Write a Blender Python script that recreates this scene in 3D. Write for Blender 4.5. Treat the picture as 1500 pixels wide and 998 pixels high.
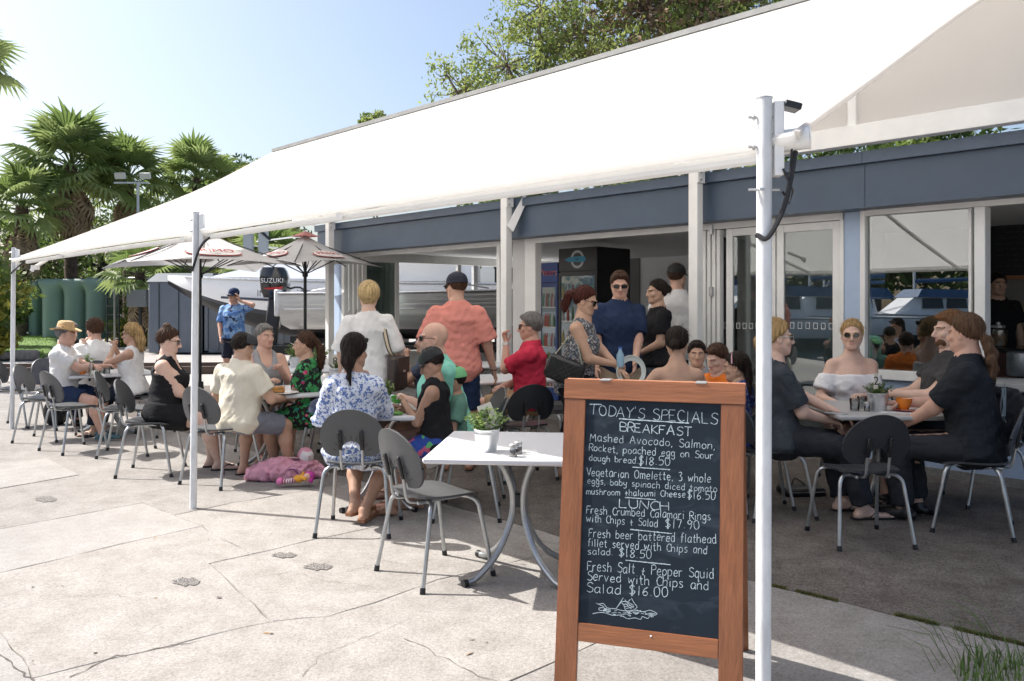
import bpy, bmesh, math, random
import numpy as np
from mathutils import Vector, Matrix
from mathutils.geometry import tessellate_polygon
random.seed(7); RNG = np.random.default_rng(7)
SC = bpy.context.scene; COL = SC.collection
for o in list(bpy.data.objects): bpy.data.objects.remove(o)

# ---------------- camera, sky, sun, exposure ----------------
H = 1.46; F = 1200.0; CX = 750.0; HY = 447.0            # camera height, focal length and horizon in photo pixels (1500 wide)
cam = bpy.data.cameras.new('camera'); camo = bpy.data.objects.new('camera', cam); COL.objects.link(camo)
camo.location = (0, 0, H); camo.rotation_euler = (math.radians(90), 0, 0)
cam.sensor_width = 36; cam.lens = F/1500*36; cam.shift_y = -(499-HY)/1500; cam.clip_end = 2000; cam.clip_start = .05
SC.camera = camo
SUN_DIR = Vector((-.959*math.cos(math.radians(50)), .285*math.cos(math.radians(50)), math.sin(math.radians(50)))).normalized()  # towards the sun
w = bpy.data.worlds.new('World'); SC.world = w; w.use_nodes = True
nt = w.node_tree; bg = nt.nodes['Background']; sk = nt.nodes.new('ShaderNodeTexSky'); sk.sky_type = 'NISHITA'; sk.sun_disc = False
sk.sun_elevation = math.radians(50); sk.sun_rotation = math.atan2(SUN_DIR.x, SUN_DIR.y); sk.air_density = 1.0; sk.dust_density = 3.6; sk.ozone_density = 1.0
nt.links.new(sk.outputs[0], bg.inputs[0]); bg.inputs[1].default_value = .090
sl = bpy.data.lights.new('sun', 'SUN'); sl.energy = 3.35; sl.angle = math.radians(.53); sl.color = (1, .965, .915)
so = bpy.data.objects.new('sun', sl); COL.objects.link(so); so.rotation_euler = (-SUN_DIR).to_track_quat('-Z', 'Y').to_euler(); so.location = (0, 0, 30)
SC.view_settings.view_transform = 'Standard'; SC.view_settings.look = 'None'; SC.view_settings.exposure = 1.30; SC.view_settings.gamma = 1
SC.cycles.max_bounces = 9; SC.cycles.diffuse_bounces = 6; SC.cycles.transparent_max_bounces = 8; SC.cycles.transmission_bounces = 4; SC.cycles.glossy_bounces = 3
SC.cycles.use_denoising = True

# ---------------- placing helpers ----------------
def G(px, py, z=0.0):                                    # photo pixel -> point at height z
    Y = F*(H-z)/(py-HY); return Vector(((px-CX)/F*Y, Y, z))
def At(px, py, Y): return Vector(((px-CX)/F*Y, Y, H-(py-HY)/F*Y))
UX, UY = -.6888, .725; NX, NY = -.725, -.6888           # along the facade (away, to the left) and its outward normal
B0 = Vector(((1500-CX)/F*F*H/269, F*H/269, 0))
def Fa(s, d=0, z=0): return Vector((B0.x+s*UX+d*NX, B0.y+s*UY+d*NY, z))
def sx(px, d=0):
    k = (px-CX)/F; bx = B0.x+d*NX; by = B0.y+d*NY
    return (k*by-bx)/(UX-k*UY)
def fz(px, py, d=0): s = sx(px, d); return H-(py-HY)/F*Fa(s, d).y
FROT = math.atan2(UY, UX)                                # facade frame: local x = along u

# ---------------- materials ----------------
MATS = {}
def mat(name, col, rough=.6, metal=0, var=.0, scale=8, bump=0., bscale=60, col2=None, spec=.5, trans=0, kind='noise', stretch=None, coat=0, emis=None, alpha=None):
    if name in MATS: return MATS[name]
    m = bpy.data.materials.new(name); m.use_nodes = True; N = m.node_tree.nodes; L = m.node_tree.links; b = N['Principled BSDF']
    c4 = (*col, 1); b.inputs['Base Color'].default_value = c4; b.inputs['Roughness'].default_value = rough; b.inputs['Metallic'].default_value = metal
    b.inputs['Specular IOR Level'].default_value = spec; b.inputs['Coat Weight'].default_value = coat
    tc = N.new('ShaderNodeTexCoord'); src = tc.outputs['Object']
    if stretch:
        mp = N.new('ShaderNodeMapping'); mp.inputs['Scale'].default_value = stretch; L.new(src, mp.inputs[0]); src = mp.outputs[0]
    if var or col2:
        c2 = col2 or tuple(min(1, c*(1-var)) for c in col); c1 = col if col2 else tuple(min(1, c*(1+var*.6)) for c in col)
        if kind == 'voronoi': t = N.new('ShaderNodeTexVoronoi'); t.inputs['Scale'].default_value = scale; fac = t.outputs['Distance']
        elif kind == 'wave': t = N.new('ShaderNodeTexWave'); t.inputs['Scale'].default_value = scale; t.inputs['Distortion'].default_value = 3; t.inputs['Detail'].default_value = 3; fac = t.outputs['Fac']
        else: t = N.new('ShaderNodeTexNoise'); t.inputs['Scale'].default_value = scale; t.inputs['Detail'].default_value = 6; t.inputs['Roughness'].default_value = .65; fac = t.outputs['Fac']
        L.new(src, t.inputs['Vector']); r = N.new('ShaderNodeValToRGB'); r.color_ramp.elements[0].color = (*c2, 1); r.color_ramp.elements[1].color = (*c1, 1)
        r.color_ramp.elements[0].position = .3; r.color_ramp.elements[1].position = .7; L.new(fac, r.inputs[0]); L.new(r.outputs[0], b.inputs['Base Color'])
    if bump:
        t = N.new('ShaderNodeTexNoise'); t.inputs['Scale'].default_value = bscale; t.inputs['Detail'].default_value = 5; L.new(src, t.inputs['Vector'])
        bp = N.new('ShaderNodeBump'); bp.inputs['Strength'].default_value = min(1, bump); bp.inputs['Distance'].default_value = .02; L.new(t.outputs['Fac'], bp.inputs['Height']); L.new(bp.outputs[0], b.inputs['Normal'])
    if trans:
        tr = N.new('ShaderNodeBsdfTranslucent'); tr.inputs[0].default_value = c4; mx = N.new('ShaderNodeMixShader'); mx.inputs[0].default_value = trans
        L.new(b.outputs[0], mx.inputs[1]); L.new(tr.outputs[0], mx.inputs[2]); L.new(mx.outputs[0], N['Material Output'].inputs[0])
    if emis: b.inputs['Emission Color'].default_value = (*emis[:3], 1); b.inputs['Emission Strength'].default_value = emis[3]
    MATS[name] = m; return m
def glass_mat(name, tint=(.9, .95, .93), rough=.0, refl=.12):
    if name in MATS: return MATS[name]
    m = bpy.data.materials.new(name); m.use_nodes = True; N = m.node_tree.nodes; L = m.node_tree.links; N.remove(N['Principled BSDF'])
    g = N.new('ShaderNodeBsdfGlossy'); g.inputs['Roughness'].default_value = rough; t = N.new('ShaderNodeBsdfTransparent'); t.inputs[0].default_value = (*tint, 1)
    fr = N.new('ShaderNodeFresnel'); fr.inputs[0].default_value = 1.5; ad = N.new('ShaderNodeMath'); ad.operation = 'ADD'; ad.inputs[1].default_value = refl; ad.use_clamp = True
    L.new(fr.outputs[0], ad.inputs[0]); mx = N.new('ShaderNodeMixShader'); L.new(ad.outputs[0], mx.inputs[0]); L.new(t.outputs[0], mx.inputs[1]); L.new(g.outputs[0], mx.inputs[2])
    L.new(mx.outputs[0], N['Material Output'].inputs[0]); MATS[name] = m; return m
def multi_mat(name, layers, base, rough=.85, scale=1.0, warp=.0):
    """printed fabric: base colour with thresholded noise/voronoi motifs [(colour, scale, threshold, kind)]"""
    if name in MATS: return MATS[name]
    m = bpy.data.materials.new(name); m.use_nodes = True; N = m.node_tree.nodes; L = m.node_tree.links; b = N['Principled BSDF']
    b.inputs['Roughness'].default_value = rough; tc = N.new('ShaderNodeTexCoord'); prev = None
    for i, (c, sc, th, kd) in enumerate(layers):
        mp = N.new('ShaderNodeMapping'); mp.inputs['Location'].default_value = (i*3.1, i*1.7, i*.9); L.new(tc.outputs['Object'], mp.inputs[0])
        if kd == 'v': t = N.new('ShaderNodeTexVoronoi'); fac = t.outputs['Distance']; mode = 'LESS_THAN'
        else: t = N.new('ShaderNodeTexNoise'); t.inputs['Detail'].default_value = 3; fac = t.outputs['Fac']; mode = 'GREATER_THAN'
        t.inputs['Scale'].default_value = sc*scale; L.new(mp.outputs[0], t.inputs['Vector'])
        ma = N.new('ShaderNodeMath'); ma.operation = mode; ma.inputs[1].default_value = th; L.new(fac, ma.inputs[0])
        mx = N.new('ShaderNodeMix'); mx.data_type = 'RGBA'; L.new(ma.outputs[0], mx.inputs['Factor'])
        if prev is None: mx.inputs['A'].default_value = (*base, 1)
        else: L.new(prev, mx.inputs['A'])
        mx.inputs['B'].default_value = (*c, 1); prev = mx.outputs['Result']
    L.new(prev, b.inputs['Base Color']); MATS[name] = m; return m
def concrete_mat(name, a, b_, speck=.5, dark=.12):
    m = bpy.data.materials.new(name); m.use_nodes = True; N = m.node_tree.nodes; L = m.node_tree.links; b = N['Principled BSDF']; b.inputs['Roughness'].default_value = .92; b.inputs['Specular IOR Level'].default_value = .15
    tc = N.new('ShaderNodeTexCoord').outputs['Object']
    def noise(s, d=4, r=.6):
        t = N.new('ShaderNodeTexNoise'); t.inputs['Scale'].default_value = s; t.inputs['Detail'].default_value = d; t.inputs['Roughness'].default_value = r; L.new(tc, t.inputs['Vector']); return t.outputs['Fac']
    def ramp(f, p0, c0, p1, c1):
        r = N.new('ShaderNodeValToRGB'); e = r.color_ramp.elements; e[0].position = p0; e[1].position = p1; e[0].color = (*c0, 1); e[1].color = (*c1, 1); L.new(f, r.inputs[0]); return r.outputs[0]
    def mul(x, y, f=1):
        q = N.new('ShaderNodeMix'); q.data_type = 'RGBA'; q.blend_type = 'MULTIPLY'; q.inputs['Factor'].default_value = f; L.new(x, q.inputs['A']); L.new(y, q.inputs['B']); return q.outputs['Result']
    c = ramp(noise(.7, 9, .7), .3, b_, .7, a)
    v = N.new('ShaderNodeTexVoronoi'); v.inputs['Scale'].default_value = 130; L.new(tc, v.inputs['Vector'])
    sp = ramp(v.outputs['Color'], .1, (1-speck, 1-speck, 1-speck), .75, (1.0, 1.0, 1.0)); c = mul(c, sp)
    c = mul(c, ramp(noise(60, 6, .75), .34, (1-speck*.55,)*3, .56, (1, 1, 1)))
    c = mul(c, ramp(noise(5.5, 6, .7), .30, (1-dark*1.6, 1-dark*1.7, 1-dark*1.8), .62, (1, 1, 1)))
    c = mul(c, ramp(noise(1.7, 8, .8), .62, (1, 1, 1), .74, (1-dark, 1-dark, 1-dark)))
    L.new(c, b.inputs['Base Color'])
    bp = N.new('ShaderNodeBump'); bp.inputs['Strength'].default_value = .5; bp.inputs['Distance'].default_value = .006; L.new(noise(90, 6, .7), bp.inputs['Height']); L.new(bp.outputs[0], b.inputs['Normal'])
    MATS[name] = m; return m

# ---------------- mesh + object helpers ----------------
class MB:
    def __init__(s): s.v = []; s.f = []; s.m = []
    def add(s, vs, fs, mi=0):
        n = len(s.v); s.v += [tuple(v) for v in vs]; s.f += [tuple(n+i for i in f) for f in fs]; s.m += [mi]*len(fs); return s
    def box(s, c, size, rz=0, mi=0, tilt=None, bev=0):
        hx, hy, hz = [q/2 for q in size]; R = Matrix.Rotation(rz, 3, 'Z')
        if tilt is not None: R = R @ tilt
        c = Vector(c)
        if bev and min(hx, hy, hz) > bev*1.2:
            vs = []; idx = {}
            for sx_ in (-1, 1):
                for sy_ in (-1, 1):
                    for sz_ in (-1, 1):
                        for ax in range(3):
                            p = Vector((sx_*hx, sy_*hy, sz_*hz)); q = Vector((sx_, sy_, sz_))
                            for k in range(3):
                                if k != ax: p[k] -= q[k]*bev
                            idx[(sx_, sy_, sz_, ax)] = len(vs); vs.append(c+R@p)
            fs = []
            for ax in range(3):
                o1, o2 = [k for k in range(3) if k != ax]
                for sg in (-1, 1):
                    q = []
                    for a, b in ((-1, -1), (1, -1), (1, 1), (-1, 1)):
                        t = [0, 0, 0]; t[ax] = sg; t[o1] = a; t[o2] = b; q.append(idx[(*t, ax)])
                    fs.append(q)
            for ax in range(3):
                o1, o2 = [k for k in range(3) if k != ax]
                for a in (-1, 1):
                    for b in (-1, 1):
                        q = []
                        for sg, w_ in ((-1, o1), (1, o1), (1, o2), (-1, o2)):
                            t = [0, 0, 0]; t[ax] = sg; t[o1] = a; t[o2] = b; q.append(idx[(*t, w_)])
                        fs.append(q)
            for a in (-1, 1):
                for b in (-1, 1):
                    for d in (-1, 1): fs.append([idx[(a, b, d, k)] for k in range(3)])
            return s.add(vs, fs, mi)
        vs = [c+R@Vector((x*hx, y*hy, z*hz)) for x in (-1, 1) for y in (-1, 1) for z in (-1, 1)]
        return s.add(vs, [(0, 1, 3, 2), (4, 6, 7, 5), (0, 4, 5, 1), (2, 3, 7, 6), (0, 2, 6, 4), (1, 5, 7, 3)], mi)
    def tube(s, pts, r, n=8, mi=0, caps=True):
        pts = [Vector(p) for p in pts]; rs = r if isinstance(r, (list, tuple)) else [r]*len(pts); base = len(s.v); prev = None
        for i, p in enumerate(pts):
            d = (pts[min(i+1, len(pts)-1)]-pts[max(i-1, 0)]).normalized()
            if prev is None: a = d.orthogonal().normalized()
            else: a = (prev-d*prev.dot(d)); a = a.normalized() if a.length > 1e-5 else d.orthogonal().normalized()
            prev = a; b = d.cross(a)
            for k in range(n): t = 2*math.pi*k/n; s.v.append(tuple(p+(a*math.cos(t)+b*math.sin(t))*rs[i]))
        for i in range(len(pts)-1):
            for k in range(n):
                k2 = (k+1) % n; s.f.append((base+i*n+k, base+i*n+k2, base+(i+1)*n+k2, base+(i+1)*n+k)); s.m.append(mi)
        if caps:
            s.f.append(tuple(base+k for k in reversed(range(n)))); s.m.append(mi)
            s.f.append(tuple(base+(len(pts)-1)*n+k for k in range(n))); s.m.append(mi)
        return s
    def lathe(s, prof, c=(0, 0, 0), n=20, mi=0, cap=True):
        base = len(s.v); c = Vector(c)
        for r, z in prof:
            for k in range(n): t = 2*math.pi*k/n; s.v.append(tuple(c+Vector((r*math.cos(t), r*math.sin(t), z))))
        for i in range(len(prof)-1):
            for k in range(n):
                k2 = (k+1) % n; s.f.append((base+i*n+k, base+i*n+k2, base+(i+1)*n+k2, base+(i+1)*n+k)); s.m.append(mi)
        if cap:
            s.f.append(tuple(base+k for k in reversed(range(n)))); s.m.append(mi)
            s.f.append(tuple(base+(len(prof)-1)*n+k for k in range(n))); s.m.append(mi)
        return s
    def prism(s, poly, thick, fr, mi=0):
        """poly: 2D points (x,z) in frame fr: function (x, y, z)->world; thickness along y"""
        n = len(poly); vs = [fr(x, -thick/2, z) for x, z in poly]+[fr(x, thick/2, z) for x, z in poly]
        fs = [tuple(range(n)), tuple(reversed(range(n, 2*n)))]+[(i, n+i, n+(i+1) % n, (i+1) % n) for i in range(n)]
        return s.add(vs, fs, mi)
    def build(s, name, mats, parent=None, smooth=True, ang=40, **props):
        me = bpy.data.meshes.new(name); me.from_pydata(s.v, [], s.f)
        if not isinstance(mats, (list, tuple)): mats = [mats]
        for m in mats: me.materials.append(m)
        if len(mats) > 1: me.polygons.foreach_set('material_index', s.m)
        bm = bmesh.new(); bm.from_mesh(me); bmesh.ops.recalc_face_normals(bm, faces=bm.faces); 
        if smooth:
            for e in bm.edges:
                if len(e.link_faces) == 2 and e.calc_face_angle(0) > math.radians(ang): e.smooth = False
            for f in bm.faces: f.smooth = True
        bm.to_mesh(me); bm.free(); me.update()
        return link(name, me, parent, **props)
def link(name, me, parent=None, **props):
    o = bpy.data.objects.new(name, me); COL.objects.link(o)
    if parent: o.parent = parent
    for k, v in props.items(): o[k] = v
    return o
def thing(name, label, cat, loc=(0, 0, 0), rz=0, group=None):
    o = bpy.data.objects.new(name, None); COL.objects.link(o); o.location = loc; o.rotation_euler = (0, 0, rz); o.empty_display_size = .1
    o['label'] = label; o['category'] = cat
    if group: o['group'] = group
    return o
def tag(o, label, cat, group=None):
    o['label'] = label; o['category'] = cat
    if group: o['group'] = group
    return o
def children_of(o): return [c for c in bpy.data.objects if c.parent == o]
def dup(root, loc, rz, label, group=None):
    def cp(o, parent):
        c = o.copy(); COL.objects.link(c); c.parent = parent
        for ch in KIDS.get(o.name, []): cp(ch, c)
        return c
    KIDS = {}
    for q in COL.objects:
        if q.parent: KIDS.setdefault(q.parent.name, []).append(q)
    r = cp(root, None); r.location = loc; r.rotation_euler = (0, 0, rz); r['label'] = label
    if group: r['group'] = group
    return r
def text_mesh(txt, size, extrude=.001, font_shear=0):
    cu = bpy.data.curves.new('txt', 'FONT'); cu.body = txt; cu.size = size; cu.extrude = extrude; cu.align_x = 'CENTER'; cu.align_y = 'CENTER'; cu.shear = font_shear; cu.resolution_u = 3
    o = bpy.data.objects.new('txt', cu); COL.objects.link(o); dg = bpy.context.evaluated_depsgraph_get(); me = bpy.data.meshes.new_from_object(o.evaluated_get(dg)); bpy.data.objects.remove(o); return me
def text(name, txt, size, m, M, parent=None, bold=0, **props):
    me = text_mesh(txt, size); me.materials.clear(); me.materials.append(m); me.transform(M); return link(name, me, parent, **props)
def frame(origin, xdir, updir):                          # matrix: text x along xdir, y along updir
    x = Vector(xdir).normalized(); y = Vector(updir); y = (y-x*y.dot(x)).normalized(); z = x.cross(y)
    return Matrix(((x.x, y.x, z.x, origin[0]), (x.y, y.y, z.y, origin[1]), (x.z, y.z, z.z, origin[2]), (0, 0, 0, 1)))
def bez(pts, n=8):                                       # Catmull-Rom through points
    P = [Vector(p) for p in pts]; P = [P[0]*2-P[1]]+P+[P[-1]*2-P[-2]]; out = []
    for i in range(1, len(P)-2):
        for k in range(n):
            t = k/n; out.append(.5*((2*P[i])+(P[i+1]-P[i-1])*t+(2*P[i-1]-5*P[i]+4*P[i+1]-P[i+2])*t*t+(3*P[i]-3*P[i+1]+P[i+2]-P[i-1])*t**3))
    out.append(P[-2]); return out
# ---------------- signed-distance bodies (numpy surface nets) ----------------
class Field:
    """sparse-evaluated signed distance grid"""
    def __init__(s, lo, hi, v):
        s.lo = np.array(lo, float); s.v = v; n = np.ceil((np.array(hi)-s.lo)/v).astype(int)+1; s.n = n
        s.d = np.full(n, .3, np.float32); s.ax = [s.lo[i]+v*np.arange(n[i]) for i in range(3)]
    def region(s, lo, hi):
        a = np.maximum(0, np.floor((np.array(lo)-s.lo)/s.v).astype(int)); b = np.minimum(s.n, np.ceil((np.array(hi)-s.lo)/s.v).astype(int)+1)
        if (b <= a).any(): return None
        sl = tuple(slice(a[i], b[i]) for i in range(3)); return sl, s.ax[0][sl[0]][:, None, None], s.ax[1][sl[1]][None, :, None], s.ax[2][sl[2]][None, None, :]
    def union(s, sl, d, k):
        o = s.d[sl]
        if k > 0: h = np.clip(.5+.5*(o-d)/k, 0, 1); s.d[sl] = o*(1-h)+d*h-k*h*(1-h)
        else: s.d[sl] = np.minimum(o, d)
    def cone(s, a, b, ra, rb, k=.03, flat=None, sub=False, squash=None):
        """tapered capsule a->b; flat=(cut at start, cut at end) gives flat ends; squash=(axis, factor) flattens"""
        a = np.array(a, float); b = np.array(b, float); R = max(ra, rb)+.08
        r = s.region(np.minimum(a, b)-R, np.maximum(a, b)+R)
        if r is None: return
        sl, X, Y, Z = r; ab = b-a; L2 = max(1e-9, ab@ab); px, py, pz = X-a[0], Y-a[1], Z-a[2]
        t = (px*ab[0]+py*ab[1]+pz*ab[2])/L2; tc = np.clip(t, 0, 1)
        dx, dy, dz = px-ab[0]*tc, py-ab[1]*tc, pz-ab[2]*tc
        if squash is not None:
            ax, f = np.array(squash[0], float), squash[1]; ax = ax/np.linalg.norm(ax); q = dx*ax[0]+dy*ax[1]+dz*ax[2]; e = f-1
            d = np.sqrt(np.maximum(dx*dx+dy*dy+dz*dz+(f*f-1)*q*q, 1e-9))-(ra+(rb-ra)*tc); d = d/ (1+(f-1)*.5)
        else: d = np.sqrt(dx*dx+dy*dy+dz*dz)-(ra+(rb-ra)*tc)
        if flat is not None:
            L = math.sqrt(L2)
            if flat[0]: d = np.maximum(d, -t*L)
            if flat[1]: d = np.maximum(d, (t-1)*L)
        if sub: s.d[sl] = np.maximum(s.d[sl], -d)
        else: s.union(sl, d.astype(np.float32), k)
    def ell(s, c, r, k=.02, R=None, sub=False):
        c = np.array(c, float); r = np.array(r, float); m = r.max()+.06; q = s.region(c-m, c+m)
        if q is None: return
        sl, X, Y, Z = q; X = X-c[0]; Y = Y-c[1]; Z = Z-c[2]
        if R is not None: x = X*R[0][0]+Y*R[1][0]+Z*R[2][0]; y = X*R[0][1]+Y*R[1][1]+Z*R[2][1]; z = X*R[0][2]+Y*R[1][2]+Z*R[2][2]
        else: x, y, z = X+0*Y+0*Z, Y+0*X+0*Z, Z+0*X+0*Y
        k0 = np.sqrt((x/r[0])**2+(y/r[1])**2+(z/r[2])**2); k1 = np.sqrt((x/r[0]**2)**2+(y/r[1]**2)**2+(z/r[2]**2)**2)+1e-6
        d = k0*(k0-1)/k1
        if sub:
            o = s.d[sl]; s.d[sl] = np.maximum(o, -d) if not k else -smin(-o, d, k)
        else: s.union(sl, d.astype(np.float32), k)
    def coords(s): return s.ax[0][:, None, None], s.ax[1][None, :, None], s.ax[2][None, None, :]
    def mesh(s):
        d = s.d; v = s.v; sg = d < 0
        c = sg[:-1, :-1, :-1].astype(np.int8)
        for i, j, k in ((1,0,0),(0,1,0),(0,0,1),(1,1,0),(1,0,1),(0,1,1),(1,1,1)): c = c+sg[i:d.shape[0]-1+i, j:d.shape[1]-1+j, k:d.shape[2]-1+k]
        act = (c > 0) & (c < 8); I = np.argwhere(act)
        if len(I) == 0: return np.zeros((0, 3)), []
        idm = -np.ones(act.shape, int); idm[tuple(I.T)] = np.arange(len(I)); P = np.zeros((len(I), 3)); cnt = np.zeros(len(I))
        cor = np.array([(i, j, k) for i in (0, 1) for j in (0, 1) for k in (0, 1)]); val = np.stack([d[tuple((I+q).T)] for q in cor], 1)
        for a in range(8):
            for b in range(a+1, 8):
                if abs(cor[a]-cor[b]).sum() != 1: continue
                va, vb = val[:, a], val[:, b]; m = (va < 0) != (vb < 0); t = va[m]/(va[m]-vb[m]); P[m] += cor[a]+(cor[b]-cor[a])*t[:, None]; cnt[m] += 1
        P = (P/cnt[:, None]+I)*v+s.lo; Fs = []
        for ax in range(3):
            o = [0, 0, 0]; o[ax] = 1; A = sg[:d.shape[0]-o[0], :d.shape[1]-o[1], :d.shape[2]-o[2]]; B = sg[o[0]:, o[1]:, o[2]:]; E = np.argwhere(A != B)
            b1, b2 = [k for k in range(3) if k != ax]; E = E[(E[:, b1] > 0) & (E[:, b2] > 0)]
            E = E[(E[:, b1] < d.shape[b1]-1) & (E[:, b2] < d.shape[b2]-1)]
            if len(E) == 0: continue
            def g(x, y): q = E.copy(); q[:, b1] -= x; q[:, b2] -= y; return idm[tuple(q.T)]
            q = np.stack([g(0, 0), g(1, 0), g(1, 1), g(0, 1)], 1); ins = A[tuple(E.T)]
            if ax == 1: ins = ~ins
            q[ins] = q[ins][:, ::-1]; Fs.append(q)
        Fq = np.concatenate(Fs)
        Fq = Fq[(Fq >= 0).all(1)]
        return P, Fq[:, ::-1]
def smin(a, b, k): h = np.clip(.5+.5*(b-a)/k, 0, 1); return b*(1-h)+a*h-k*h*(1-h)
def np_obj(name, P, Fq, mats, parent=None, extra=None, mi=None, **props):
    """P verts, Fq quads (+ extra MB appended)"""
    V = [tuple(p) for p in P]; Q = [tuple(f) for f in Fq]; M = list(mi) if mi is not None else [0]*len(Q)
    if extra is not None and extra.v: n = len(V); V += extra.v; Q += [tuple(n+i for i in f) for f in extra.f]; M += extra.m
    me = bpy.data.meshes.new(name); me.from_pydata(V, [], Q)
    for m in (mats if isinstance(mats, (list, tuple)) else [mats]): me.materials.append(m)
    me.polygons.foreach_set('material_index', [int(x) for x in M]); me.polygons.foreach_set('use_smooth', [True]*len(Q)); me.validate(); me.update()
    return link(name, me, parent, **props)
def wrinkle(P, amp, sc, seed=0):
    r = np.random.default_rng(seed); o = np.zeros(len(P))
    for i in range(6):
        k = r.normal(size=3)*sc*(.8+.55*i); k[2] *= .6 if i % 2 else 1.3; q = np.sin(P@k+r.uniform(0, 6.28)+1.7*np.sin(P@(k[[1, 2, 0]]*.6)+i)); o += ((1-np.abs(q)**.8*1.6) if i % 2 else q)/(1+.35*i)
    return o*amp/2
def vnormals(P, Fq):
    n = np.cross(P[Fq[:, 2]]-P[Fq[:, 0]], P[Fq[:, 3]]-P[Fq[:, 1]]); vn = np.zeros_like(P)
    for j in range(4): np.add.at(vn, Fq[:, j], n)
    return vn/(np.linalg.norm(vn, axis=1)[:, None]+1e-9)
def lap(P, Q, it=1, w=.6):
    for _ in range(it):
        A = np.zeros_like(P); c = np.zeros(len(P))
        for j in range(4):
            for k in (1, 3): np.add.at(A, Q[:, j], P[Q[:, (j+k) % 4]]); np.add.at(c, Q[:, j], 1)
        P = P*(1-w)+A/c[:, None]*w
    return P
def rot(yaw=0, pitch=0, roll=0):                          # pitch>0 leans forward (towards +y), yaw>0 turns left
    return np.array(Matrix.Rotation(yaw, 3, 'Z') @ Matrix.Rotation(-pitch, 3, 'X') @ Matrix.Rotation(roll, 3, 'Y'))
def ik(a, t, l1, l2, pole):
    a = np.array(a, float); t = np.array(t, float); d = t-a; L = np.linalg.norm(d); Lc = min(max(L, abs(l1-l2)+.02), (l1+l2)*.995); dn = d/L; t = a+dn*Lc
    x = (l1*l1-l2*l2+Lc*Lc)/(2*Lc); h = math.sqrt(max(0, l1*l1-x*x)); p = np.array(pole, float); p = p-dn*(p@dn); p /= np.linalg.norm(p)+1e-9
    return a+dn*x+p*h, t
MALE = [(-.13, .10, .09), (-.04, .165, .118), (.06, .16, .115), (.16, .152, .108), (.28, .168, .118), (.38, .172, .116), (.43, .145, .096), (.475, .095, .075), (.53, .06, .06)]
FEM = [(-.13, .11, .095), (-.04, .178, .122), (.06, .155, .108), (.15, .128, .095), (.26, .14, .10), (.36, .148, .10), (.41, .13, .088), (.46, .08, .068), (.52, .05, .052)]
def skin_mat(key, col):
    m = mat('skin_'+key, col, .5, var=.10, scale=14, spec=.35, bump=.06, bscale=150)
    b = m.node_tree.nodes['Principled BSDF']; b.inputs['Subsurface Weight'].default_value = .12; b.inputs['Subsurface Radius'].default_value = (.02, .008, .005); b.inputs['Subsurface Scale'].default_value = .5
    return m
SKIN = {'fair': (.64, .43, .34), 'tan': (.50, .31, .22), 'olive': (.40, .235, .16), 'red': (.58, .35, .265), 'brown': (.30, .155, .10)}
HAIRC = {'blonde': (.50, .33, .15), 'pale': (.60, .44, .22), 'brown': (.075, .036, .02), 'dark': (.022, .014, .011), 'grey': (.22, .21, .20), 'auburn': (.075, .018, .012), 'light_brown': (.13, .072, .040), 'ginger': (.20, .095, .04)}
def hair_mat(key):
    return mat('hair_'+key, tuple(min(1, c*1.25) for c in HAIRC[key]), .55, col2=tuple(c*.35 for c in HAIRC[key]), scale=42, bump=1, bscale=60, stretch=(1.6, 1.6, .20), spec=.22)

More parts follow.
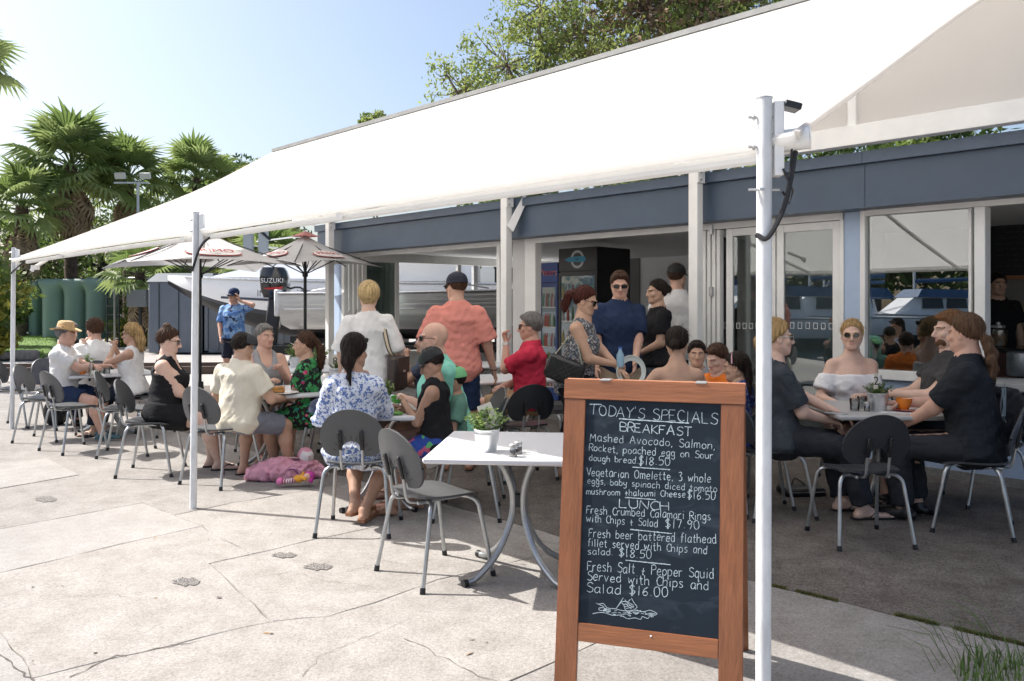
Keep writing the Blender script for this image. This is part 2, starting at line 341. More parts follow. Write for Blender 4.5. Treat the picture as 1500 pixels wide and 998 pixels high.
class Person:
    """builds one person: Empty + continuous body mesh + clothing/hair children. Local frame: +y forward, +x right, z up, origin on the ground below the hips"""
    def __init__(s, label, px, top, D, face, seated=True, female=False, g=1.0, skin='fair', hair='brown', lean=.06, side=0, head=(0, 0, 0), hands=(None, None), feet=None, slouch=.03,
                 Hh=None, cat='person', palm=(None, None), curl=(.6, .6), group=None, zfloor=0, seat=.445, dx=0, hat=0, headscale=1.0, kneeh=None, lens_eyes=True):
        s.px, s.D = px, D; s.root = thing('person', label, cat, (0, D, zfloor), math.radians(face-90), group)
        s.seed = abs(hash_(label)) % 9999; s.female = female; s.g = g; s.seated = seated; Dh = D; fr = math.radians(face-90)
        for it in range(3):
            topz = H-(top-HY)/F*Dh-hat-zfloor
            if seated: sc = (topz-seat)/(.895*math.cos(lean*.8)) if topz > seat else .9
            else: sc = topz/1.75
            s.s = sc; s.v = max(.0105, D*.00165)*min(1, max(.8, sc)); hipz = seat+.085*sc if seated else .925*sc
            s.hip = np.array([0, 0, hipz]); R = rot(0, lean, side); s.R = R; s.slouch = slouch
            T = lambda p: s.hip+R@(np.array(p, float)*sc); s.T = T
            wsh = .150 if female else .172; s.wsh = wsh*(1+(g-1)*.35)
            s.sh = [T((q*s.wsh, -slouch, .410)) for q in (-1, 1)]; s.neck0 = T((0, -slouch-.005, .47)); 
            s.headR = rot(math.radians(head[0]), 0, 0)@rot(0, math.radians(head[1])+lean*.35, math.radians(head[2])); hs = sc*(1.0 if sc > .85 else 1.0+.35*(.85-sc)/.3)*headscale; s.hs = hs
            s.neck1 = s.neck0+R@np.array([0, .012, .085])*sc; s.hc = s.neck1+np.array([0, .0, .095*hs])+s.headR@np.array([0, .012, .0])*hs
            dz = topz-(s.hc[2]+.128*hs)                       # exact head-top match
            s.hc[2] += dz; s.neck1[2] += dz; s.neck0[2] += dz*.8
            for q in s.sh: q[2] += dz*.8
            s.ztop = .53+dz/sc*.8
            # hands
            s.el = [None]*2; s.wr = [None]*2; s.hand_d = [None]*2
            for i, q in enumerate((-1, 1)):
                t = hands[i]
                if t is None: t = (q*.2, .30, .16) if seated else (q*.245, .03, -.12)
                if isinstance(t, str) and t == 'lap': t = (q*.08, .33, .12)
                pole = (q*.55, -.5, -.8)
                if len(t) == 6: pole = t[3:]; t = t[:3]
                tw = s.hip+np.array(t, float)*sc*(1) if not (len(t) == 4) else None
                s.el[i], s.wr[i] = ik(s.sh[i], tw, .285*sc, .25*sc, np.array(pole))
                fd = s.wr[i]-s.el[i]; s.hand_d[i] = fd/np.linalg.norm(fd)
            s.palm = palm; s.curl = curl
            # legs
            s.hj = [s.hip+np.array([q*.092*sc*(1+(g-1)*.3), 0, 0]) for q in (-1, 1)]; s.kn = [0]*2; s.an = [0]*2; s.fd = [0]*2
            for i, q in enumerate((-1, 1)):
                if feet is None: ft = (q*.12, .42, 0, 0) if seated else (q*.11, 0, 0, q*8)
                else: ft = feet[i]
                an = np.array([ft[0]*sc, ft[1]*sc, .075*sc+ft[2]]); pole = (q*.25+ft[0]*.3, 1.0, .9 if seated else .15)
                if len(ft) > 4: pole = ft[4:7]
                s.kn[i], s.an[i] = ik(s.hj[i], an, .43*sc, .41*sc, pole); a = -math.radians(ft[3]); s.fd[i] = np.array([math.sin(-a), math.cos(a), 0])
            ox = s.hc[0]*math.cos(fr)-s.hc[1]*math.sin(fr); oy = s.hc[0]*math.sin(fr)+s.hc[1]*math.cos(fr); Dh = D+oy; s.root.location.x = (px-CX)/F*Dh-ox+dx
        s.skin = skin_mat(skin, SKIN[skin]); s.hairm = hair_mat(hair); s.P_all = None
        pts = np.array([s.hip, s.hc, *s.sh, *s.el, *s.wr, *s.kn, *s.an]); s.lo = pts.min(0)-.30; s.hi = pts.max(0)+.30; s.lo[2] = max(s.lo[2], -.02)
        s.build_body()
    # torso field
    def torso(s, fl, infl=0., zmin=-.13, zmax=.6, belly=0., k=.03, flare=0.):
        sc = s.s; prof = FEM if s.female else MALE; zz = [p[0] for p in prof]; st = s.ztop/.53
        r = fl.region(s.T((0, 0, zmin))-.36, s.T((0, 0, zmax))+.36)
        if r is None: return
        sl, X, Y, Z = r; p = np.stack(np.broadcast_arrays(X, Y, Z), -1)-s.hip; q = p@s.R/sc; x, y, z = q[..., 0], q[..., 1], q[..., 2]/ (1+(st-1)*np.clip(q[..., 2]/.5, 0, 1))
        a = np.interp(z, zz, [p_[1]*(1+(s.g-1)*(1.0 if p_[0] < .4 else .5)) for p_ in prof]); b = np.interp(z, zz, [p_[2]*(1+(s.g-1)*(1.3 if p_[0] < .4 else .5)) for p_ in prof])
        y = y+s.slouch*np.clip(z/.42, 0, 1)**2-.5*(s.g-1)*.1; y = y-.02*np.exp(-((z-.30)/.1)**2)
        fl_ = flare*np.clip((.15-z)/.3, 0, 1.5); a = a+infl/sc+fl_; b = b+infl/sc+fl_*.7
        rr = np.sqrt((x/a)**2+(y/b)**2)+1e-6; d = (1-1/rr)*np.sqrt(x*x+y*y)*.9
        zlo = max(zmin, -.13) ; d = np.maximum(d, zmin-z); d = np.maximum(d, z-min(zmax, .53+.0))
        fl.union(sl, (d*sc).astype(np.float32), k)
        if s.female:
            for q_ in (-1, 1): c = s.T((q_*.068, .075-s.slouch*.6, .285)); fl.ell(c, np.array([.062, .055, .062])*sc*(1+(s.g-1)*.8)+infl, k=.045)
    def arms(s, fl, infl=0., frac=1.0, lower=0., k=.03, flat=True, sides=(0, 1), wide=1.0):
        sc = s.s*(.93 if s.female else 1.0); g = (1+(s.g-1)*.8)
        for i in sides:
            a, e, w_ = s.sh[i], s.el[i], s.wr[i]
            if frac < 1: b = a+(e-a)*frac; fl.cone(a, b, (.054*g)*sc+infl, (.05*g)*sc+infl*wide, k=.018, flat=(False, True)); continue
            fl.cone(a, e, (.054*g)*sc+infl, (.041*g)*sc+infl, k=k)
            if lower >= 1: fl.cone(e, w_, .042*g*sc+infl, .027*sc+infl, k=.02)
            elif lower > 0: fl.cone(e, e+(w_-e)*lower, .042*g*sc+infl, .034*sc+infl*1.2, k=.02, flat=(False, True))
    def legs(s, fl, infl=0., frac=1.0, lower=0., k=.04, wide=1.0, calf=True):
        sc = s.s; g = 1+(s.g-1)*.9
        for i in (0, 1):
            h, kn, an = s.hj[i], s.kn[i], s.an[i]
            if frac < 1: fl.cone(h, h+(kn-h)*frac, .086*g*sc+infl, (.086-.03*frac)*g*sc+infl*wide, k=k, flat=(False, True)); continue
            fl.cone(h, kn, .084*g*sc+infl, .054*g*sc+infl, k=k)
            if lower >= 1 or lower == 0 and calf:
                m = kn+(an-kn)*.35+(kn-h)*-.02; fl.cone(kn, m, .05*g*sc+infl, .052*g*sc+infl, k=.03); fl.cone(m, an, .05*g*sc+infl, .034*sc+infl, k=.03)
            elif lower > 0: fl.cone(kn, kn+(an-kn)*lower, .056*g*sc+infl, .05*sc+infl*wide, k=.03, flat=(False, True))
    def head_field(s, v, pad=.0):
        fl = Field(s.hc-.17*s.hs-pad, s.hc+.17*s.hs+pad, v); return fl
    def hp(s, p): return s.hc+s.headR@(np.array(p, float)*s.hs)
    def build_body(s):
        v = s.v; sc = s.s; fl = Field(s.lo, s.hi, v); s.torso(fl); s.arms(fl, frac=1.0, lower=1); s.legs(fl)
        hs = s.hs; nr = (.047 if s.female else .056)*sc*(1+(s.g-1)*.5); fl.cone(s.neck0-np.array([0, 0, .03])*sc, s.hc+s.headR@np.array([0, -.015, -.02])*hs, nr*1.08, nr*.95, k=.045)
        # trapezius
        for q in s.sh: fl.cone(s.neck0+np.array([0, 0, -.005]), q*.72+s.neck0*.28, .042*sc, .036*sc, k=.05)
        ex = MB()
        for i, q in enumerate((-1, 1)):                    # palms + fingers
            w_ = s.wr[i]; d = s.hand_d[i]; 
            if s.palm[i] is not None and len(s.palm[i]) == 6: d = np.array(s.palm[i][3:], float); d = d/np.linalg.norm(d)
            n = np.array(s.palm[i][:3] if s.palm[i] is not None else ((0, 0, -1) if abs(d[2]) < .8 else (-q, 0, 0)), float); n = n-d*(n@d); n /= np.linalg.norm(n)+1e-9
            sd = np.cross(d, n)*(-q)                        # towards the thumb
            if sd@np.array([-q, .3, .3]) < 0: sd = -sd
            hsz = sc*(.92 if s.female else 1.0)
            fl.cone(w_, w_+d*.075*hsz, .026*hsz, .036*hsz, k=.015, squash=(n, 1.9))
            cu = s.curl[i]
            for j, (off, L) in enumerate(((.030, .072), (.010, .080), (-.010, .074), (-.029, .058))):
                p0 = w_+d*.072*hsz+sd*off*hsz; pts = [p0]; ang = cu*.25*(1+.15*j); dd = d
                for L_ in (.42, .33, .25):
                    dd = d*math.cos(ang)+n*math.sin(ang); dd = dd+sd*off*2.2*(1-cu); dd /= np.linalg.norm(dd); pts.append(pts[-1]+dd*L*L_*hsz); ang += cu*(.75+.1*j)
                ex.tube(pts, [.0088*hsz, .0084*hsz, .0076*hsz, .0058*hsz], 6)
            t0 = w_+d*.022*hsz+sd*.026*hsz; t1 = t0+(d*.55+sd*.6+n*.35)*.042*hsz; t2 = t1+(d*.8+sd*(.25-.3*cu)+n*(.2+.4*cu))*.034*hsz; ex.tube([t0, t1, t2], [.012*hsz, .0098*hsz, .007*hsz], 6)
        for i in (0, 1):                                    # feet
            a = s.an[i]; f = s.fd[i]; heel = a-f*.035*sc; heel[2] = a[2]-.045*sc; toe = a+f*.155*sc; toe[2] = a[2]-.055*sc
            fl.cone(a, heel, .034*sc, .032*sc, k=.02); fl.cone(heel+f*.02*sc, toe, .032*sc, .036*sc, k=.02, squash=((0, 0, 1), 1.9)); fl.cone(a, toe-f*.05*sc, .034*sc, .026*sc, k=.02)
            for j in range(5): 
                sd = np.array([f[1], -f[0], 0]); o = (j-2)*.014*sc; L = (.03+.004*(3-abs(j-1)))*sc; p = toe+sd*o+f*.018*sc-np.array([0, 0, .004]); ex.tube([p, p+f*L*.6, p+f*L], [.0095*sc, .009*sc, .006*sc], 6)
        P, Q = fl.mesh()
        # head: fine grid
        hv = max(.0042, s.D*.00085); hf = s.head_field(hv); c = s.hp; Rm = s.headR; E = lambda cc, r, k=.02, sub=False: hf.ell(c(cc), np.array(r)*hs, k=k, R=Rm, sub=sub)
        E((0, -.018, .032), (.074, .094, .088), .0); E((0, .030, -.035), (.056, .064, .080), .03)
        hf.cone(c((0, .062, -.094)), c((0, .058, -.088)), .022*hs, .024*hs, k=.03)              # chin
        for q in (-1, 1):
            hf.cone(c((q*.050, .0, -.055)), c((q*.020, .068, -.090)), .020*hs, .018*hs, k=.03)  # jaw
            E((q*.040, .060, -.025), (.024, .022, .020), .02)                                   # cheek
            hf.cone(c((q*.012, .090, .022)), c((q*.046, .072, .026)), .0105*hs, .009*hs, k=.014)  # brow
            E((q*.031, .096, .002), (.017, .012, .011), .012, True)                             # socket
            E((q*.0745, -.006, -.012), (.010, .020, .031), .008); E((q*.082, -.002, -.010), (.006, .010, .018), .003, True)  # ear
            E((q*.0105, .098, -.038), (.0095, .010, .0085), .006)                               # nostril wing
        hf.cone(c((0, .090, .010)), c((0, .113, -.030)), .0085*hs, .0125*hs, k=.012)            # nose
        E((0, .087, -.0585), (.021, .012, .0065), .007); E((0, .085, -.0705), (.018, .012, .0075), .007); E((0, .101, -.0640), (.022, .009, .0022), .003, True)  # lips
        hf.cone(s.neck1-np.array([0, 0, .02])*sc, s.hc+Rm@np.array([0, -.018, -.03])*hs, nr*.98, nr*.95, k=.035)
        P2, Q2 = hf.mesh(); loc = (P2-s.hc)@Rm/hs
        cen = loc[Q2].mean(1); m2 = np.zeros(len(Q2), int)
        lip = (np.abs(cen[:, 0]) < .022-.5*np.abs(cen[:, 2]+.064)) & (cen[:, 2] < -.053) & (cen[:, 2] > -.0775) & (cen[:, 1] > .082); m2[lip] = 1
        bw = (np.abs(cen[:, 2]-(.025-np.abs(np.abs(cen[:, 0])-.030)*.12)) < .0032) & (np.abs(cen[:, 0]) > .015) & (np.abs(cen[:, 0]) < .052) & (cen[:, 1] > .055); m2[bw] = 2
        Pn = np.concatenate([P, P2]); Qn = np.concatenate([Q, Q2+len(P)]); mi = np.concatenate([np.zeros(len(Q), int), m2])
        # eyes
        if s.D < 9:
            for q in (-1, 1):
                o = c((q*.031, .079, .002)); fx = Rm@np.array([0, 1, 0]); rx = Rm@np.array([1, 0, 0]); uz = Rm@np.array([0, 0, 1])
                for rr, dep, mm in ((.0112, 0, 3), (.0056, .0068, 4)):
                    base = len(ex.v); n = 8; rings = 4
                    for a_ in range(rings):
                        th = (a_+.3)/rings*1.3
                        for k_ in range(n):
                            t = 2*math.pi*k_/n; p = o+fx*(dep+rr*math.cos(th)*(.9 if mm == 3 else .75))*hs+(rx*math.cos(t)+uz*math.sin(t)*.5)*rr*math.sin(th)*hs; ex.v.append(tuple(p))
                    for a_ in range(rings-1):
                        for k_ in range(n): ex.f.append((base+a_*n+k_, base+a_*n+(k_+1) % n, base+(a_+1)*n+(k_+1) % n, base+(a_+1)*n+k_)); ex.m.append(mm)
                    ex.f.append(tuple(base+k_ for k_ in range(n))); ex.m.append(mm)
        lipc = mat('lips_'+s.skin.name, tuple(np.array(s.skin.node_tree.nodes['Principled BSDF'].inputs['Base Color'].default_value[:3])*np.array([.88, .66, .68])), .45)
        s.body = np_obj('body', Pn, Qn, [s.skin, lipc, s.hairm, mat('eye_white', (.7, .68, .65), .3), mat('iris', (.05, .035, .025), .2)], s.root, extra=ex, mi=mi)
    def cloth(s, name, m, build, amp=.005, sc=16, parent=None, post=None, label=None):
        fl = Field(s.lo, s.hi, s.v); build(fl)
        P, Q = fl.mesh()
        if len(Q) == 0: return None
        P = lap(P, Q, 2); n = vnormals(P, Q); P = P+n*(wrinkle(P, amp, sc, s.seed)[:, None]+amp*.3)
        o = np_obj(name, P, Q, m, parent or s.root)
        if label: o['label'] = label
        return o
    def tcoord(s, fl):
        X, Y, Z = fl.coords(); p = np.stack(np.broadcast_arrays(X, Y, Z), -1)-s.hip; return p@s.R/s.s
    def shirt(s, m, name='shirt', sleeve=.62, hem=-.07, neck=.075, infl=.018, tank=False, scoop=0, flare=.03, amp=.008, lower=0, off=False, collar=None, backopen=0, wide=1.5):
        def b(fl):
            s.torso(fl, infl, zmin=hem, flare=flare)
            for q in s.sh: fl.cone(s.neck0+np.array([0, 0, -.012]), q*.72+s.neck0*.28, .042*s.s+infl*.8, .036*s.s+infl*.8, k=.04)
            if tank: pass
            elif sleeve >= 1: s.arms(fl, infl, 1.0, lower)
            elif sleeve > 0: s.arms(fl, infl, sleeve, wide=wide)
            q = s.tcoord(fl); x, y, z = q[..., 0], q[..., 1], q[..., 2]; zt = s.ztop
            nk = np.sqrt(x*x+(y+s.slouch-.02)**2+((z-zt+.0)*1.0)**2)-neck; fl.d = np.maximum(fl.d, -nk*s.s)
            if s.seated: fl.d = np.maximum(fl.d, np.minimum(y-.045, .035-z)*s.s)
            if scoop: e = np.sqrt((x/(.075))**2+((y-.10)/.13)**2+((z-zt)/ (scoop))**2)-1; fl.d = np.maximum(fl.d, -e*.06)
            if tank:
                e = np.maximum(.098*(s.wsh/.16)-np.abs(x), (.33+(zt-.53))-z)  # <0 : arm-side region above chest
                fl.d = np.maximum(fl.d, -np.maximum(e, -.2)*s.s) if False else np.maximum(fl.d, np.minimum(np.abs(x)-.115*(s.wsh/.16), z-(.34+(zt-.53)))*s.s)
                e2 = np.minimum(.07-np.abs(x)*1.0, z-(zt-tank)); fl.d = np.maximum(fl.d, e2*s.s)
            if off: fl.d = np.maximum(fl.d, (z-(off+.25*np.abs(x)*0))*s.s)
            if backopen: fl.d = np.maximum(fl.d, np.minimum(np.minimum(-y-.0, z-backopen), .1-np.abs(x)*.3)*s.s)
        o = s.cloth(name, m, b, amp)
        if collar is not None:
            def c(fl):
                n0 = s.neck0+np.array([0, 0, .005])*s.s; n1 = s.neck0+(s.neck1-s.neck0)*.45; fl.cone(n0, n1, .078*s.s, .068*s.s, k=0, flat=(True, True)); fl.cone(n0-.03*(n1-n0), n1+(n1-n0)*.3, .066*s.s, .058*s.s, k=0, sub=True)
            s.cloth('collar', collar, c, .001)
        return o
    def pants(s, m, name='trousers', frac=1.0, lower=.93, infl=.014, top=.09, wide=1.6, amp=.008, torso=True):
        def b(fl):
            s.torso(fl, infl*.8, zmin=-.13, zmax=top); s.legs(fl, infl, frac, lower, wide=wide, calf=False)
            q = s.tcoord(fl); fl.d = np.maximum(fl.d, (q[..., 2]-top)*s.s)
        return s.cloth(name, m, b, amp)
    def skirt(s, m, name='skirt', length=.85, infl=.02):
        def b(fl):
            s.torso(fl, infl*.8, zmin=-.13, zmax=.1); s.legs(fl, infl, length, 0, wide=1.4, k=.09, calf=False)
            a = (s.hj[0]+s.hj[1])/2; bb = (s.kn[0]+s.kn[1])/2; fl.cone(a, a+(bb-a)*length, .10*s.s, .075*s.s, k=.09, flat=(False, True))
            q = s.tcoord(fl); fl.d = np.maximum(fl.d, (q[..., 2]-.1)*s.s)
        return s.cloth(name, m, b, .007)
    def shoes(s, m, name='shoe', sole=None, h=1.0):
        for i in (0, 1):
            a = s.an[i]; f = s.fd[i]; sc = s.s; fl = Field(np.minimum(a, a+f*.2)-.16, np.maximum(a, a+f*.2)+.14, max(.008, s.v*.7))
            heel = a-f*.04*sc; heel[2] = a[2]-.038*sc; toe = a+f*.17*sc; toe[2] = a[2]-.046*sc
            fl.cone(heel, toe, .044*sc, .044*sc, k=0, squash=((0, 0, 1), 1.35)); fl.cone(a-np.array([0, 0, .01])+f*-.01, toe-f*.07*sc, .044*sc*h, .034*sc, k=.02)
            X, Y, Z = fl.coords(); fl.d = np.maximum(fl.d, (a[2]-.074*sc)-Z+0*X+0*Y)
            fl.d = np.maximum(fl.d, Z-(a[2]+.012)+0*X+0*Y)
            P, Q = fl.mesh()
            if len(Q):
                mi = (P[Q].mean(1)[:, 2] < a[2]-.052*sc).astype(int); np_obj(name, P, Q, [m, sole or m], s.root, mi=mi)
    def sandals(s, m, strap=True, h=.012):
        for i in (0, 1):
            a = s.an[i]; f = s.fd[i]; sc = s.s; sd = np.array([f[1], -f[0], 0]); mb = MB(); z = a[2]-.073*sc
            pr = [(-.075, .026), (-.05, .034), (.0, .034), (.08, .040), (.15, .046), (.20, .038), (.225, .018)]; o = [a+f*x*sc+sd*w_*sc for x, w_ in pr]+[a+f*x*sc-sd*w_*sc for x, w_ in reversed(pr)]
            n = len(o); vs = [(p[0], p[1], z) for p in o]+[(p[0], p[1], z+h) for p in o]; mb.add(vs, [tuple(range(n)), tuple(range(n, 2*n))]+[(k, (k+1) % n, n+(k+1) % n, n+k) for k in range(n)])
            if strap:
                for q in (-1, 1): mb.tube([a+f*.03*sc+sd*q*.036*sc-np.array([0, 0, .055])*sc, a+f*.08*sc+sd*q*.025*sc-np.array([0, 0, .018])*sc, a+f*.135*sc+sd*.006*sc-np.array([0, 0, .03])*sc], .005, 5)
            mb.build('sandal', m, s.root)
    def hair(s, style='short', m=None, **kw):
        m = m or s.hairm; hs = s.hs; v = max(.0045, s.D*.0008)
        lo = s.hc-.2*hs; hi = s.hc+.2*hs; pts = kw.get('chain', [])
        W = [s.hp(p[:3]) for p in pts]
        for q in W: lo = np.minimum(lo, q-.09); hi = np.maximum(hi, q+.09)
        fl = Field(lo, hi, v); Rm = s.headR; vol = kw.get('vol', .012)
        fl.ell(s.hp((0, -.020, .036)), np.array([.076+vol, .096+vol, .090+vol])*hs, k=0, R=Rm)
        q = (np.stack(np.broadcast_arrays(*fl.coords()), -1)-s.hc)@Rm/hs; x, y, z = q[..., 0], q[..., 1], q[..., 2]
        ft = kw.get('front', .086); back = kw.get('back', -.055)
        if style in ('short', 'balding', 'up', 'long', 'pony'):
            # face opening: everything in front of an oblique plane and below the hairline
            cut = y-(.018+np.clip(z-.012, -.05, 1)*(.062/max(.02, ft-.012))-.0*np.abs(x)); cut = np.maximum(cut, -.0)*0+cut
            cut = cut+.0035*np.sin(x*190)*np.sin(z*170+1)+.002*np.sin(x*420)
            cut = np.where(z > ft+.012, -.05, cut); cut = np.minimum(cut, (ft+.012)-z+.001)
            fl.d = np.maximum(fl.d, 0)*0+fl.d+(vol*hs*.85*(1-np.clip(-cut/.03, 0, 1))).astype(np.float32)
            fl.d = np.maximum(fl.d, cut*hs)
            low = (back+np.clip(y+.048, 0, 1)*(1.0 if style == 'short' else 1.15))-z if style != 'long' else (back)-z
            fl.d = np.maximum(fl.d, low*hs)
            if style == 'balding': fl.d = np.maximum(fl.d, (z-.035)*hs)
        if style == 'short' and vol > .0105:
            for q_ in (-1, 0, 1): fl.ell(s.hp((q_*.030, .052-abs(q_)*.008, .094)), np.array([.026, .034, .022])*hs*(.7+vol*22), k=.012, R=Rm)
        for a, b in zip(range(len(W)-1), range(1, len(W))):
            if pts[b][3] is None: continue
            if pts[a][3] is None: fl.ell(W[b], np.array([pts[b][3]]*3)*hs, k=.015); continue
            fl.cone(W[a], W[b], pts[a][3]*hs, pts[b][3]*hs, k=.012)
        P, Q = fl.mesh()
        if len(Q) == 0: return
        n = vnormals(P, Q); loc = (P-s.hc)@Rm/hs; r = np.random.default_rng(s.seed)
        ang = np.arctan2(loc[:, 0], loc[:, 1]); amp = kw.get('amp', .0036)
        if style in ('short', 'balding'): o = np.sin(loc[:, 0]*160+3*np.sin(loc[:, 2]*60))*np.sin(loc[:, 1]*150+2*np.sin(loc[:, 0]*70))*np.sin(loc[:, 2]*110)
        else: o = np.sin(ang*22+2*np.sin(loc[:, 2]*18))*.7+np.sin(ang*41+loc[:, 2]*30)*.4
        if kw.get('curly'): o = np.sin(loc[:, 0]*230)*np.sin(loc[:, 1]*210+1)*np.sin(loc[:, 2]*190)*2.2
        P = P+n*(o*amp)[:, None]
        ex = MB(); n = vnormals(P, Q); nst = kw.get('strands', 420 if s.D < 10 else 120); ids = r.integers(0, len(P), nst)
        for i in ids:
            l = (P[i]-s.hc)@Rm/hs
            if vol <= .0105 and style == 'short' and l[2] > .02: continue
            if style in ('pony', 'up') and l[1] > -.10: d = np.array([0, -.115, .0])-l
            elif style in ('short', 'balding'): d = np.array([l[0]*2, .25 if l[2] > .08 else -.35, -.5 if l[2] < .09 else -.05])+r.normal(size=3)*.28
            else: d = np.array([l[0]*.3, -.12, -1])
            d = Rm@d; d = d-n[i]*(d@n[i]); L = np.linalg.norm(d)
            if L < 1e-4: continue
            d /= L; ln = (r.uniform(.012, .028) if style in ('short', 'balding') else r.uniform(.03, .075))*hs; sd = np.cross(d, n[i])*.0013*hs; lf = kw.get('lift', .004)*r.uniform(.2, 1.3); p0 = P[i]-n[i]*.001; p1 = p0+d*ln*.5+n[i]*lf; p2 = p0+d*ln+n[i]*lf*(1.2 if style in ('short', 'balding') else -.2)
            ex.add([p0-sd, p0+sd, p1+sd, p1-sd, p2], [(0, 1, 2, 3), (3, 2, 4)])
        return np_obj('hair', P, Q, m, s.root, extra=ex)
    def cap(s, m, brim_m=None, back=False, front_m=None, text_=None, up=0.0, flatb=False, logo=None, turn=0):
        """baseball cap: crown + brim"""
        R_old = s.headR; s.headR = s.headR@rot(math.radians(turn)) if turn else s.headR
        mb = MB(); hs = s.hs*1.0; n = 24; rings = 7; c0 = np.array([0, -.012, .030+up])
        V = []
        for i in range(rings+1):
            th = i/rings*math.pi/2
            for k in range(n):
                t = 2*math.pi*k/n; r = math.cos(th)**.75; x = .0905*r*math.sin(t); y = .112*r*math.cos(t)-.006; z = (.098 if not back else .095)*math.sin(th)**.9; V.append(s.hp(c0+(x, y, z)))
        mb.add(V, [(i*n+k, i*n+(k+1) % n, (i+1)*n+(k+1) % n, (i+1)*n+k) for i in range(rings) for k in range(n)])
        mb.add([s.hp(c0+(.0905*math.sin(2*math.pi*k/n), .112*math.cos(2*math.pi*k/n)-.006, -.004)) for k in range(n)], [tuple(range(n))])
        mb.lathe([(0.001, 0), (.007, 0), (.006, .004)], (0, 0, 0), 8) if False else None
        mats = [m]
        if front_m is not None:
            mats.append(front_m)
            for j, f in enumerate(mb.f):
                if len(f) == 4:
                    k = f[0] % n; i = f[0]//n
                    if (k < n*.17 or k >= n*.83) and i < 5: mb.m[j] = 1
        cp = mb.build('cap', mats, s.root, ang=80)
        sg = -1 if back else 1; bb = MB(); pts = []; m_ = 10; up_ = []
        for layer in (0, -.004):
            for i in range(m_+1):
                a = -1+2*i/m_; x = .082*math.sin(a*1.15)/math.sin(1.15); yi = sg*(.104*math.sqrt(max(0, 1-(x/.0905)**2))-.01); yo = yi+sg*(.072*math.sqrt(max(0, 1-(a*.92)**2)) if not flatb else .075*math.sqrt(max(.05, 1-(a*.9)**4)))
                dz = -.010*(a*a) if not flatb else 0
                pts.append(s.hp(c0+(x, yi, -.002+dz*.5+layer))); pts.append(s.hp(c0+(x*1.02, yo, -.010+dz*1.6+layer)))
        N = 2*(m_+1); fs = []
        for i in range(m_):
            a, b, c, d = 2*i, 2*i+1, 2*i+3, 2*i+2; fs += [(a, b, c, d), (N+d, N+c, N+b, N+a), (b, N+b, N+c, c), (d, N+d, N+a, a)]
        fs += [(0, N, N+1, 1), (N-2, N-1, 2*N-1, 2*N-2)]
        bb.add(pts, fs); bb.build('brim', brim_m or m, cp, ang=80)
        if logo is not None:
            me = text_mesh(logo[0], .05*hs); me.materials.clear(); me.materials.append(logo[1]); o = s.hp(c0+(0, .1095, .040)); R3 = Matrix([list(r) for r in s.headR])
            me.transform(frame(o, R3@Vector((-1, 0, 0)), R3@Vector((0, -.35, 1)))); link('emblem', me, cp)
        s.headR = R_old; return cp
    def glasses(s, m=None, style='wrap', up=None, tilt=0, lensm=None):
        m = m or mat('black_plastic', (.012, .012, .014), .3); lensm = lensm or mat('dark_lens', (.012, .011, .012), .08, spec=.8); mb = MB(); z0 = .004; y0 = .100
        if up is not None: z0, y0 = up
        def L(cx, w_, h_, n=14):
            V = []; 
            for dy in (0, .005):
                for k in range(n):
                    t = 2*math.pi*k/n; ex = .55 if style != 'round' else 1.0
                    x = cx+w_*math.copysign(abs(math.cos(t))**ex, math.cos(t)); z = z0+h_*math.copysign(abs(math.sin(t))**ex, math.sin(t)); y = y0-1.9*(x*x)*(2.0 if style == 'wrap' else 1.2)+dy*-1; V.append(s.hp((x, y, z)))
            mb.add(V, [tuple(range(n)), tuple(range(2*n-1, n-1, -1))]+[(k, (k+1) % n, n+(k+1) % n, n+k) for k in range(n)], 1)
            mb.tube([V[k] for k in list(range(n))+[0]], .0016*s.hs, 5)
        w_, h_ = {'wrap': (.031, .017), 'round': (.023, .021), 'big': (.031, .024), 'rect': (.027, .017)}[style]
        for q in (-1, 1):
            L(q*.034, w_, h_); yb = y0-1.9*(.064**2)*(2.0 if style == 'wrap' else 1.2)
            mb.tube([s.hp((q*.064, yb, z0+.006)), s.hp((q*.077, yb-.02, z0+.006)), s.hp((q*.080, .0, z0+.004)), s.hp((q*.078, -.02, z0-.008))], .0026*s.hs, 5)
        mb.tube([s.hp((-.012, y0-.001, z0+.005)), s.hp((.012, y0-.001, z0+.005))], .002*s.hs, 5)
        return mb.build('sunglasses', [m, lensm], s.root)
    def world(s, p):                                      # local point -> world
        return s.root.matrix_basis @ Vector(p) if False else Matrix.Translation(s.root.location) @ Matrix.Rotation(s.root.rotation_euler.z, 4, 'Z') @ Vector(p)
def hash_(t):
    h = 7
    for c in t: h = (h*131+ord(c)) % 1000003
    return h
# ================= THE SETTING =================
M = MATS
concA = concrete_mat('concrete_old', (.365, .345, .325), (.29, .275, .26), .28, .15)
concB = concrete_mat('concrete_warm', (.405, .383, .358), (.34, .318, .294), .28, .14)
concC = concrete_mat('concrete_patch', (.385, .367, .348), (.31, .295, .28), .20, .10)
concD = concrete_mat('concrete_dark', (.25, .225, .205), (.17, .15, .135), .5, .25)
white = mat('white_paint', (.84, .84, .82), .45, var=.07, scale=3, bump=.05, bscale=30)
whiteal = mat('white_aluminium', (.82, .82, .80), .35, var=.06, scale=5)
bluewall = mat('blue_grey_weatherboard', (.42, .53, .70), .6, var=.06, scale=4, bump=.08, bscale=25)
fascia = mat('slate_fascia', (.060, .092, .140), .38, var=.10, scale=2.2, spec=.5)
fasciat = mat('slate_fascia_trim', (.08, .115, .17), .35, var=.08, scale=3)
galv = mat('galvanised_steel', (.50, .51, .52), .38, .75, var=.25, scale=14, bump=.08)
black = mat('black_plastic', (.012, .012, .014), .35)
darkm = mat('dark_metal', (.03, .033, .036), .45, .4)
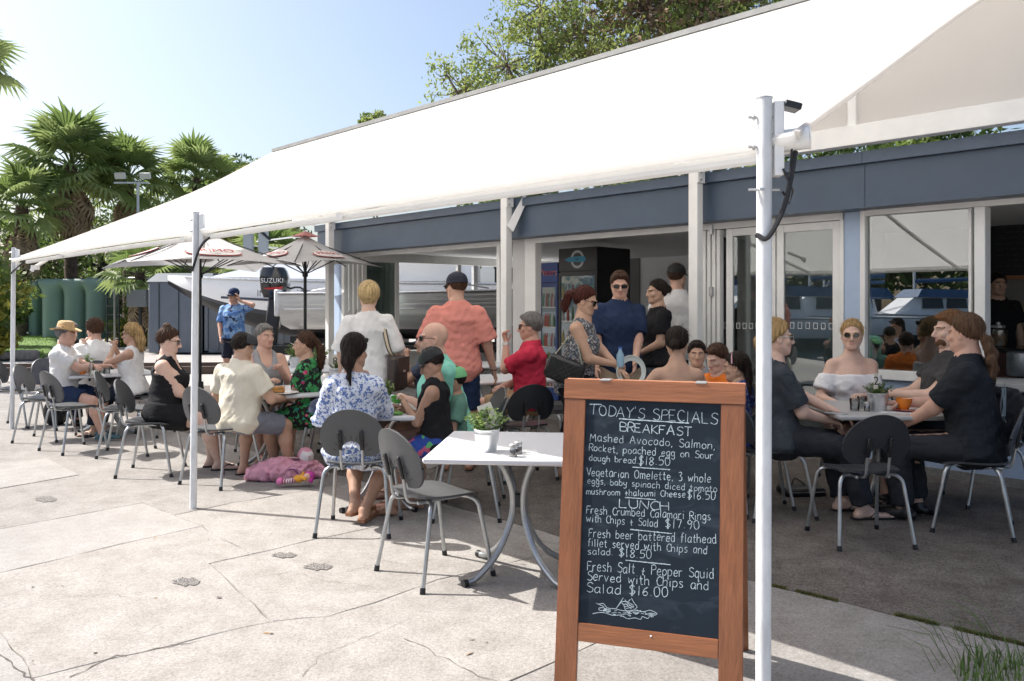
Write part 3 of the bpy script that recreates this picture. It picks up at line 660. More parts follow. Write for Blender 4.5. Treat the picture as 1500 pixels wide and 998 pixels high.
def fbox(mb, s0, s1, d0, d1, z0, z1, mi=0, bev=0):
    c = Fa((s0+s1)/2, (d0+d1)/2, (z0+z1)/2); return mb.box(c, (abs(s1-s0), abs(d1-d0), abs(z1-z0)), FROT, mi, bev=bev)
# ---- ground ----
g = MB().add([(-160, -60, -.045), (160, -60, -.045), (160, 260, -.045), (-160, 260, -.045)], [(0, 1, 2, 3)]).build('ground', concrete_mat('yard_concrete', (.46, .44, .415), (.38, .36, .34), .25, .1), kind='structure')
pave = bpy.data.objects.new('pavement', None); COL.objects.link(pave); pave['kind'] = 'structure'
def jit(p):
    return Vector((p.x+.007*math.sin(p.x*23+p.y*31)+.004*math.sin(p.x*71-p.y*57), p.y+.007*math.sin(p.x*29-p.y*19+1)+.004*math.sin(p.x*63+p.y*81), 0))
def slab(poly, m, gap=.0085, z=0.0, seg=.12, thick=.04):
    P = [p if isinstance(p, Vector) else (G(*p) if len(p) == 2 else Vector((p[0], p[1], 0))) for p in poly]; P = [Vector((p.x, p.y, 0)) for p in P]
    out = []
    for i, a in enumerate(P):
        b = P[(i+1) % len(P)]; L = (b-a).length; n = max(1, min(80, int(L/seg)))
        for k in range(n): out.append(jit(a+(b-a)*k/n))
    area = sum(out[i].x*out[(i+1) % len(out)].y-out[(i+1) % len(out)].x*out[i].y for i in range(len(out)))
    if area < 0: out.reverse()
    ins = []; N = len(out)
    for i in range(N):
        t = (out[(i+1) % N]-out[i-1]).normalized(); nn = Vector((-t.y, t.x, 0)); ins.append(out[i]+nn*gap*(.8+.5*math.sin(i*1.7)+.35*math.sin(i*4.1)))
    bm = bmesh.new(); vt = [bm.verts.new((p.x, p.y, z)) for p in ins]; vm = [bm.verts.new((p.x+(q.x-p.x)*-.6, p.y+(q.y-p.y)*-.6, z-.006)) for p, q in zip(ins, [ins[i]+(ins[i]-out[i]) for i in range(N)])]; vb = [bm.verts.new((v.co.x, v.co.y, z-thick)) for v in vm]
    tr_ = tessellate_polygon([[v.co.copy() for v in vt]])
    for t_ in tr_:
        try: bm.faces.new([vt[q] for q in t_])
        except ValueError: pass
    for i in range(N): j = (i+1) % N; bm.faces.new((vm[i], vm[j], vt[j], vt[i])); bm.faces.new((vb[i], vb[j], vm[j], vm[i]))
    bmesh.ops.recalc_face_normals(bm, faces=bm.faces)
    me = bpy.data.meshes.new('slab'); bm.to_mesh(me); bm.free(); me.materials.append(m); return link('slab', me, pave)
J5 = lambda x: (x, 745-.277*(675-x)) if x < 820 else (x, 785+.2353*(x-820)*1.0)
far = lambda x: J5(x)
a, b_, c_, c0, e_ = (50, 993), (399, 910), (322, 839), (308, 826), (366, 812)
slab([a, b_, c0, e_, (295, 771), (140, 806), (0, 839), (-60, 853), (0, 925)], concB)
slab([(0, 925), (-60, 853), (-700, 1000), (-500, 1500), (130, 1110), a], concC, .004)
slab([(0, 839), (140, 806), (295, 771), (255, 755), (209, 737), (0, 775), (-500, 880), (-700, 1000), (-60, 853)], concC, .003)
crk = [(480, 903), (548, 883), (640, 850), (720, 832), (800, 812), (850, 792)]
slab([c0, b_]+crk+[J5(820), J5(740), (675, 745), (520, 778), e_], concB)
j7 = [(560, 1085), (745, 998), (850, 951), (1010, 884), (1080, 846)]
slab([b_, a, (130, 1110), (-500, 1500), (200, 2600), (560, 1700)]+j7[:4]+[(1080, 846), J5(960), (850, 792)]+crk[::-1][1:], concB, .003)
slab([j7[0], (560, 1700), (200, 2600), (2600, 2600), (3000, 1298), (1500, 945), J5(1300), J5(1150), (1080, 846), j7[3], j7[2], j7[1]], concA)
slab([(295, 771), (255, 755), (340, 737), (430, 722), (530, 705), (600, 724), (675, 745), (520, 778), e_], concB)
slab([(255, 755), (209, 737), (0, 775), (-500, 880), (-2200, 900), (-3000, 640), (-1200, 560), (-300, 520), (-100, 527), J5(0), J5(200), J5(400), (530, 705), (430, 722), (340, 737)], concA)
far1 = [Fa(-12, -.3, 0), Fa(14, -.3, 0)]
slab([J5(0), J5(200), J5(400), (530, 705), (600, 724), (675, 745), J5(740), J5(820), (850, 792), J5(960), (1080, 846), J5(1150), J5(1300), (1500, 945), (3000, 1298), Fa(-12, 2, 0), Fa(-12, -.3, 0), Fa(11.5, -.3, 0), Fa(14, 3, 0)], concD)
# thin worn patch, spall pits
def sheet(poly, z, m, name, parent, **kw):
    P = [G(*p) for p in poly]; return MB().add([(p.x, p.y, z) for p in P], [tuple(range(len(P)))]).build(name, m, parent, smooth=False, **kw)
sheet([(-150, 742), (116, 696), (68, 672), (-150, 700)], .004, concC, 'patch', pave)
pit = mat('exposed_aggregate', (.30, .28, .26), .95, kind='voronoi', scale=130, col2=(.07, .065, .06), bump=.9, bscale=120)
for cx_, cy_, rx_, ry_ in ((274, 853, 19, 6), (321, 876, 4, 1.6), (417, 814, 17, 4), (467, 831, 20, 5), (68, 732, 15, 4), (500, 1010, 5, 2)):
    n = 22; sheet([(cx_+rx_*math.cos(6.283*k/n)*(1+.25*math.sin(k*3.3)), cy_+ry_*math.sin(6.283*k/n)*(1+.3*math.sin(k*2.1+1))) for k in range(n)], .0035, pit, 'spalled_patch', pave)
# hairline cracks
ck = MB()
def crack(pts, w=.003):
    P = [G(*p) for p in pts]; r = random.Random(len(pts)*7+int(pts[0][0])); Q = []
    for i in range(len(P)-1):
        n = max(2, int((P[i+1]-P[i]).length/.035))
        for k in range(n): Q.append(P[i].lerp(P[i+1], k/n)+Vector((r.uniform(-.010, .010), r.uniform(-.012, .012), 0)))
    vs = []; 
    for i, p in enumerate(Q):
        t = (Q[min(i+1, len(Q)-1)]-Q[max(0, i-1)]).normalized(); nn = Vector((-t.y, t.x, 0))*w*r.uniform(.3, 1.1); vs += [(p.x+nn.x, p.y+nn.y, .0028), (p.x-nn.x, p.y-nn.y, .0028)]
    ck.add(vs, [(2*i, 2*i+1, 2*i+3, 2*i+2) for i in range(len(Q)-1)])
crack([(100, 993), (170, 962), (240, 950), (262, 945), (300, 938)], .004); crack([(595, 935), (640, 960), (690, 985), (760, 1010)], .002); crack([(380, 845), (430, 838), (470, 850), (560, 862)], .0014)
crack([(420, 700), (600, 735), (820, 800)], .002); crack([(1000, 890), (1060, 930), (1075, 998)], .002); crack([(0, 960), (35, 985), (55, 1010)], .004); crack([(60, 880), (160, 870), (220, 885)], .0012); crack([(640, 835), (560, 822), (500, 842)], .0014)
crack([(1180, 760), (1300, 800), (1480, 830)], .0015); crack([(600, 905), (560, 925), (470, 960), (440, 998)], .0014)
ck.build('crack', mat('crack_shadow', (.10, .085, .075), .95), pave, smooth=False, kind='stuff')
sp_ = MB(); rs_ = random.Random(21)
for k in range(46):
    p = G(rs_.uniform(-50, 1100), rs_.uniform(640, 1100)); rr_ = rs_.uniform(.002, .006)*(1.6 if k % 7 == 0 else 1); a0 = rs_.uniform(0, 3); sp_.add([(p.x+rr_*math.cos(a0+q*1.05)*rs_.uniform(.7, 1.5), p.y+rr_*math.sin(a0+q*1.05)*rs_.uniform(.7, 1.5), .0026) for q in range(6)], [tuple(range(6))])
sp_.build('grit', mat('dark_grit', (.07, .05, .04), .9), pave, smooth=False, kind='stuff')
lv = MB()
for k in range(16): p = G(rs_.uniform(100, 1200), rs_.uniform(680, 1050)); a0 = rs_.uniform(0, 6.28); d = Vector((math.cos(a0), math.sin(a0), 0)); q = Vector((-d.y, d.x, 0)); L_ = rs_.uniform(.012, .03); lv.add([p-d*L_+Vector((0, 0, .003)), p+q*L_*.22+Vector((0, 0, .007)), p+d*L_+Vector((0, 0, .004)), p-q*L_*.22+Vector((0, 0, .003))], [(0, 1, 2, 3)])
lv.build('fallen_leaves', mat('dry_leaf', (.34, .22, .10), .8, var=.4, scale=20), smooth=False, kind='stuff')
# moss and grass in the joint by the wall side slab
moss = MB(); rr = random.Random(3)
for x0, x1 in ((1128, 1150), (1168, 1225), (1312, 1372), (1400, 1500), (560, 572)):
    for k in range(int((x1-x0)*22)):
        x = rr.uniform(x0, x1); p = G(*J5(x) if x > 820 else (x, 717)) ; p += Vector((rr.gauss(0, .008), rr.gauss(0, .010), 0)); h = rr.uniform(.003, .014); a_ = rr.uniform(0, 6.28); d = Vector((math.cos(a_), math.sin(a_), 0))
        q = Vector((-d.y, d.x, 0))*.0025; t = p+d*h*rr.uniform(.2, 1.2)+Vector((0, 0, h)); moss.add([p-q, p+q, t], [(0, 1, 2)])
moss.build('grass', mat('moss_green', (.12, .12, .035), .9, var=.4, scale=30), smooth=False, kind='stuff')
tuft = MB()
for k in range(1300):
    p = G(rr.uniform(1395, 1640), rr.uniform(935, 1130)); r0 = (p-G(1545, 1015)).length
    if r0 > .34: continue
    h = rr.uniform(.03, .15)*(1.25-r0*2); a_ = rr.uniform(0, 6.28); d = Vector((math.cos(a_), math.sin(a_), 0)); q = Vector((-d.y, d.x, 0))*.0032; b2 = rr.uniform(.1, .8)
    tuft.add([p-q, p+q, p+d*h*b2*.4+q*.8+Vector((0, 0, h*.6)), p+d*h*b2*.4-q*.8+Vector((0, 0, h*.6)), p+d*h*b2+Vector((0, 0, h))], [(0, 1, 2, 3), (3, 2, 4)])
for k in range(26):
    p = G(rr.uniform(1370, 1480), rr.uniform(935, 990)); h = rr.uniform(.08, .25); a_ = rr.uniform(1.8, 4.2); d = Vector((math.cos(a_), math.sin(a_), 0)); tuft.tube([p, p+d*h*.4+Vector((0, 0, h*.6)), p+d*h*1.1+Vector((0, 0, h*.75))], [.0016, .0013, .0006], 4)
tuft.build('grass', mat('grass_blade', (.11, .19, .04), .6, var=.4, scale=9, trans=.25), smooth=False, kind='stuff')

# ---- cafe building ----
ZT = fz(1500, 190, .32); ZL = fz(1500, 210, .32); ZB = fz(1500, 284, .27); ZHd = fz(1500, 288, .02)-.0
S0 = -8; SL = sx(497, 0); BW = 5.3; FL = .10
bld = thing('cafe_building', 'long low blue grey cafe with dark slate fascia and open folding doors behind the tables', 'building')
def part(name, m, parent=bld, **kw):
    def fin(mb): return mb.build(name, m, parent, **kw)
    return fin
# fascia (two pieces, joint seam), trim strip
for s0, s1 in ((S0, sx(1265, .3)), (sx(1265, .3)+.004, SL+.25)):
    mb = MB(); fbox(mb, s0, s1, .02, .27, ZB, ZL-.0); mb.build('fascia', fascia, bld); mb = MB(); fbox(mb, s0, s1, .03, .33, ZL+.003, ZT); mb.build('fascia_trim', fasciat, bld)
mb = MB(); fbox(mb, S0, SL+.20, -BW-.3, .028, ZT-.12, ZT-.05); mb.build('roof', mat('roof_sheet', (.45, .47, .5), .5, .3), bld)
mb = MB()
for k in range(90):
    s_ = S0+k*.21
    if s_ < SL+.1: fbox(mb, s_, s_+.05, -BW-.2, .02, ZT-.05, ZT-.015)
mb.build('roof_rib', M['roof_sheet'], bld, kind='stuff')
# ceiling, floor, back wall, left wall
ZC = ZHd+.05
inner = mat('interior_grey', (.80, .81, .82), .8, var=.05, scale=3); 
mb = MB(); fbox(mb, S0, SL, -BW, .0, ZC, ZC+.06); mb.build('ceiling', mat('ceiling_white', (.8, .8, .8), .8), bld)
mb = MB(); fbox(mb, S0, SL, -BW, -.12, -.02, FL); mb.build('floor', mat('interior_floor', (.22, .21, .20), .55, var=.2, scale=3), bld)
mb = MB(); fbox(mb, S0, SL, -BW-.1, -BW, -.02, ZC+.06); mb.build('back_wall', inner, bld)
mb = MB(); fbox(mb, sx(1043)-.5, sx(1043)-.42, -BW+.0, -.15, FL, ZC); mb.build('partition', inner, bld)
mb = MB(); fbox(mb, S0-.1, S0, -BW-.1, 0, -.02, ZC+.06); mb.build('end_wall', inner, bld)
# wall pieces on facade: left corner, pier between doors and window, right window sill wall, piers
def facwall(p0, p1, z0, z1, name='wall', m=bluewall, d0=-.12, d1=0): mb = MB(); fbox(mb, sx(p0), sx(p1), d0, d1, z0, z1); return mb.build(name, m, bld)
facwall(487, 501, 0, ZB); facwall(1237, 1261, 0, ZB)
ZS = fz(1262, 545)-.02
mb = MB(); fbox(mb, S0, sx(1261.5), -.12, -.002, 0, ZS-.01); mb.build('wall', bluewall, bld)
mb = MB(); fbox(mb, S0, sx(1160), -.002, .012, 0, .07); mb.build('plinth', concA, bld)
mb = MB(); fbox(mb, sx(751), sx(769), -.14, 0, 0, ZB); mb.build('pier', mat('pier_grey', (.58, .57, .56), .6, var=.05, scale=5), bld)
# head frame over doors
mb = MB(); fbox(mb, sx(501), sx(733), -.10, .01, ZHd-.07, ZB+.0); mb.build('door_head', whiteal, bld)
mb = MB(); fbox(mb, sx(769), sx(1235), -.10, .01, ZHd-.07, ZB+.0); mb.build('door_head', whiteal, bld)
for p0, p1 in ((501, 505), (728, 733), (769.5, 785), (1230, 1236.5)):
    mb = MB(); fbox(mb, sx(p0), sx(p1), -.10, .012, FL, ZHd-.07, bev=.004); mb.build('door_jamb', whiteal, bld)
wg = glass_mat('window_glass', (.76, .82, .80), 0, .14)
def door_panel(P0, P1, z0, z1, fr=.075, th=.04, parent=bld, gm=wg, name='folding_door', mid=True):
    """glazed leaf standing between floor points P0, P1"""
    P0 = Vector((P0.x, P0.y, 0)); P1 = Vector((P1.x, P1.y, 0)); d = P1-P0; L = d.length; rz = math.atan2(d.y, d.x); c = (P0+P1)/2; mb = MB()
    def bx(x0, x1, za, zb, t=th): mb.box(P0+d.normalized()*((x0+x1)/2)+Vector((0, 0, (za+zb)/2)), (x1-x0, t, zb-za), rz, bev=.003)
    bx(0, fr, z0, z1); bx(L-fr, L, z0, z1); bx(fr, L-fr, z1-fr, z1); bx(fr, L-fr, z0, z0+fr*1.3)
    o = mb.build(name, whiteal, parent); gb = MB(); gb.box(c+Vector((0, 0, (z0+z1)/2)), (L-2*fr, .008, z1-z0-2*fr), rz); gb.build('pane', gm, o, smooth=False)
    return o
zt_ = ZHd-.075
dp1 = door_panel(Fa(sx(1134), -.04), Fa(sx(1062), -.04), FL+.01, zt_); dp2 = door_panel(Fa(sx(1229.5), -.04), Fa(sx(1136), -.04), FL+.01, zt_)
for dp, p0, p1 in ((dp1, 1060, 1107), (dp2, 1158, 1215)):   # row of small printed squares across the glass
    mb = MB(); n = 6
    for k in range(n):
        s_ = sx(p0+(p1-p0)*k/(n-1)); z_ = fz(p0, 477); 
        for (a0, a1, b0, b1) in ((-.022, .022, .024, .030), (-.022, .022, -.030, -.024), (-.022, -.016, -.024, .024), (.016, .022, -.024, .024)): fbox(mb, s_+a0, s_+a1, -.034, -.033, z_+b0, z_+b1)
    mb.build('marking_square', mat('frosted_film', (.55, .57, .56), .6), dp, smooth=False)
for k, px_ in enumerate((1031, 1038, 1045, 1052)):       # folded stack by the post
    door_panel(Fa(sx(px_), -.0), Fa(sx(px_), .0)+Vector((NX, NY, 0))*-.62, FL+.01, zt_, name='folding_door')
mb = MB()
for z_ in (.5, 1.55, 2.2): fbox(mb, sx(1043)-.02, sx(1043)+.02, .0, .03, z_, z_+.10)
mb.build('hinge', galv, bld, kind='stuff')
for k, px_ in enumerate((509, 515.5, 522, 529)): door_panel(Fa(sx(px_), -.02), Fa(sx(px_), -.02)+Vector((NX, NY, 0))*-.72, FL+.01, zt_, gm=wg, name='folding_door')
mb = MB()
for px_ in (514, 524):
    p = Fa(sx(px_), .012, fz(510, 462)); mb.tube([p+Vector((0, 0, -.09)), p+Vector((NX*.03, NY*.03, -.05)), p+Vector((NX*.03, NY*.03, .05)), p+Vector((0, 0, .09))], .009, 6)
mb.build('door_handle', galv, bld)
greeng = mat('green_lined_glass', (.035, .13, .085), .12, spec=.6, kind='wave', scale=3, col2=(.06, .18, .125), stretch=(1, 1, 0.0))
pA = At(536, 447, 14.4); pB = At(584, 447, 14.9); door_panel(pA, pB, FL+.01, 1.46+(447-377)/F*14.6, gm=greeng, name='folding_door', fr=.10)
# left (side) wall: posts, low wall
def lw(t0, t1, z0, z1, name, m, w_=.1, off=0):
    c = Fa(SL-w_/2+off, -(t0+t1)/2, (z0+z1)/2); return MB().box(c, (w_, t1-t0, z1-z0), FROT).build(name, m, bld)
lw(.0, .15, 0, ZC, 'corner_post', bluewall); lw(.15, BW, -.02, .60, 'side_wall', mat('side_wall_grey', (.7, .7, .68), .7)); lw(.15, BW, ZHd-.10, ZC, 'side_head', whiteal)
lw(2.55, 2.63, .6, ZHd-.1, 'side_post', galv, .07); lw(2.95, 3.05, .6, ZHd-.1, 'side_post', galv, .07); lw(BW-.12, BW, .6, ZHd-.1, 'side_post', whiteal, .07)
lw(.15, BW, .60, .64, 'side_sill', whiteal, .16)
# right hand sliding window
win = MB(); s1_, s0_ = sx(1262), S0
zw0, zw1 = ZS, ZHd
def wbar(a, b2, z0, z1, d0=-.06, d1=.03, name='window_frame', bev=.004): mb = MB(); fbox(mb, a, b2, d0, d1, z0, z1, bev=bev); return mb.build(name, whiteal, bld)
wbar(sx(1261.5), sx(1269), zw0+.05, zw1); wbar(S0, sx(1269.1), zw1-.055, zw1+.02); wbar(sx(1430), sx(1446), zw0+.05, zw1-.056, -.09, .05); wbar(sx(1419), sx(1423.5), zw0+.05, zw1-.056, -.05, .01); wbar(sx(1271), sx(1274.5), zw0+.05, zw1-.056, -.07, -.04)
mb = MB(); fbox(mb, sx(1430.5), sx(1262), -.06, .07, zw0-.03, zw0+.048, bev=.004); mb.build('window_sill', whiteal, bld)
mb = MB(); fbox(mb, S0, sx(1431), -.30, .30, zw0-.035, zw0+.02, bev=.004); mb.build('servery_counter', mat('servery_stone', (.42, .42, .41), .4), bld)
gb = MB(); fbox(gb, sx(1429), sx(1270), -.032, -.024, zw0+.05, zw1-.056); gb.build('pane', glass_mat('window_glass_dark', (.60, .66, .66), 0, .26), bld, smooth=False)
# interior counter, menu board, back bar
tim = mat('dark_timber', (.10, .035, .022), .45, var=.35, scale=2, kind='wave', stretch=(1, 1, 6))
cnt = thing('service_counter', 'dark timber slatted service counter inside the right hand servery opening', 'counter')
mb = MB(); fbox(mb, S0+.5, sx(1448, -1.7), -2.3, -1.7, FL, 1.0); mb.build('carcass', mat('counter_core', (.03, .02, .016), .6), cnt)
for k in range(12): mb = MB(); fbox(mb, S0+.5, sx(1448, -1.7)+.0, -1.7, -1.682, FL+.02+k*.073, FL+.085+k*.073); mb.build('slat', tim, cnt)
mb = MB(); fbox(mb, S0+.5, sx(1446, -1.7)+.02, -2.35, -1.64, 1.003, 1.035); mb.build('counter_top', mat('black_top', (.02, .02, .022), .25), cnt)
mb = MB(); fbox(mb, S0+.1, sx(1448, -3.4)+1.2, -3.19, -3.16, FL, ZC); mb.build('servery_back_wall', mat('servery_wall', (.20, .195, .185), .8), bld)
mb = MB(); fbox(mb, S0+.1, sx(1448, -3.4)+1.19, -3.158, -3.145, .9, 1.5); mb.build('splashback', mat('tiles_beige', (.22, .18, .13), .4), bld)
mn = thing('menu_board', 'small framed black menu board on the wall inside the right hand servery', 'menu board'); cc = Fa(sx(1513, -3.12), -3.12, fz(1513, 358, -3.12))
MB().box(cc, (.95, .03, .78), FROT, bev=.004).build('frame', mat('menu_frame', (.30, .13, .05), .5), mn); MB().box(cc+Vector((NX, NY, 0))*.018, (.86, .006, .69), FROT).build('board', mat('blackboard', (.012, .013, .016), .7), mn)
sm = MB(); rq = random.Random(5)
for k in range(9):
    z_ = cc.z+.27-k*.064; s_ = sx(1513, -3.12)-.36
    while s_ < sx(1513, -3.12)+.3: w_ = rq.uniform(.02, .09); fbox(sm, s_, s_+w_, -3.098, -3.0965, z_, z_+.012); s_ += w_+.03
sm.build('chalk_line', mat('chalk_dim', (.045, .045, .045), .9), mn, smooth=False, kind='stuff')
jr = thing('glass_jar', 'glass jar of biscuits on the dark service counter', 'jar', Fa(sx(1462, -1.9), -1.9, 1.036)); MB().lathe([(.075, 0), (.08, .02), (.08, .17), (.06, .19)], n=14).build('jar', glass_mat('jar_glass', (.8, .85, .85), .02, .1), jr); MB().lathe([(.065, .192), (.067, .215), (.02, .225), (.02, .25)], n=14).build('lid', galv, jr); MB().lathe([(.07, .01), (.07, .13)], n=10).build('biscuits', mat('biscuit', (.35, .19, .09), .8, var=.5, scale=40), jr)
cn = thing('metal_canister', 'shiny ribbed metal canister on the ledge of the servery opening', 'canister', Fa(sx(1494, -.9), -.9, 0)); mb = MB(); mb.lathe([(.10, .83), (.105, .84), (.105, 1.03), (.09, 1.04)], n=18); mb.build('drum', galv, cn); MB().lathe([(.12, 0), (.03, .01), (.03, .82), (.12, .828)], n=10).build('stand', darkm, cn)
mb = MB(); fbox(mb, S0+.05, sx(1043)-.55, -3.25, -3.2, FL, ZC); mb.build('added_reflection_backing', mat('added_reflection_backing', (.05, .045, .042), .7), bld)  # added dark wall behind the glass so its reflections show more strongly
# interior dark door + chalk side panel, fridges
mb = MB(); s_ = sx(925, -BW); fbox(mb, sx(938, -BW), sx(917, -BW), -BW, -BW+.03, FL, fz(925, 374, -BW)); mb.build('interior_door', mat('door_dark', (.14, .14, .14), .6), bld)
def fridge(px0, px1, D, ztop, label, body, header, txt, depth=.7, wscale=1, hh=.32):
    t = thing('drinks_fridge', label, 'fridge'); k0 = (px0-CX)/F; w_ = 0
    P1 = At(px0, 447, D); P1.z = 0   # left front edge (far end along u)
    # find point along -u from P1 hitting px1
    for q in range(1, 200):
        P0 = P1-Vector((UX, UY, 0))*q*.01
        if CX+F*P0.x/P0.y >= px1: w_ = q*.01; break
    c = (P0+P1)/2-Vector((NX, NY, 0))*depth/2; zt = ztop
    MB().box(c+Vector((0, 0, (FL+zt)/2)), (w_, depth, zt-FL), FROT, bev=.01).build('cabinet', body, t)
    f0 = (P0+P1)/2+Vector((NX, NY, 0))*.012
    MB().box(f0+Vector((0, 0, zt-hh/2)), (w_, .024, hh), FROT, bev=.003).build('header', header, t)
    d_ = MB(); n_ = Vector((NX, NY, 0)); u_ = Vector((UX, UY, 0))
    z0, z1 = FL+.12, zt-hh-.02
    for a0, a1, b0, b1 in ((-w_/2, -w_/2+.04, z0, z1), (w_/2-.04, w_/2, z0, z1), (-w_/2+.04, w_/2-.04, z1-.05, z1), (-w_/2+.04, w_/2-.04, z0, z0+.06)): d_.box(f0+u_*((a0+a1)/2)+Vector((0, 0, (b0+b1)/2)), (a1-a0, .03, b1-b0), FROT)
    dr = d_.build('door', body, t); MB().box(f0+Vector((0, 0, (z0+z1)/2)), (w_-.08, .006, z1-z0-.1), FROT).build('pane', glass_mat('fridge_glass', (.75, .85, .9), .02, .12), dr)
    MB().box(f0+n_*-.004+Vector((0, 0, (z0+z1)/2)), (w_-.07, .008, z1-z0-.09), FROT).build('interior', mat('fridge_inside', (.12, .17, .20), .5, emis=(.5, .68, .8, .03)), t)
    rb = random.Random(int(px0)); cols = [(.30, .08, .06), (.35, .30, .12), (.10, .2, .12), (.4, .42, .42), (.10, .14, .25), (.30, .36, .4)]
    for sh in range(5):
        zz = z0+.07+sh*(z1-z0-.12)/5; MB().box(f0+n_*-.001+Vector((0, 0, zz)), (w_-.09, .012, .012), FROT).build('shelf', whiteal, t)
        for k in range(7):
            p = f0+n_*.0+u_*(-w_/2+.08+k*(w_-.16)/6)+Vector((0, 0, zz+.007)); MB().lathe([(.022, 0), (.022, .12), (.010, .16), (.010, .19)], p, 8).build('bottle', mat('bottle_%d' % (rb.randrange(6)), cols[rb.randrange(6)], .3), t)
    fr_ = frame(f0+n_*.014+Vector((0, 0, zt-hh/2)), (UX*-1, UY*-1, 0), (0, 0, 1)); return t, fr_, w_
tF, fr_, w_ = fridge(820, 876, 11.6, fz(848, 366, -1)*0+H+(447-365)/F*11.6, 'tall black drinks fridge with blue emblem on its header inside the cafe', mat('fridge_black', (.015, .015, .017), .3), mat('fridge_header', (.035, .032, .032), .35, var=.4, scale=2, stretch=(1, 1, 6)), None)
ring = MB(); n = 28
for k in range(n):
    t0, t1 = 6.283*k/n, 6.283*(k+1)/n; ring.add([fr_@Vector((r*math.cos(t), r*math.sin(t), .0)) for r, t in ((.09, t0), (.125, t0), (.125, t1), (.09, t1))], [(0, 1, 2, 3)])
ring.build('ring_emblem', mat('emblem_grey', (.55, .57, .58), .4), tF, smooth=False)
MB().add([fr_@Vector(p) for p in ((-.24, 0, .003), (-.15, .035, .003), (.13, .04, .003), (.16, .0, .003), (.13, -.04, .003), (-.15, -.035, .003))], [tuple(range(6))]).build('banner_emblem', mat('emblem_blue', (.03, .32, .50), .4), tF, smooth=False)
text('lettering', 'cafe', .05, mat('emblem_dark', (.02, .05, .08), .5), fr_@Matrix.Translation((0, 0, .006)), tF)
chk = mat('chalk_grey', (.30, .30, .29), .9)
mch = frame(At(897, 0, 11.9)*0+At(899, 425, 11.85), (.725, .689, 0), (0, 0, 1))
mch = frame(At(876, 447, 11.45)+Vector((.725, .6888, 0))*.36+Vector((.6888, -.725, 0))*.012+Vector((0, 0, .32)), (.725, .6888, 0), (0, 0, 1))
for k, tx in enumerate(('WHO CREATED', 'NIGHT', 'WHILE', 'LITTLE', 'ELEPHANTS', 'SHINE')): text('chalk_writing', tx, .075, chk, mch@Matrix.Translation((.0, .02-k*.085, 0)), tF, kind='stuff')
tF2, fr2, w2 = fridge(792, 818, 11.9, H+(447-386)/F*11.9, 'blue ice cream fridge with white and red lettering beside the black fridge', mat('fridge_blue', (.012, .05, .22), .3), mat('fridge_blue2', (.015, .06, .28), .3), None, hh=.28, depth=.5)
text('lettering', 'Peters', .135, mat('letter_white', (.8, .8, .8), .5), fr2@Matrix.Translation((0, 0, .004)), tF2); text('lettering', 'Peters', .128, mat('letter_red', (.55, .03, .05), .5), fr2@Matrix.Translation((.003, .0, .006)), tF2)

# ---- white posts with beam, tie plates ----
PD = .42; ZP = fz(1019, 250, PD); ZBM = ZP+.02
BH = .17
for px_ in (1019, 741.5, 483):
    s_ = sx(px_, PD); t = thing('veranda_post', {1019: 'square white post between the open doorway and the folding doors', 741.5: 'square white post in front of the grey pier beside the red shirt man', 483: 'square white post at the left corner of the cafe'}[px_], 'post', Fa(s_, PD, 0))
    t.rotation_euler.z = FROT; MB().box((0, 0, ZP/2), (.105, .105, ZP), 0, bev=.006).build('post', white, t); MB().box((0, 0, .006), (.16, .16, .012)).build('base_plate', galv, t)
    mb = MB(); mb.box((-.065, 0, ZP-.06), (.012, .12, .14)); mb.box((-.11, .0, ZP-.005), (.12, .12, .012)); mb.build('bracket', white, t)
    for z_ in (.03, .10): MB().tube([(-.07, .02, ZP-z_), (-.085, .02, ZP-z_)], .011, 6).build('bolt', galv, t)
cn_ = thing('canopy', 'large white fabric canopy stretched from the front poles up to a ridge over the cafe', 'canopy')
sR0 = -3.2; sR1 = sx(400, PD)
ZRg = (H+(447-110)/F*Fa(sx(800, PD), PD).y); 
mb = MB(); fbox(mb, sR0-1, sR1-.8, PD-.06, PD+.06, ZBM, ZBM+BH, bev=.004); mb.build('rear_beam', white, cn_)
# vertical rear valance, seams
val = mat('canvas_beige', (.86, .82, .77), .8, var=.03, scale=3, trans=.5, bump=.05, bscale=9); fab = mat('canvas_white', (.88, .87, .85), .75, trans=.68, bump=.04, bscale=4)
mb = MB(); fbox(mb, sR0-1, sR1-.1, PD-.006, PD+.006, ZBM+BH, ZRg-.02); mb.build('rear_valance', val, cn_)
for px_ in (1250, 880, 600):
    mb = MB(); s_ = sx(px_, PD); fbox(mb, s_-.035, s_+.035, PD+.006, PD+.035, ZBM+BH, ZRg-.03); mb.build('valance_rib', white, cn_)
poles = [(1118, 1110, 145), (283, 745, 312), (17.5, 628, 364)]
PP = [G(px_, py_) for px_, py_, _ in poles]
ZE = 2.0
off = Vector((NX, NY, 0))
A0 = PP[0]+Vector((.6888, -.725, 0))*.10+off*-.02; A1 = PP[1]+off*-.04; A2 = PP[2]+Vector((UX, UY, 0))*-.06
R0 = Fa(sx(1452, PD), PD, ZRg)
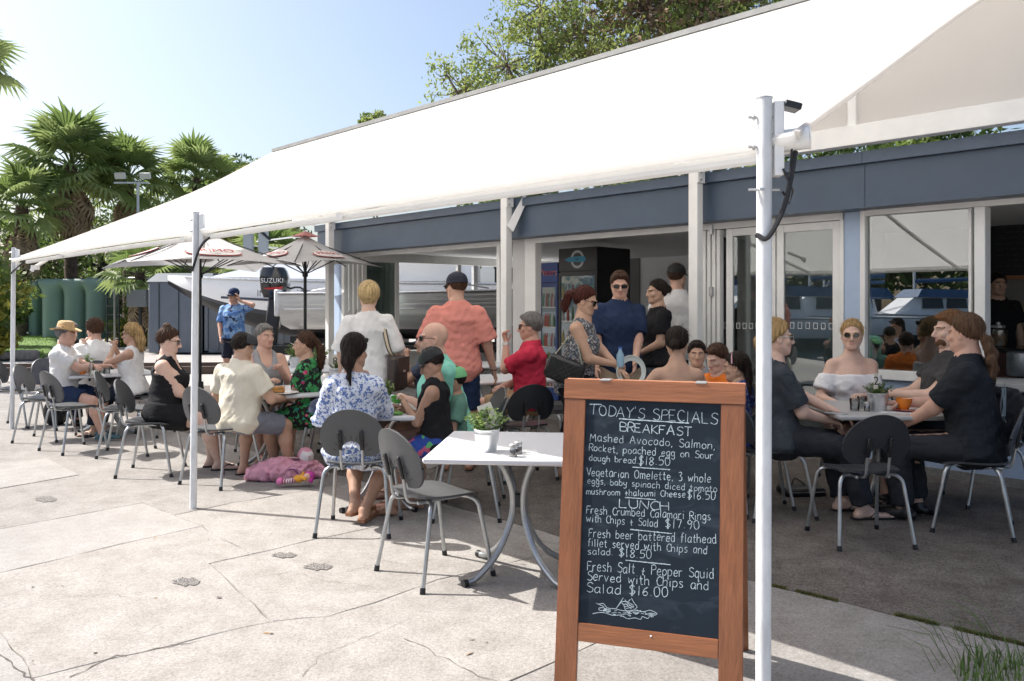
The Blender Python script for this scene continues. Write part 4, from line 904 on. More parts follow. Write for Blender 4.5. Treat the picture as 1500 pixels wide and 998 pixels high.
# right ridge end so that the edge passes photo (1452,0)
best = None
for k in range(200):
    s_ = -2+k*.02; R = Fa(s_, PD, ZRg); Pm = None
    for q in range(40, 100):
        t = q/100; P = Vector((A0.x, A0.y, ZE)).lerp(R, t); pxp = CX+F*P.x/P.y; pyp = HY-F*(P.z-H)/P.y; e = abs(pxp-1455)+abs(pyp-0)
        if best is None or e < best[0]: best = (e, s_)
sRr = best[1]; Rr = Fa(sRr, PD, ZRg); Rl = Fa(sR1, PD, ZRg)
def front(u):
    pts = [A0, A1, A2]; L1 = (A1-A0).length; L2 = (A2-A1).length; x = u*(L1+L2)
    if x <= L1: t = x/L1; p = A0.lerp(A1, t); sg = .035*4*t*(1-t)
    else: t = (x-L1)/L2; p = A1.lerp(A2, t); sg = .10*4*t*(1-t)
    return Vector((p.x, p.y, ZE+sg*.35))+off*-sg*1.1
nu, nv = 64, 20; V = []
for j in range(nv+1):
    for i in range(nu+1):
        u = i/nu; v = j/nv; p = front(u).lerp(Rr.lerp(Rl, u), v); sag = .14*math.sin(math.pi*v)*(.6+.4*math.sin(math.pi*u)); edge = .25*math.sin(math.pi*v)
        p.z -= sag+.012*math.sin(u*40+v*9)*math.sin(math.pi*v)
        if u < .04: p += Vector((UX, UY, 0))*edge*(1-u/.04)
        if u > .96: p -= Vector((UX, UY, 0))*edge*1.2*((u-.96)/.04)
        V.append(p)
n1 = len(V); V += [Vector((p.x, p.y, p.z-.006)) for p in V]
q = [(j*(nu+1)+i, j*(nu+1)+i+1, (j+1)*(nu+1)+i+1, (j+1)*(nu+1)+i) for j in range(nv) for i in range(nu)]
Fq = q+[tuple(n1+k for k in reversed(f)) for f in q]
MB().add(V, Fq).build('fabric', fab, cn_)
hem = MB(); hem.tube([front(i/nu)+Vector((0, 0, -.012)) for i in range(nu+1)], .021, 8); hem.build('front_hem', fab, cn_)
hem = MB(); hem.tube([V[j*(nu+1)]+Vector((0, 0, -.004)) for j in range(nv+1)], .016, 6); hem.build('side_hem', val, cn_)
hem = MB(); hem.tube([V[j*(nu+1)+nu]+Vector((0, 0, -.004)) for j in range(nv+1)], .014, 6); hem.build('side_hem', val, cn_)
mb = MB(); fbox(mb, sRr-2.2, sR1, PD-.05, PD+.03, ZRg-.0, ZRg+.055); mb.build('ridge_cap', mat('ridge_grey', (.26, .26, .25), .6, var=.2, scale=6), cn_)
for px_ in (1019, 741.5, 483):                            # rafters below the cloth
    s_ = sx(px_, PD); P0 = Fa(s_, PD, ZBM+BH+.02); u_ = min(.98, max(.02, (s_-sRr)/(sR1-sRr))); P1 = front(max(.02, min(.98, u_))); top = Fa(s_, PD, ZRg-.12)
    MB().tube([top.lerp(P1, q/10)+Vector((0, 0, -.05-.17*math.sin(math.pi*q/10))) for q in range(11)], .026, 8).build('rafter', white, cn_)
for px_, py_ in ((1000, 242), (462, 322), (50, 392)):      # brackets carrying the front rail
    D_ = Fa(sx(px_, 5.0), 5.0).y if px_ > 100 else 9.2; D_ = front(.18 if px_ > 900 else (.55 if px_ > 400 else .97)).y+.05; p = At(px_, py_, D_); mb = MB(); mb.tube([p+Vector((0, .25, .10)), p, p+Vector((-.03, 0, -.04))], .022, 8); mb.box(p+Vector((0, .02, 0)), (.07, .06, .05)); mb.build('bracket', white, cn_)
for (px_, py_, pt), lab in zip(poles, ('thick white pole nearest the camera with a motor roller and black strap at its top', 'white pole in the middle in front of the man in the trucker cap', 'white pole farthest left beside the green water tanks')):
    p = G(px_, py_); zt = H+(HY-pt)/F*p.y; t = thing('canopy_pole', lab, 'pole', (p.x, p.y, 0)); r = .0245
    pm = mat('worn_white_pole', (.74, .75, .75), .4, var=.26, scale=9, stretch=(1, 1, .4), bump=.1, bscale=40)
    tl = Vector((.022 if px_ < 1000 else .004, 0, 0))
    MB().tube([(0, 0, 0), tl*.5+Vector((0, 0, zt/2)), tl+Vector((0, 0, zt))], r if px_ < 1000 else .0245, 20).build('tube', pm, t)
    mb = MB(); mb.lathe([(r+.002, 0), (r+.002, .004), (.01, .009)], tl+Vector((0, 0, zt)), 16); mb.build('end_cap', galv, t)
    for z_ in (.12, .31) if px_ > 1000 else (.1, .26): 
        mb = MB(); z_ *= .5; mb.tube([(tl.x-.052, 0, zt-z_), (tl.x+.052, 0, zt-z_)], .0045, 6); mb.tube([(tl.x-.038, 0, zt-z_), (tl.x-.030, 0, zt-z_)], .010, 6); mb.build('bolt', galv, t)
    mb = MB(); mb.box((tl.x+.042, 0, zt-.13), (.03, .05, .24), bev=.003); mb.build('mount_plate', white, t)
    st = MB(); st.tube(bez([(tl.x-.03, -.012, zt-.44), (tl.x+.0, -.035, zt-.45), (tl.x+.05, -.03, zt-.36), (tl.x+.078, -.02, zt-.26), (tl.x+.10, 0, zt-.17)], 5), .0085, 6) if px_ > 1000 else st.tube(bez([(tl.x-.02, -.03, zt-.42 if px_ > 100 else zt-.3), (tl.x+.05, -.04, zt-.24), (tl.x+.14, -.01, zt-.15)], 5), .009, 6); st.build('strap', mat('rubber_black', (.012, .012, .013), .55), t)
    if px_ > 1000:
        MB().tube([(tl.x+.05, -.03, zt-.23), (tl.x+.085, -.02, zt-.30), (tl.x+.075, -.015, zt-.34), (tl.x+.05, -.02, zt-.30)], .004, 6).build('hook', black, t)
        MB().tube([(tl.x+.085, -.012, zt-.155), (tl.x+.075, 0, zt-.33)], .0035, 5).build('cord', black, t)
        mb = MB(); ax = Vector((.6888, -.725, 0)); c = Vector((tl.x+.06, .05, zt-.135)); mb.tube([c-ax*.02, c+ax*.02+Vector((.04, 0, 0))], .034, 16); mb.build('motor', white, t)
        mb = MB(); mb.tube([(tl.x+.058, .01, zt-.135), (tl.x+.138, -.012, zt-.128)], .0355, 18); mb.tube([(tl.x+.138, -.012, zt-.128), (tl.x+.142, -.013, zt-.1277)], .037, 18); mb.build('roller', white, t)
        mb = MB(); mb.box((tl.x+.085, .0, zt-.025), (.055, .06, .022), 0, tilt=Matrix.Rotation(.25, 3, 'Y'), bev=.003); mb.build('floodlight', darkm, t)
        mb = MB(); mb.tube([(-.05, -.01, zt-.295), (.05, -.01, zt-.295)], .004, 6); mb.lathe([(.009, 0), (.009, .008)], (-.015, -.03, zt-.30), 8); mb.build('eye_bolt', galv, t)
rb_ = MB(); rb_.tube([front(i/nu)+Vector((0, .0, -.05))+off*-.05 for i in range(1, nu-1)], .022, 8); rb_.build('front_rail', white, cn_)
# guttering and downpipe, small brackets on fascia
gp = MB(); p = Fa(sx(489, .2), .2, ZL); gp.tube([p+Vector((0, 0, -.02)), p+Vector((0, 0, -.30)), p+Vector((-.05, -.1, -.42))], .045, 10); gp.build('downpipe', white, bld)
fl_ = MB(); p = Fa(sx(765, .3), .36, fz(765, 305, .3)); fl_.add([p+Vector(v) for v in ((-.15, 0, -.22), (-.07, 0, -.30), (.12, 0, .12), (.06, 0, .16), (-.15, .02, -.22), (-.07, .02, -.30), (.12, .02, .12), (.06, .02, .16))], [(0, 1, 2, 3), (4, 7, 6, 5), (0, 3, 7, 4), (1, 5, 6, 2), (0, 4, 5, 1), (3, 2, 6, 7)]); fl_.build('bracket', M['interior_grey'], bld)
# ================= BACKGROUND: trees, palms, boats, umbrellas, tanks =================
leafm = [mat('leaf_a', (.15, .21, .05), .55, var=.4, scale=2.2, trans=.5), mat('leaf_b', (.06, .105, .025), .55, var=.4, scale=2.5, trans=.35), mat('leaf_c', (.27, .32, .09), .5, var=.3, scale=3, trans=.55), mat('leaf_brown', (.20, .13, .075), .8, var=.4, scale=2), mat('leaf_yellow', (.35, .33, .05), .5, var=.4, scale=3, trans=.35)]
bark = mat('bark', (.20, .145, .11), .9, var=.5, scale=5, bump=.6, bscale=20); barkd = mat('bark_dark', (.055, .042, .033), .95, var=.5, scale=8, bump=.8, bscale=25)
def tree(name, label, base, height, crowns, seed, leafs=((0, .6), (1, .4)), n=9000, size=.09, trunk_r=.22, cat='tree', group=None, bm_=bark, clump=.55, lean=(0, 0), vert=.9):
    r = random.Random(seed); t = thing(name, label, cat, base, 0, group); mb = MB(); top = Vector((lean[0], lean[1], height*.55)); mb.tube(bez([(0, 0, -.3), (lean[0]*.3, lean[1]*.3, height*.25), top], 6), [trunk_r*(1-.5*i/12) for i in range(13)], 9)
    cl = []
    for (cx_, cy_, cz_, R_) in crowns:
        c = Vector((cx_, cy_, cz_)); m = top.lerp(c, .5)+Vector((r.uniform(-.3, .3), r.uniform(-.3, .3), -.2)); mb.tube(bez([top*.85, m, c], 4), [trunk_r*.45, trunk_r*.4, trunk_r*.36, trunk_r*.3, trunk_r*.25, trunk_r*.22, trunk_r*.2, trunk_r*.16, trunk_r*.12], 6)
        for k in range(max(6, int(26*R_*R_/clump/2))):
            d = Vector((r.gauss(0, 1), r.gauss(0, 1), r.gauss(0, 1)*vert)).normalized()*R_*r.uniform(.35, 1.0)**.6; q = c+d; cl.append((q, clump*r.uniform(.5, 1.1)))
            if k % 2 == 0: mb.tube([c, c.lerp(q, .55)+Vector((0, 0, -.1)), q], [trunk_r*.12, trunk_r*.07, trunk_r*.03], 4)
    mb.build('trunk', bm_, t)
    P = np.zeros((n, 3)); nr = np.random.default_rng(seed); idx = nr.integers(0, len(cl), n); C = np.array([tuple(c[0]) for c in cl])[idx]; Rr_ = np.array([c[1] for c in cl])[idx]
    d = nr.normal(size=(n, 3)); d /= np.linalg.norm(d, axis=1)[:, None]; P = C+d*(Rr_*nr.uniform(.2, 1, n)**.5)[:, None]*np.array([1, 1, .7])
    a = nr.normal(size=(n, 3)); a /= np.linalg.norm(a, axis=1)[:, None]; b = np.cross(a, nr.normal(size=(n, 3))); b /= np.linalg.norm(b, axis=1)[:, None]; sz = size*nr.uniform(.6, 1.4, n)[:, None]
    V = np.stack([P-a*sz, P+b*sz*.42, P+a*sz, P-b*sz*.42], 1).reshape(-1, 3); Fq = np.arange(4*n).reshape(-1, 4)
    ms = []; mi = np.zeros(n, int); u = nr.uniform(size=len(cl))[idx]; acc = 0
    for j, (k, fr) in enumerate(leafs): ms.append(leafm[k]); mi[(u >= acc) & (u < acc+fr)] = j; acc += fr
    me = bpy.data.meshes.new('crown'); me.vertices.add(4*n); me.vertices.foreach_set('co', V.ravel()); me.loops.add(4*n); me.loops.foreach_set('vertex_index', Fq.ravel()); me.polygons.add(n); me.polygons.foreach_set('loop_start', np.arange(0, 4*n, 4)); me.polygons.foreach_set('loop_total', np.full(n, 4)); me.update()
    for m in ms: me.materials.append(m)
    me.polygons.foreach_set('material_index', mi); link('crown', me, t, kind='stuff'); return t
# big gum trees behind the cafe (photo 630..1170)
def tpos(px_, D): return Vector(((px_-CX)/F*D, D, 0))
def zz(py_, D): return H-(py_-HY)/F*D
tree('gum_tree', 'tall loose green gum tree rising over the canopy nearest the open sky', tpos(770, 27), zz(40, 27), [(-2.0, 0, zz(130, 27), 1.2), (-.6, 0, zz(95, 27), 1.6), (.8, .5, zz(60, 27), 1.7), (-1.3, .5, zz(175, 27), 1.3), (2.0, 0, zz(120, 27), 1.8), (.5, 0, zz(10, 27), 1.4), (-1.0, 1.0, zz(150, 27), 1.2), (-2.6, 0, zz(110, 27), .5), (.3, 0, zz(160, 27), 1.5)], 11, ((0, .30), (2, .70)), 12500, .078, .25, clump=.5)
tree('gum_tree', 'gum tree with brown dying foliage and bare branches above the canopy ridge', tpos(900, 29), zz(0, 29), [(-1.2, 0, zz(50, 29), 1.9), (1.0, 0, zz(15, 29), 2.0), (2.6, 0, zz(60, 29), 1.9), (-.3, -1, zz(100, 29), 1.5), (.5, 0, zz(-50, 29), 2), (3.6, 1, zz(0, 29), 1.8)], 12, ((3, .50), (0, .2), (2, .3)), 12500, .10, .30, clump=.55)
tree('gum_tree', 'dark green tree reaching out of the top of the frame right of the brown one', tpos(1080, 31), zz(-60, 31), [(-2.2, 0, zz(0, 31), 2.2), (0, 0, zz(10, 31), 2.4), (2.2, 0, zz(40, 31), 2.4), (.5, 1, zz(-70, 31), 2.4), (-1.2, 0, zz(70, 31), 2.0), (4.5, 0, zz(30, 31), 2.2)], 13, ((1, .3), (0, .4), (2, .3)), 12000, .11, .3, clump=.6)
tree('tree', 'small green treetop poking over the ridge left of the tall gum', tpos(552, 30), zz(172, 30), [(-.1, 0, zz(180, 30), .45), (.5, 0, zz(188, 30), .35)], 14, ((0, .7), (2, .3)), 1200, .08, .1, clump=.3)
for i, (px_, D_, pt, lab, lf) in enumerate(((336, 44, 224, 'rounded dark green tree behind the fourth palm', ((1, .8), (0, .2))), (374, 46, 232, 'dark green tree peeping over the canopy edge farthest right of the palms', ((1, .6), (0, .4))), (352, 38, 246, 'yellow green treetop just above the canopy edge', ((4, .6), (2, .4))), (230, 40, 262, 'mid green leafy tree between the second and third palms', ((0, .6), (1, .4))), (150, 42, 285, 'dark leafy tree behind the tallest palm', ((1, .6), (0, .4))), (20, 40, 300, 'green tree at the left edge behind the first palm', ((0, .5), (1, .5))), (80, 44, 330, 'broad green tree low behind the water tanks', ((1, .6), (2, .4))), (270, 44, 290, 'broad dark tree under the third and fourth palms', ((1, .7), (0, .3))))):
    hgt = zz(pt, D_); R_ = 1.5 if i < 3 else 1.9; tree('tree', lab, tpos(px_, D_), hgt, [(0, 0, hgt-R_*.9, R_*.9), (R_, 0, hgt-R_*1.5, R_*.8), (-R_, 0, hgt-R_*1.5, R_*.8), (0, 0, hgt-R_*2.4, R_*1.1), (R_*.8, 0, hgt-R_*3, R_), (-R_*.8, 0, hgt-R_*3, R_)], 30+i, lf, 6500, .13, .25, clump=.6, bm_=barkd)
# leafy hedge line right behind the building, seen in the slot under the beam
for i in range(9):
    s_ = -7+i*2.6; p = Fa(s_, -BW-2.2-(i % 2), 0); tree('shrub_tree', ['bushy green tree behind the cafe roof, just beyond its %s' % w_ for w_ in ('far right end', 'right hand servery', 'sliding window', 'folding doors', 'white post by the doorway', 'fridges', 'grey pier', 'middle pole', 'left corner')][i], p, 5.0, [(0, 0, 3.4, 1.1), (.9, 0, 3.2, 1.0), (-.9, 0, 3.2, 1.0), (0, 0, 4.6, .9), (.8, 0, 4.2, .8)], 60+i, ((0, .5), (1, .5)), 7000, .08, .09, clump=.45)
# ---- fan palms ----
def fan_leaf(m, dead=False, seed=1):
    r = random.Random(seed); mb = MB(); mb.tube(bez([(0, 0, 0), (0, .45, .10), (0, .9, .06)], 3), [.022, .02, .018, .016, .015, .013, .012], 5)
    nb = 19
    for k in range(nb):
        a_ = math.radians(-118+236*k/(nb-1)); L = (.95-.28*abs(k/(nb-1)-.5)*2)*r.uniform(.9, 1.08); d = Vector((math.sin(a_), math.cos(a_), 0)); w_ = .064; o = Vector((0, .88, .06)); n_ = Vector((-d.y, d.x, 0)); dr = r.uniform(.22, .5)
        p1 = o+d*L*.6+Vector((0, 0, .05)); p2 = o+d*L*.98+Vector((0, 0, -dr*.6 if not dead else -.2)); 
        mb.add([o-n_*.006, o+n_*.006, p1+n_*w_, p1+Vector((0, 0, -.035)), p1-n_*w_, p2], [(0, 3, 4), (0, 1, 3), (1, 2, 3), (3, 2, 5), (4, 3, 5)])
    me = mb.build('leaf', m, smooth=False); d_ = me.data; bpy.data.objects.remove(me); return d_
pl = [fan_leaf(mat('palm_green', (.17, .24, .07), .5, var=.35, scale=1.5, trans=.42), seed=1), fan_leaf(mat('palm_green2', (.26, .33, .12), .5, var=.3, scale=1.5, trans=.45), seed=2)]; dl = fan_leaf(mat('palm_dead', (.30, .22, .14), .85, var=.4, scale=2), True, 3)
ptr = mat('palm_trunk', (.075, .05, .036), .95, kind='noise', var=.6, scale=9, bump=1, bscale=14)
def palm(label, px_, py_, D_, R_, nl, seed, skirt=18, tr=.2, lean=0):
    r = random.Random(seed); hc = zz(py_, D_); t = thing('fan_palm', label, 'palm tree', tpos(px_, D_), 0, None); mb = MB(); n = 16; pts = [(lean*(1-i/n), 0, -.3+(hc+.2)*i/n) for i in range(n+1)]; mb.tube(pts, [tr*(1.15 if i < 2 else .95)*(1+.10*(i % 2)) for i in range(n+1)], 10); mb.build('trunk', ptr, t)
    bs = MB()
    for k in range(70):
        a_ = k*2.4; z_ = hc*.25+k/70*hc*.72; d = Vector((math.cos(a_), math.sin(a_), 0)); b = Vector((0, 0, z_))+d*tr*.8+Vector((lean*(1-z_/hc), 0, 0)); q = Vector((-d.y, d.x, 0))*.05; bs.add([b-q, b+q, b+d*.12+Vector((0, 0, .2))], [(0, 1, 2)])
    bs.build('trunk_boots', ptr, t, smooth=False, kind='stuff')
    for k in range(nl):
        a_ = k*2.39996; el = math.radians(78-115*(k/nl)+r.uniform(-8, 8)); o = bpy.data.objects.new('leaf', pl[r.randrange(2)]); COL.objects.link(o); o.parent = t; o.location = (0, 0, hc-.1-.25*k/nl); s_ = R_/1.8*r.uniform(.85, 1.1); o.scale = (s_, s_, s_)
        o.rotation_euler = (Matrix.Rotation(a_, 3, 'Z')@Matrix.Rotation(el, 3, 'X')@Matrix.Rotation(r.uniform(-.5, .5), 3, 'Y')).to_euler()
    for k in range(skirt):
        a_ = k*2.39996; el = math.radians(-62-r.uniform(0, 22)); o = bpy.data.objects.new('dead_leaf', dl); COL.objects.link(o); o.parent = t; o.location = (0, 0, hc-.45-.9*k/skirt); s_ = R_/2.0*r.uniform(.8, 1.0); o.scale = (s_*.8, s_, s_); o.rotation_euler = (Matrix.Rotation(a_, 3, 'Z')@Matrix.Rotation(el, 3, 'X')).to_euler()
    return t
palm('fan palm cut by the left edge of the picture above the first pole', 32, 298, 30, 1.9, 30, 1, 16, .22)
palm('tallest fan palm with a brown skirt of dead fronds behind the water tanks', 104, 238, 32, 2.5, 40, 2, 26, .24, lean=0)
palm('fan palm beside the floodlight mast, second tallest', 188, 258, 34, 2.1, 34, 3, 18, .22)
palm('fan palm with thin upright fronds just left of the canopy slope', 288, 258, 36, 2.1, 32, 4, 8, .18)
palm('smaller fan palm growing behind the blue grey shed', 205, 395, 27, 1.5, 22, 5, 6, .16)
palm('nearby palm whose drooping fronds hang into the top left corner', -62, 75, 14, 1.1, 22, 6, 0, .16)
palm('palm seen between the umbrella and the big white boat', 395, 385, 30, 2.0, 26, 7, 6, .18)
palm('palm with arching fronds behind the first umbrella', 250, 410, 30, 1.8, 20, 8, 4, .18)
# floodlight mast
mst = thing('floodlight_mast', 'tall grey mast with two square floodlights among the palms', 'mast', tpos(202, 31)); hm = zz(268, 31); MB().tube([(0, 0, 0), (0, 0, hm)], [.08, .05], 8).build('mast', galv, mst); MB().box((-.25, 0, hm), (1.3, .06, .06)).build('crossbar', galv, mst)
for x_ in (-.62, .32): MB().box((x_-.0, -.1, hm+.25), (.38, .12, .22), 0, tilt=Matrix.Rotation(.4, 3, 'X')).build('floodlight', mat('lamp_face', (.5, .5, .48), .3), mst)
# shrubs at left behind the pole
for i, (px_, D_, pt, R_, lab, lf) in enumerate(((-42, 24, 392, .7, 'yellow green broad leaved shrub at the left edge', ((4, .5), (2, .5))), (8, 26, 425, .40, 'dark green shrub left of the water tanks', ((1, .6), (2, .4))), (-40, 23, 345, 1.0, 'tall green shrub cut by the left edge of the frame', ((0, .6), (4, .4))), (-22, 22, 458, .45, 'low yellow tinted shrub by the grass at the left edge', ((4, .6), (0, .4))), (190, 30, 470, .7, 'low green shrub under the grey meter box', ((0, .5), (4, .5))), (232, 31, 400, .9, 'loose green shrub behind the dark shed', ((0, .6), (2, .4))))):
    hgt = zz(pt, D_); tree('shrub', lab, tpos(px_, D_), hgt, [(0, 0, hgt-R_*.8, R_), (R_*.7, 0, hgt-R_*1.6, R_*.8), (-R_*.7, 0, hgt-R_*1.7, R_*.8), (0, 0, hgt-R_*2.2, R_*.8)], 80+i, lf, 2600, .13, .05, cat='shrub', clump=.4)
# grass bank, kerb stones
bk = MB(); gx = [(-40, 22, 0.0), (-14.5, 24.5, 0), (-12.6, 26.8, 0), (-12.6, 60, .3), (-60, 60, .3)]
P_ = [(-200, 526), (72, 522), (80, 512), (80, 496), (-200, 496)]
bank = MB(); Q_ = [At(-120, 530, 21.2), At(60, 526, 22.5), At(84, 512, 27), At(84, 494, 30), At(-120, 490, 30)]
nb = []; base_ = [Vector((p.x, p.y, .0)) for p in Q_]; hts = (.02, .02, .10, .30, .30)
bank.add([Vector((p.x, p.y, h_)) for p, h_ in zip(base_, hts)]+[Vector((p.x, p.y, -.1)) for p in base_], [(0, 1, 2, 3, 4), (0, 5, 6, 1), (1, 6, 7, 2), (2, 7, 8, 3), (3, 8, 9, 4), (4, 9, 5, 0)]); bank.build('grass_bank', mat('lawn', (.12, .20, .04), .9, var=.4, scale=4, bump=.6, bscale=40), kind='structure', smooth=False)
gr = MB(); r = random.Random(8)
for k in range(9000):
    a_, b2 = r.random(), r.random(); p = base_[0].lerp(base_[1], a_).lerp(base_[4].lerp(base_[3], a_), b2); z_ = .02+.28*b2*b2; h_ = r.uniform(.04, .12); d = Vector((r.gauss(0, .03), r.gauss(0, .03), h_)); gr.add([p+Vector((-.012, 0, z_)), p+Vector((.012, 0, z_)), p+Vector((0, 0, z_))+d], [(0, 1, 2)])
gr.build('grass', mat('lawn_blade', (.16, .26, .05), .7, var=.3, scale=3, trans=.3), smooth=False, kind='stuff')
kt = thing('stone_edging', 'low edging of rough grey stones along the grass in front of the tanks', 'stone edging')
for k in range(9):
    p = Vector((base_[0].x+(base_[1].x-base_[0].x)*(.15+k*.1), 22.0+k*.02, .1)); s_ = MB(); s_.box(p, (.50*r.uniform(.8, 1.05), .3, .24*r.uniform(.8, 1.2)), r.uniform(-.1, .1), bev=.05); s_.build('stone', mat('edging_stone', (.26, .23, .20), .9, var=.4, scale=4, bump=.8), kt)
gb = thing('lawn_patch_edge', 'dark timber edging board running across the yard behind the first table', 'edging board'); MB().box(((At(60, 560, 15)).x-3, 17.4, .04), (14, .14, .16), .10).build('board', mat('old_timber', (.09, .06, .045), .8, var=.4, scale=4), gb); MB().box(((At(60, 560, 15)).x-3, 18.4, .05), (14, .10, .18), .10).build('rail', mat('old_timber', (.1, .07, .05), .8), gb)
lp = MB(); lp.add([(p.x, p.y, -.03) for p in (G(-200, 585), G(45, 575), G(52, 590), G(-200, 612))], [(0, 1, 2, 3)]); lp.build('grass_bank', M['lawn'], kind='structure', smooth=False)
# ---- ribbed water tanks ----
def tank(label, px0, px1, D_, ptop, pbot, ribs):
    x0 = (px0-CX)/F*D_; x1 = (px1-CX)/F*D_; z0, z1 = zz(pbot, D_), zz(ptop, D_); w_ = (x1-x0); t = thing('water_tank', label, 'water tank', ((x0+x1)/2, D_, z0)); mb = MB(); n = ribs*14; hh = z1-z0; V = []
    rows = [(0, .0), (.03, 1), (.72, 1), (.80, .75), (.86, .3), (.90, .06), (.96, .0), (1.0, -.25)]
    for zf, rb in rows:
        for i in range(n+1):
            u = i/n; ph = (u*ribs) % 1.0; b = math.sqrt(max(0, 1-(2*ph-1)**2)) if rb >= 0 else 1; dep = -(.34*b*max(0, rb)+.34*(1-max(0, rb)))+(.10 if rb < 0 else 0); V.append((-w_/2+w_*u, dep, hh*zf))
    m_ = n+1; mb.add(V, [(j*m_+i, j*m_+i+1, (j+1)*m_+i+1, (j+1)*m_+i) for j in range(len(rows)-1) for i in range(n)])
    mb.build('shell', mat('tank_green', (.155, .235, .185), .5, var=.08, scale=1.5), t, ang=50); MB().box((0, .4, hh/2), (w_, .9, hh*.985), bev=.05).build('core', M['tank_green'], t)
    MB().lathe([(.22, hh), (.22, hh+.05), (.1, hh+.07)], (w_*.2, .3, 0), 14).build('inlet', M['tank_green'], t); MB().tube([(w_/2-.25, -.36, .25), (w_/2-.25, -.5, .25)], .04, 8).build('tap', galv, t); return t
tank('green ribbed water tank, the narrow left one with a single visible rib', 37, 62, 30.4, 412, 497, 1); tank('wide green water tank with three ribs behind the man in the straw hat', 63.5, 158, 30, 409, 497, 3)
ld = thing('step_ladder', 'dark metal ladder leaning by the right end of the green tank', 'ladder', tpos(170, 28)); h_ = zz(400, 28)
for q in (-.2, .2): MB().tube([(q-.1, 0, 0), (q-.35, .5, h_)], .03, 6).build('rail', darkm, ld)
for k in range(8): MB().tube([(-.3-.25*k/8, .5*k/8, h_*(k+.7)/8.5), (.1-.25*k/8, .5*k/8, h_*(k+.7)/8.5)], .02, 6).build('rung', darkm, ld)
hr = thing('hand_rail', 'grey pipe handrail beside the ladder behind the blonde woman', 'handrail', tpos(190, 27)); z1 = zz(408, 27); MB().tube(bez([(-.5, 0, z1-.1), (-.3, 0, z1), (.5, 0, z1), (.62, 0, z1-.15), (.62, 0, 0)], 4), .03, 6).build('rail', galv, hr); MB().tube([(-.5, 0, 0), (-.5, 0, z1-.1)], .03, 6).build('post', galv, hr)
mbx = thing('meter_box', 'grey square meter box on a post beside the dark shed', 'meter box', tpos(202, 26)); MB().box((0, 0, zz(437, 26)), (.62, .22, .55), bev=.01).build('box', mat('box_grey', (.17, .18, .18), .5), mbx); MB().tube([(.05, .05, 0), (.05, .05, zz(449, 26))], .05, 8).build('post', darkm, mbx); MB().tube([(.27, -.12, zz(437, 26)), (.27, -.13, zz(437, 26)+.06)], .012, 6).build('latch', galv, mbx)
sh = thing('shed', 'dark grey blue box shed behind the bow of the boat', 'shed', tpos(262, 25)); z1 = zz(412, 25); MB().box((0, .8, z1/2), (1.85, 1.6, z1), bev=.02).build('wall', mat('shed_grey', (.15, .17, .20), .6, var=.1, scale=3), sh)
mb = MB(); mb.add([(-.98, -.05, z1-.02), (.98, -.05, z1-.02), (.98, 1.7, z1-.02), (-.98, 1.7, z1-.02), (-.75, .2, z1+.25), (.98, .2, z1+.25), (.98, 1.4, z1+.25), (-.75, 1.4, z1+.25)], [(0, 1, 2, 3), (4, 7, 6, 5), (0, 4, 5, 1), (1, 5, 6, 2), (2, 6, 7, 3), (3, 7, 4, 0)]); mb.build('roof', mat('shed_roof', (.03, .055, .085), .5), sh, smooth=False)
for k in range(3): MB().box((-.6+k*.6, -.012, z1/2), (.02, .02, z1*.94)).build('panel_joint', darkm, sh)
sh2 = thing('container', 'long dark grey container standing under the hull of the big boat', 'container', tpos(420, 25)); MB().box((0, .8, .9), (5.2, 1.6, 1.8), bev=.02).build('wall', mat('container_grey', (.14, .155, .17), .6, var=.1, scale=2), sh2)
for k in range(16): MB().box((-2.45+k*.33, -.012, .9), (.10, .03, 1.66)).build('rib', M['container_grey'], sh2)
# ---- boats ----
def hull(mb, L, B, hs, z0, bowrise=.35, mi=(0, 1, 2), n=18, flare=1.0):
    """stern at x=0, bow at x=L; rows keel->chine->waterline->sheer"""
    V = []; rows = 6
    for i in range(n+1):
        u = i/n; b = B/2*(1-max(0, (u-.35)/.65)**2.3)**.8 if u < 1 else 0.01; b = max(b, .01); kz = z0+bowrise*max(0, (u-.55)/.45)**2*hs*1.2; sz = z0+hs*(1+.18*u*u)
        pr = [(0, kz), (.75*b, kz+.16*hs), (.86*b, kz+(sz-kz)*.36), (.93*b, kz+(sz-kz)*.44), (b, sz-.08*hs), (b*.98, sz)]
        for y_, z_ in pr: V.append((u*L, y_, z_))
        for y_, z_ in pr: V.append((u*L, -y_, z_))
    m = 2*rows; fs = []; ms = []
    for i in range(n):
        for s_ in (0, rows):
            for j in range(rows-1): fs.append((i*m+s_+j, (i+1)*m+s_+j, (i+1)*m+s_+j+1, i*m+s_+j+1)); ms.append(mi[0] if j < 2 else (mi[1] if j == 2 else mi[2]))
        fs.append((i*m+rows-1, (i+1)*m+rows-1, (i+1)*m+2*rows-1, i*m+2*rows-1)); ms.append(mi[2])
    fs.append(tuple(range(rows))+tuple(reversed(range(rows, 2*rows)))); ms.append(mi[2])
    k = len(mb.v); mb.add(V, fs); mb.m[-len(fs):] = ms
gel = mat('gelcoat_white', (.88, .89, .90), .25, var=.04, scale=2, coat=.3); anti = mat('antifoul_black', (.022, .023, .027), .7, var=.3, scale=4); stripe = mat('stripe_navy', (.02, .03, .05), .3); wind = mat('tinted_screen', (.02, .028, .035), .08)
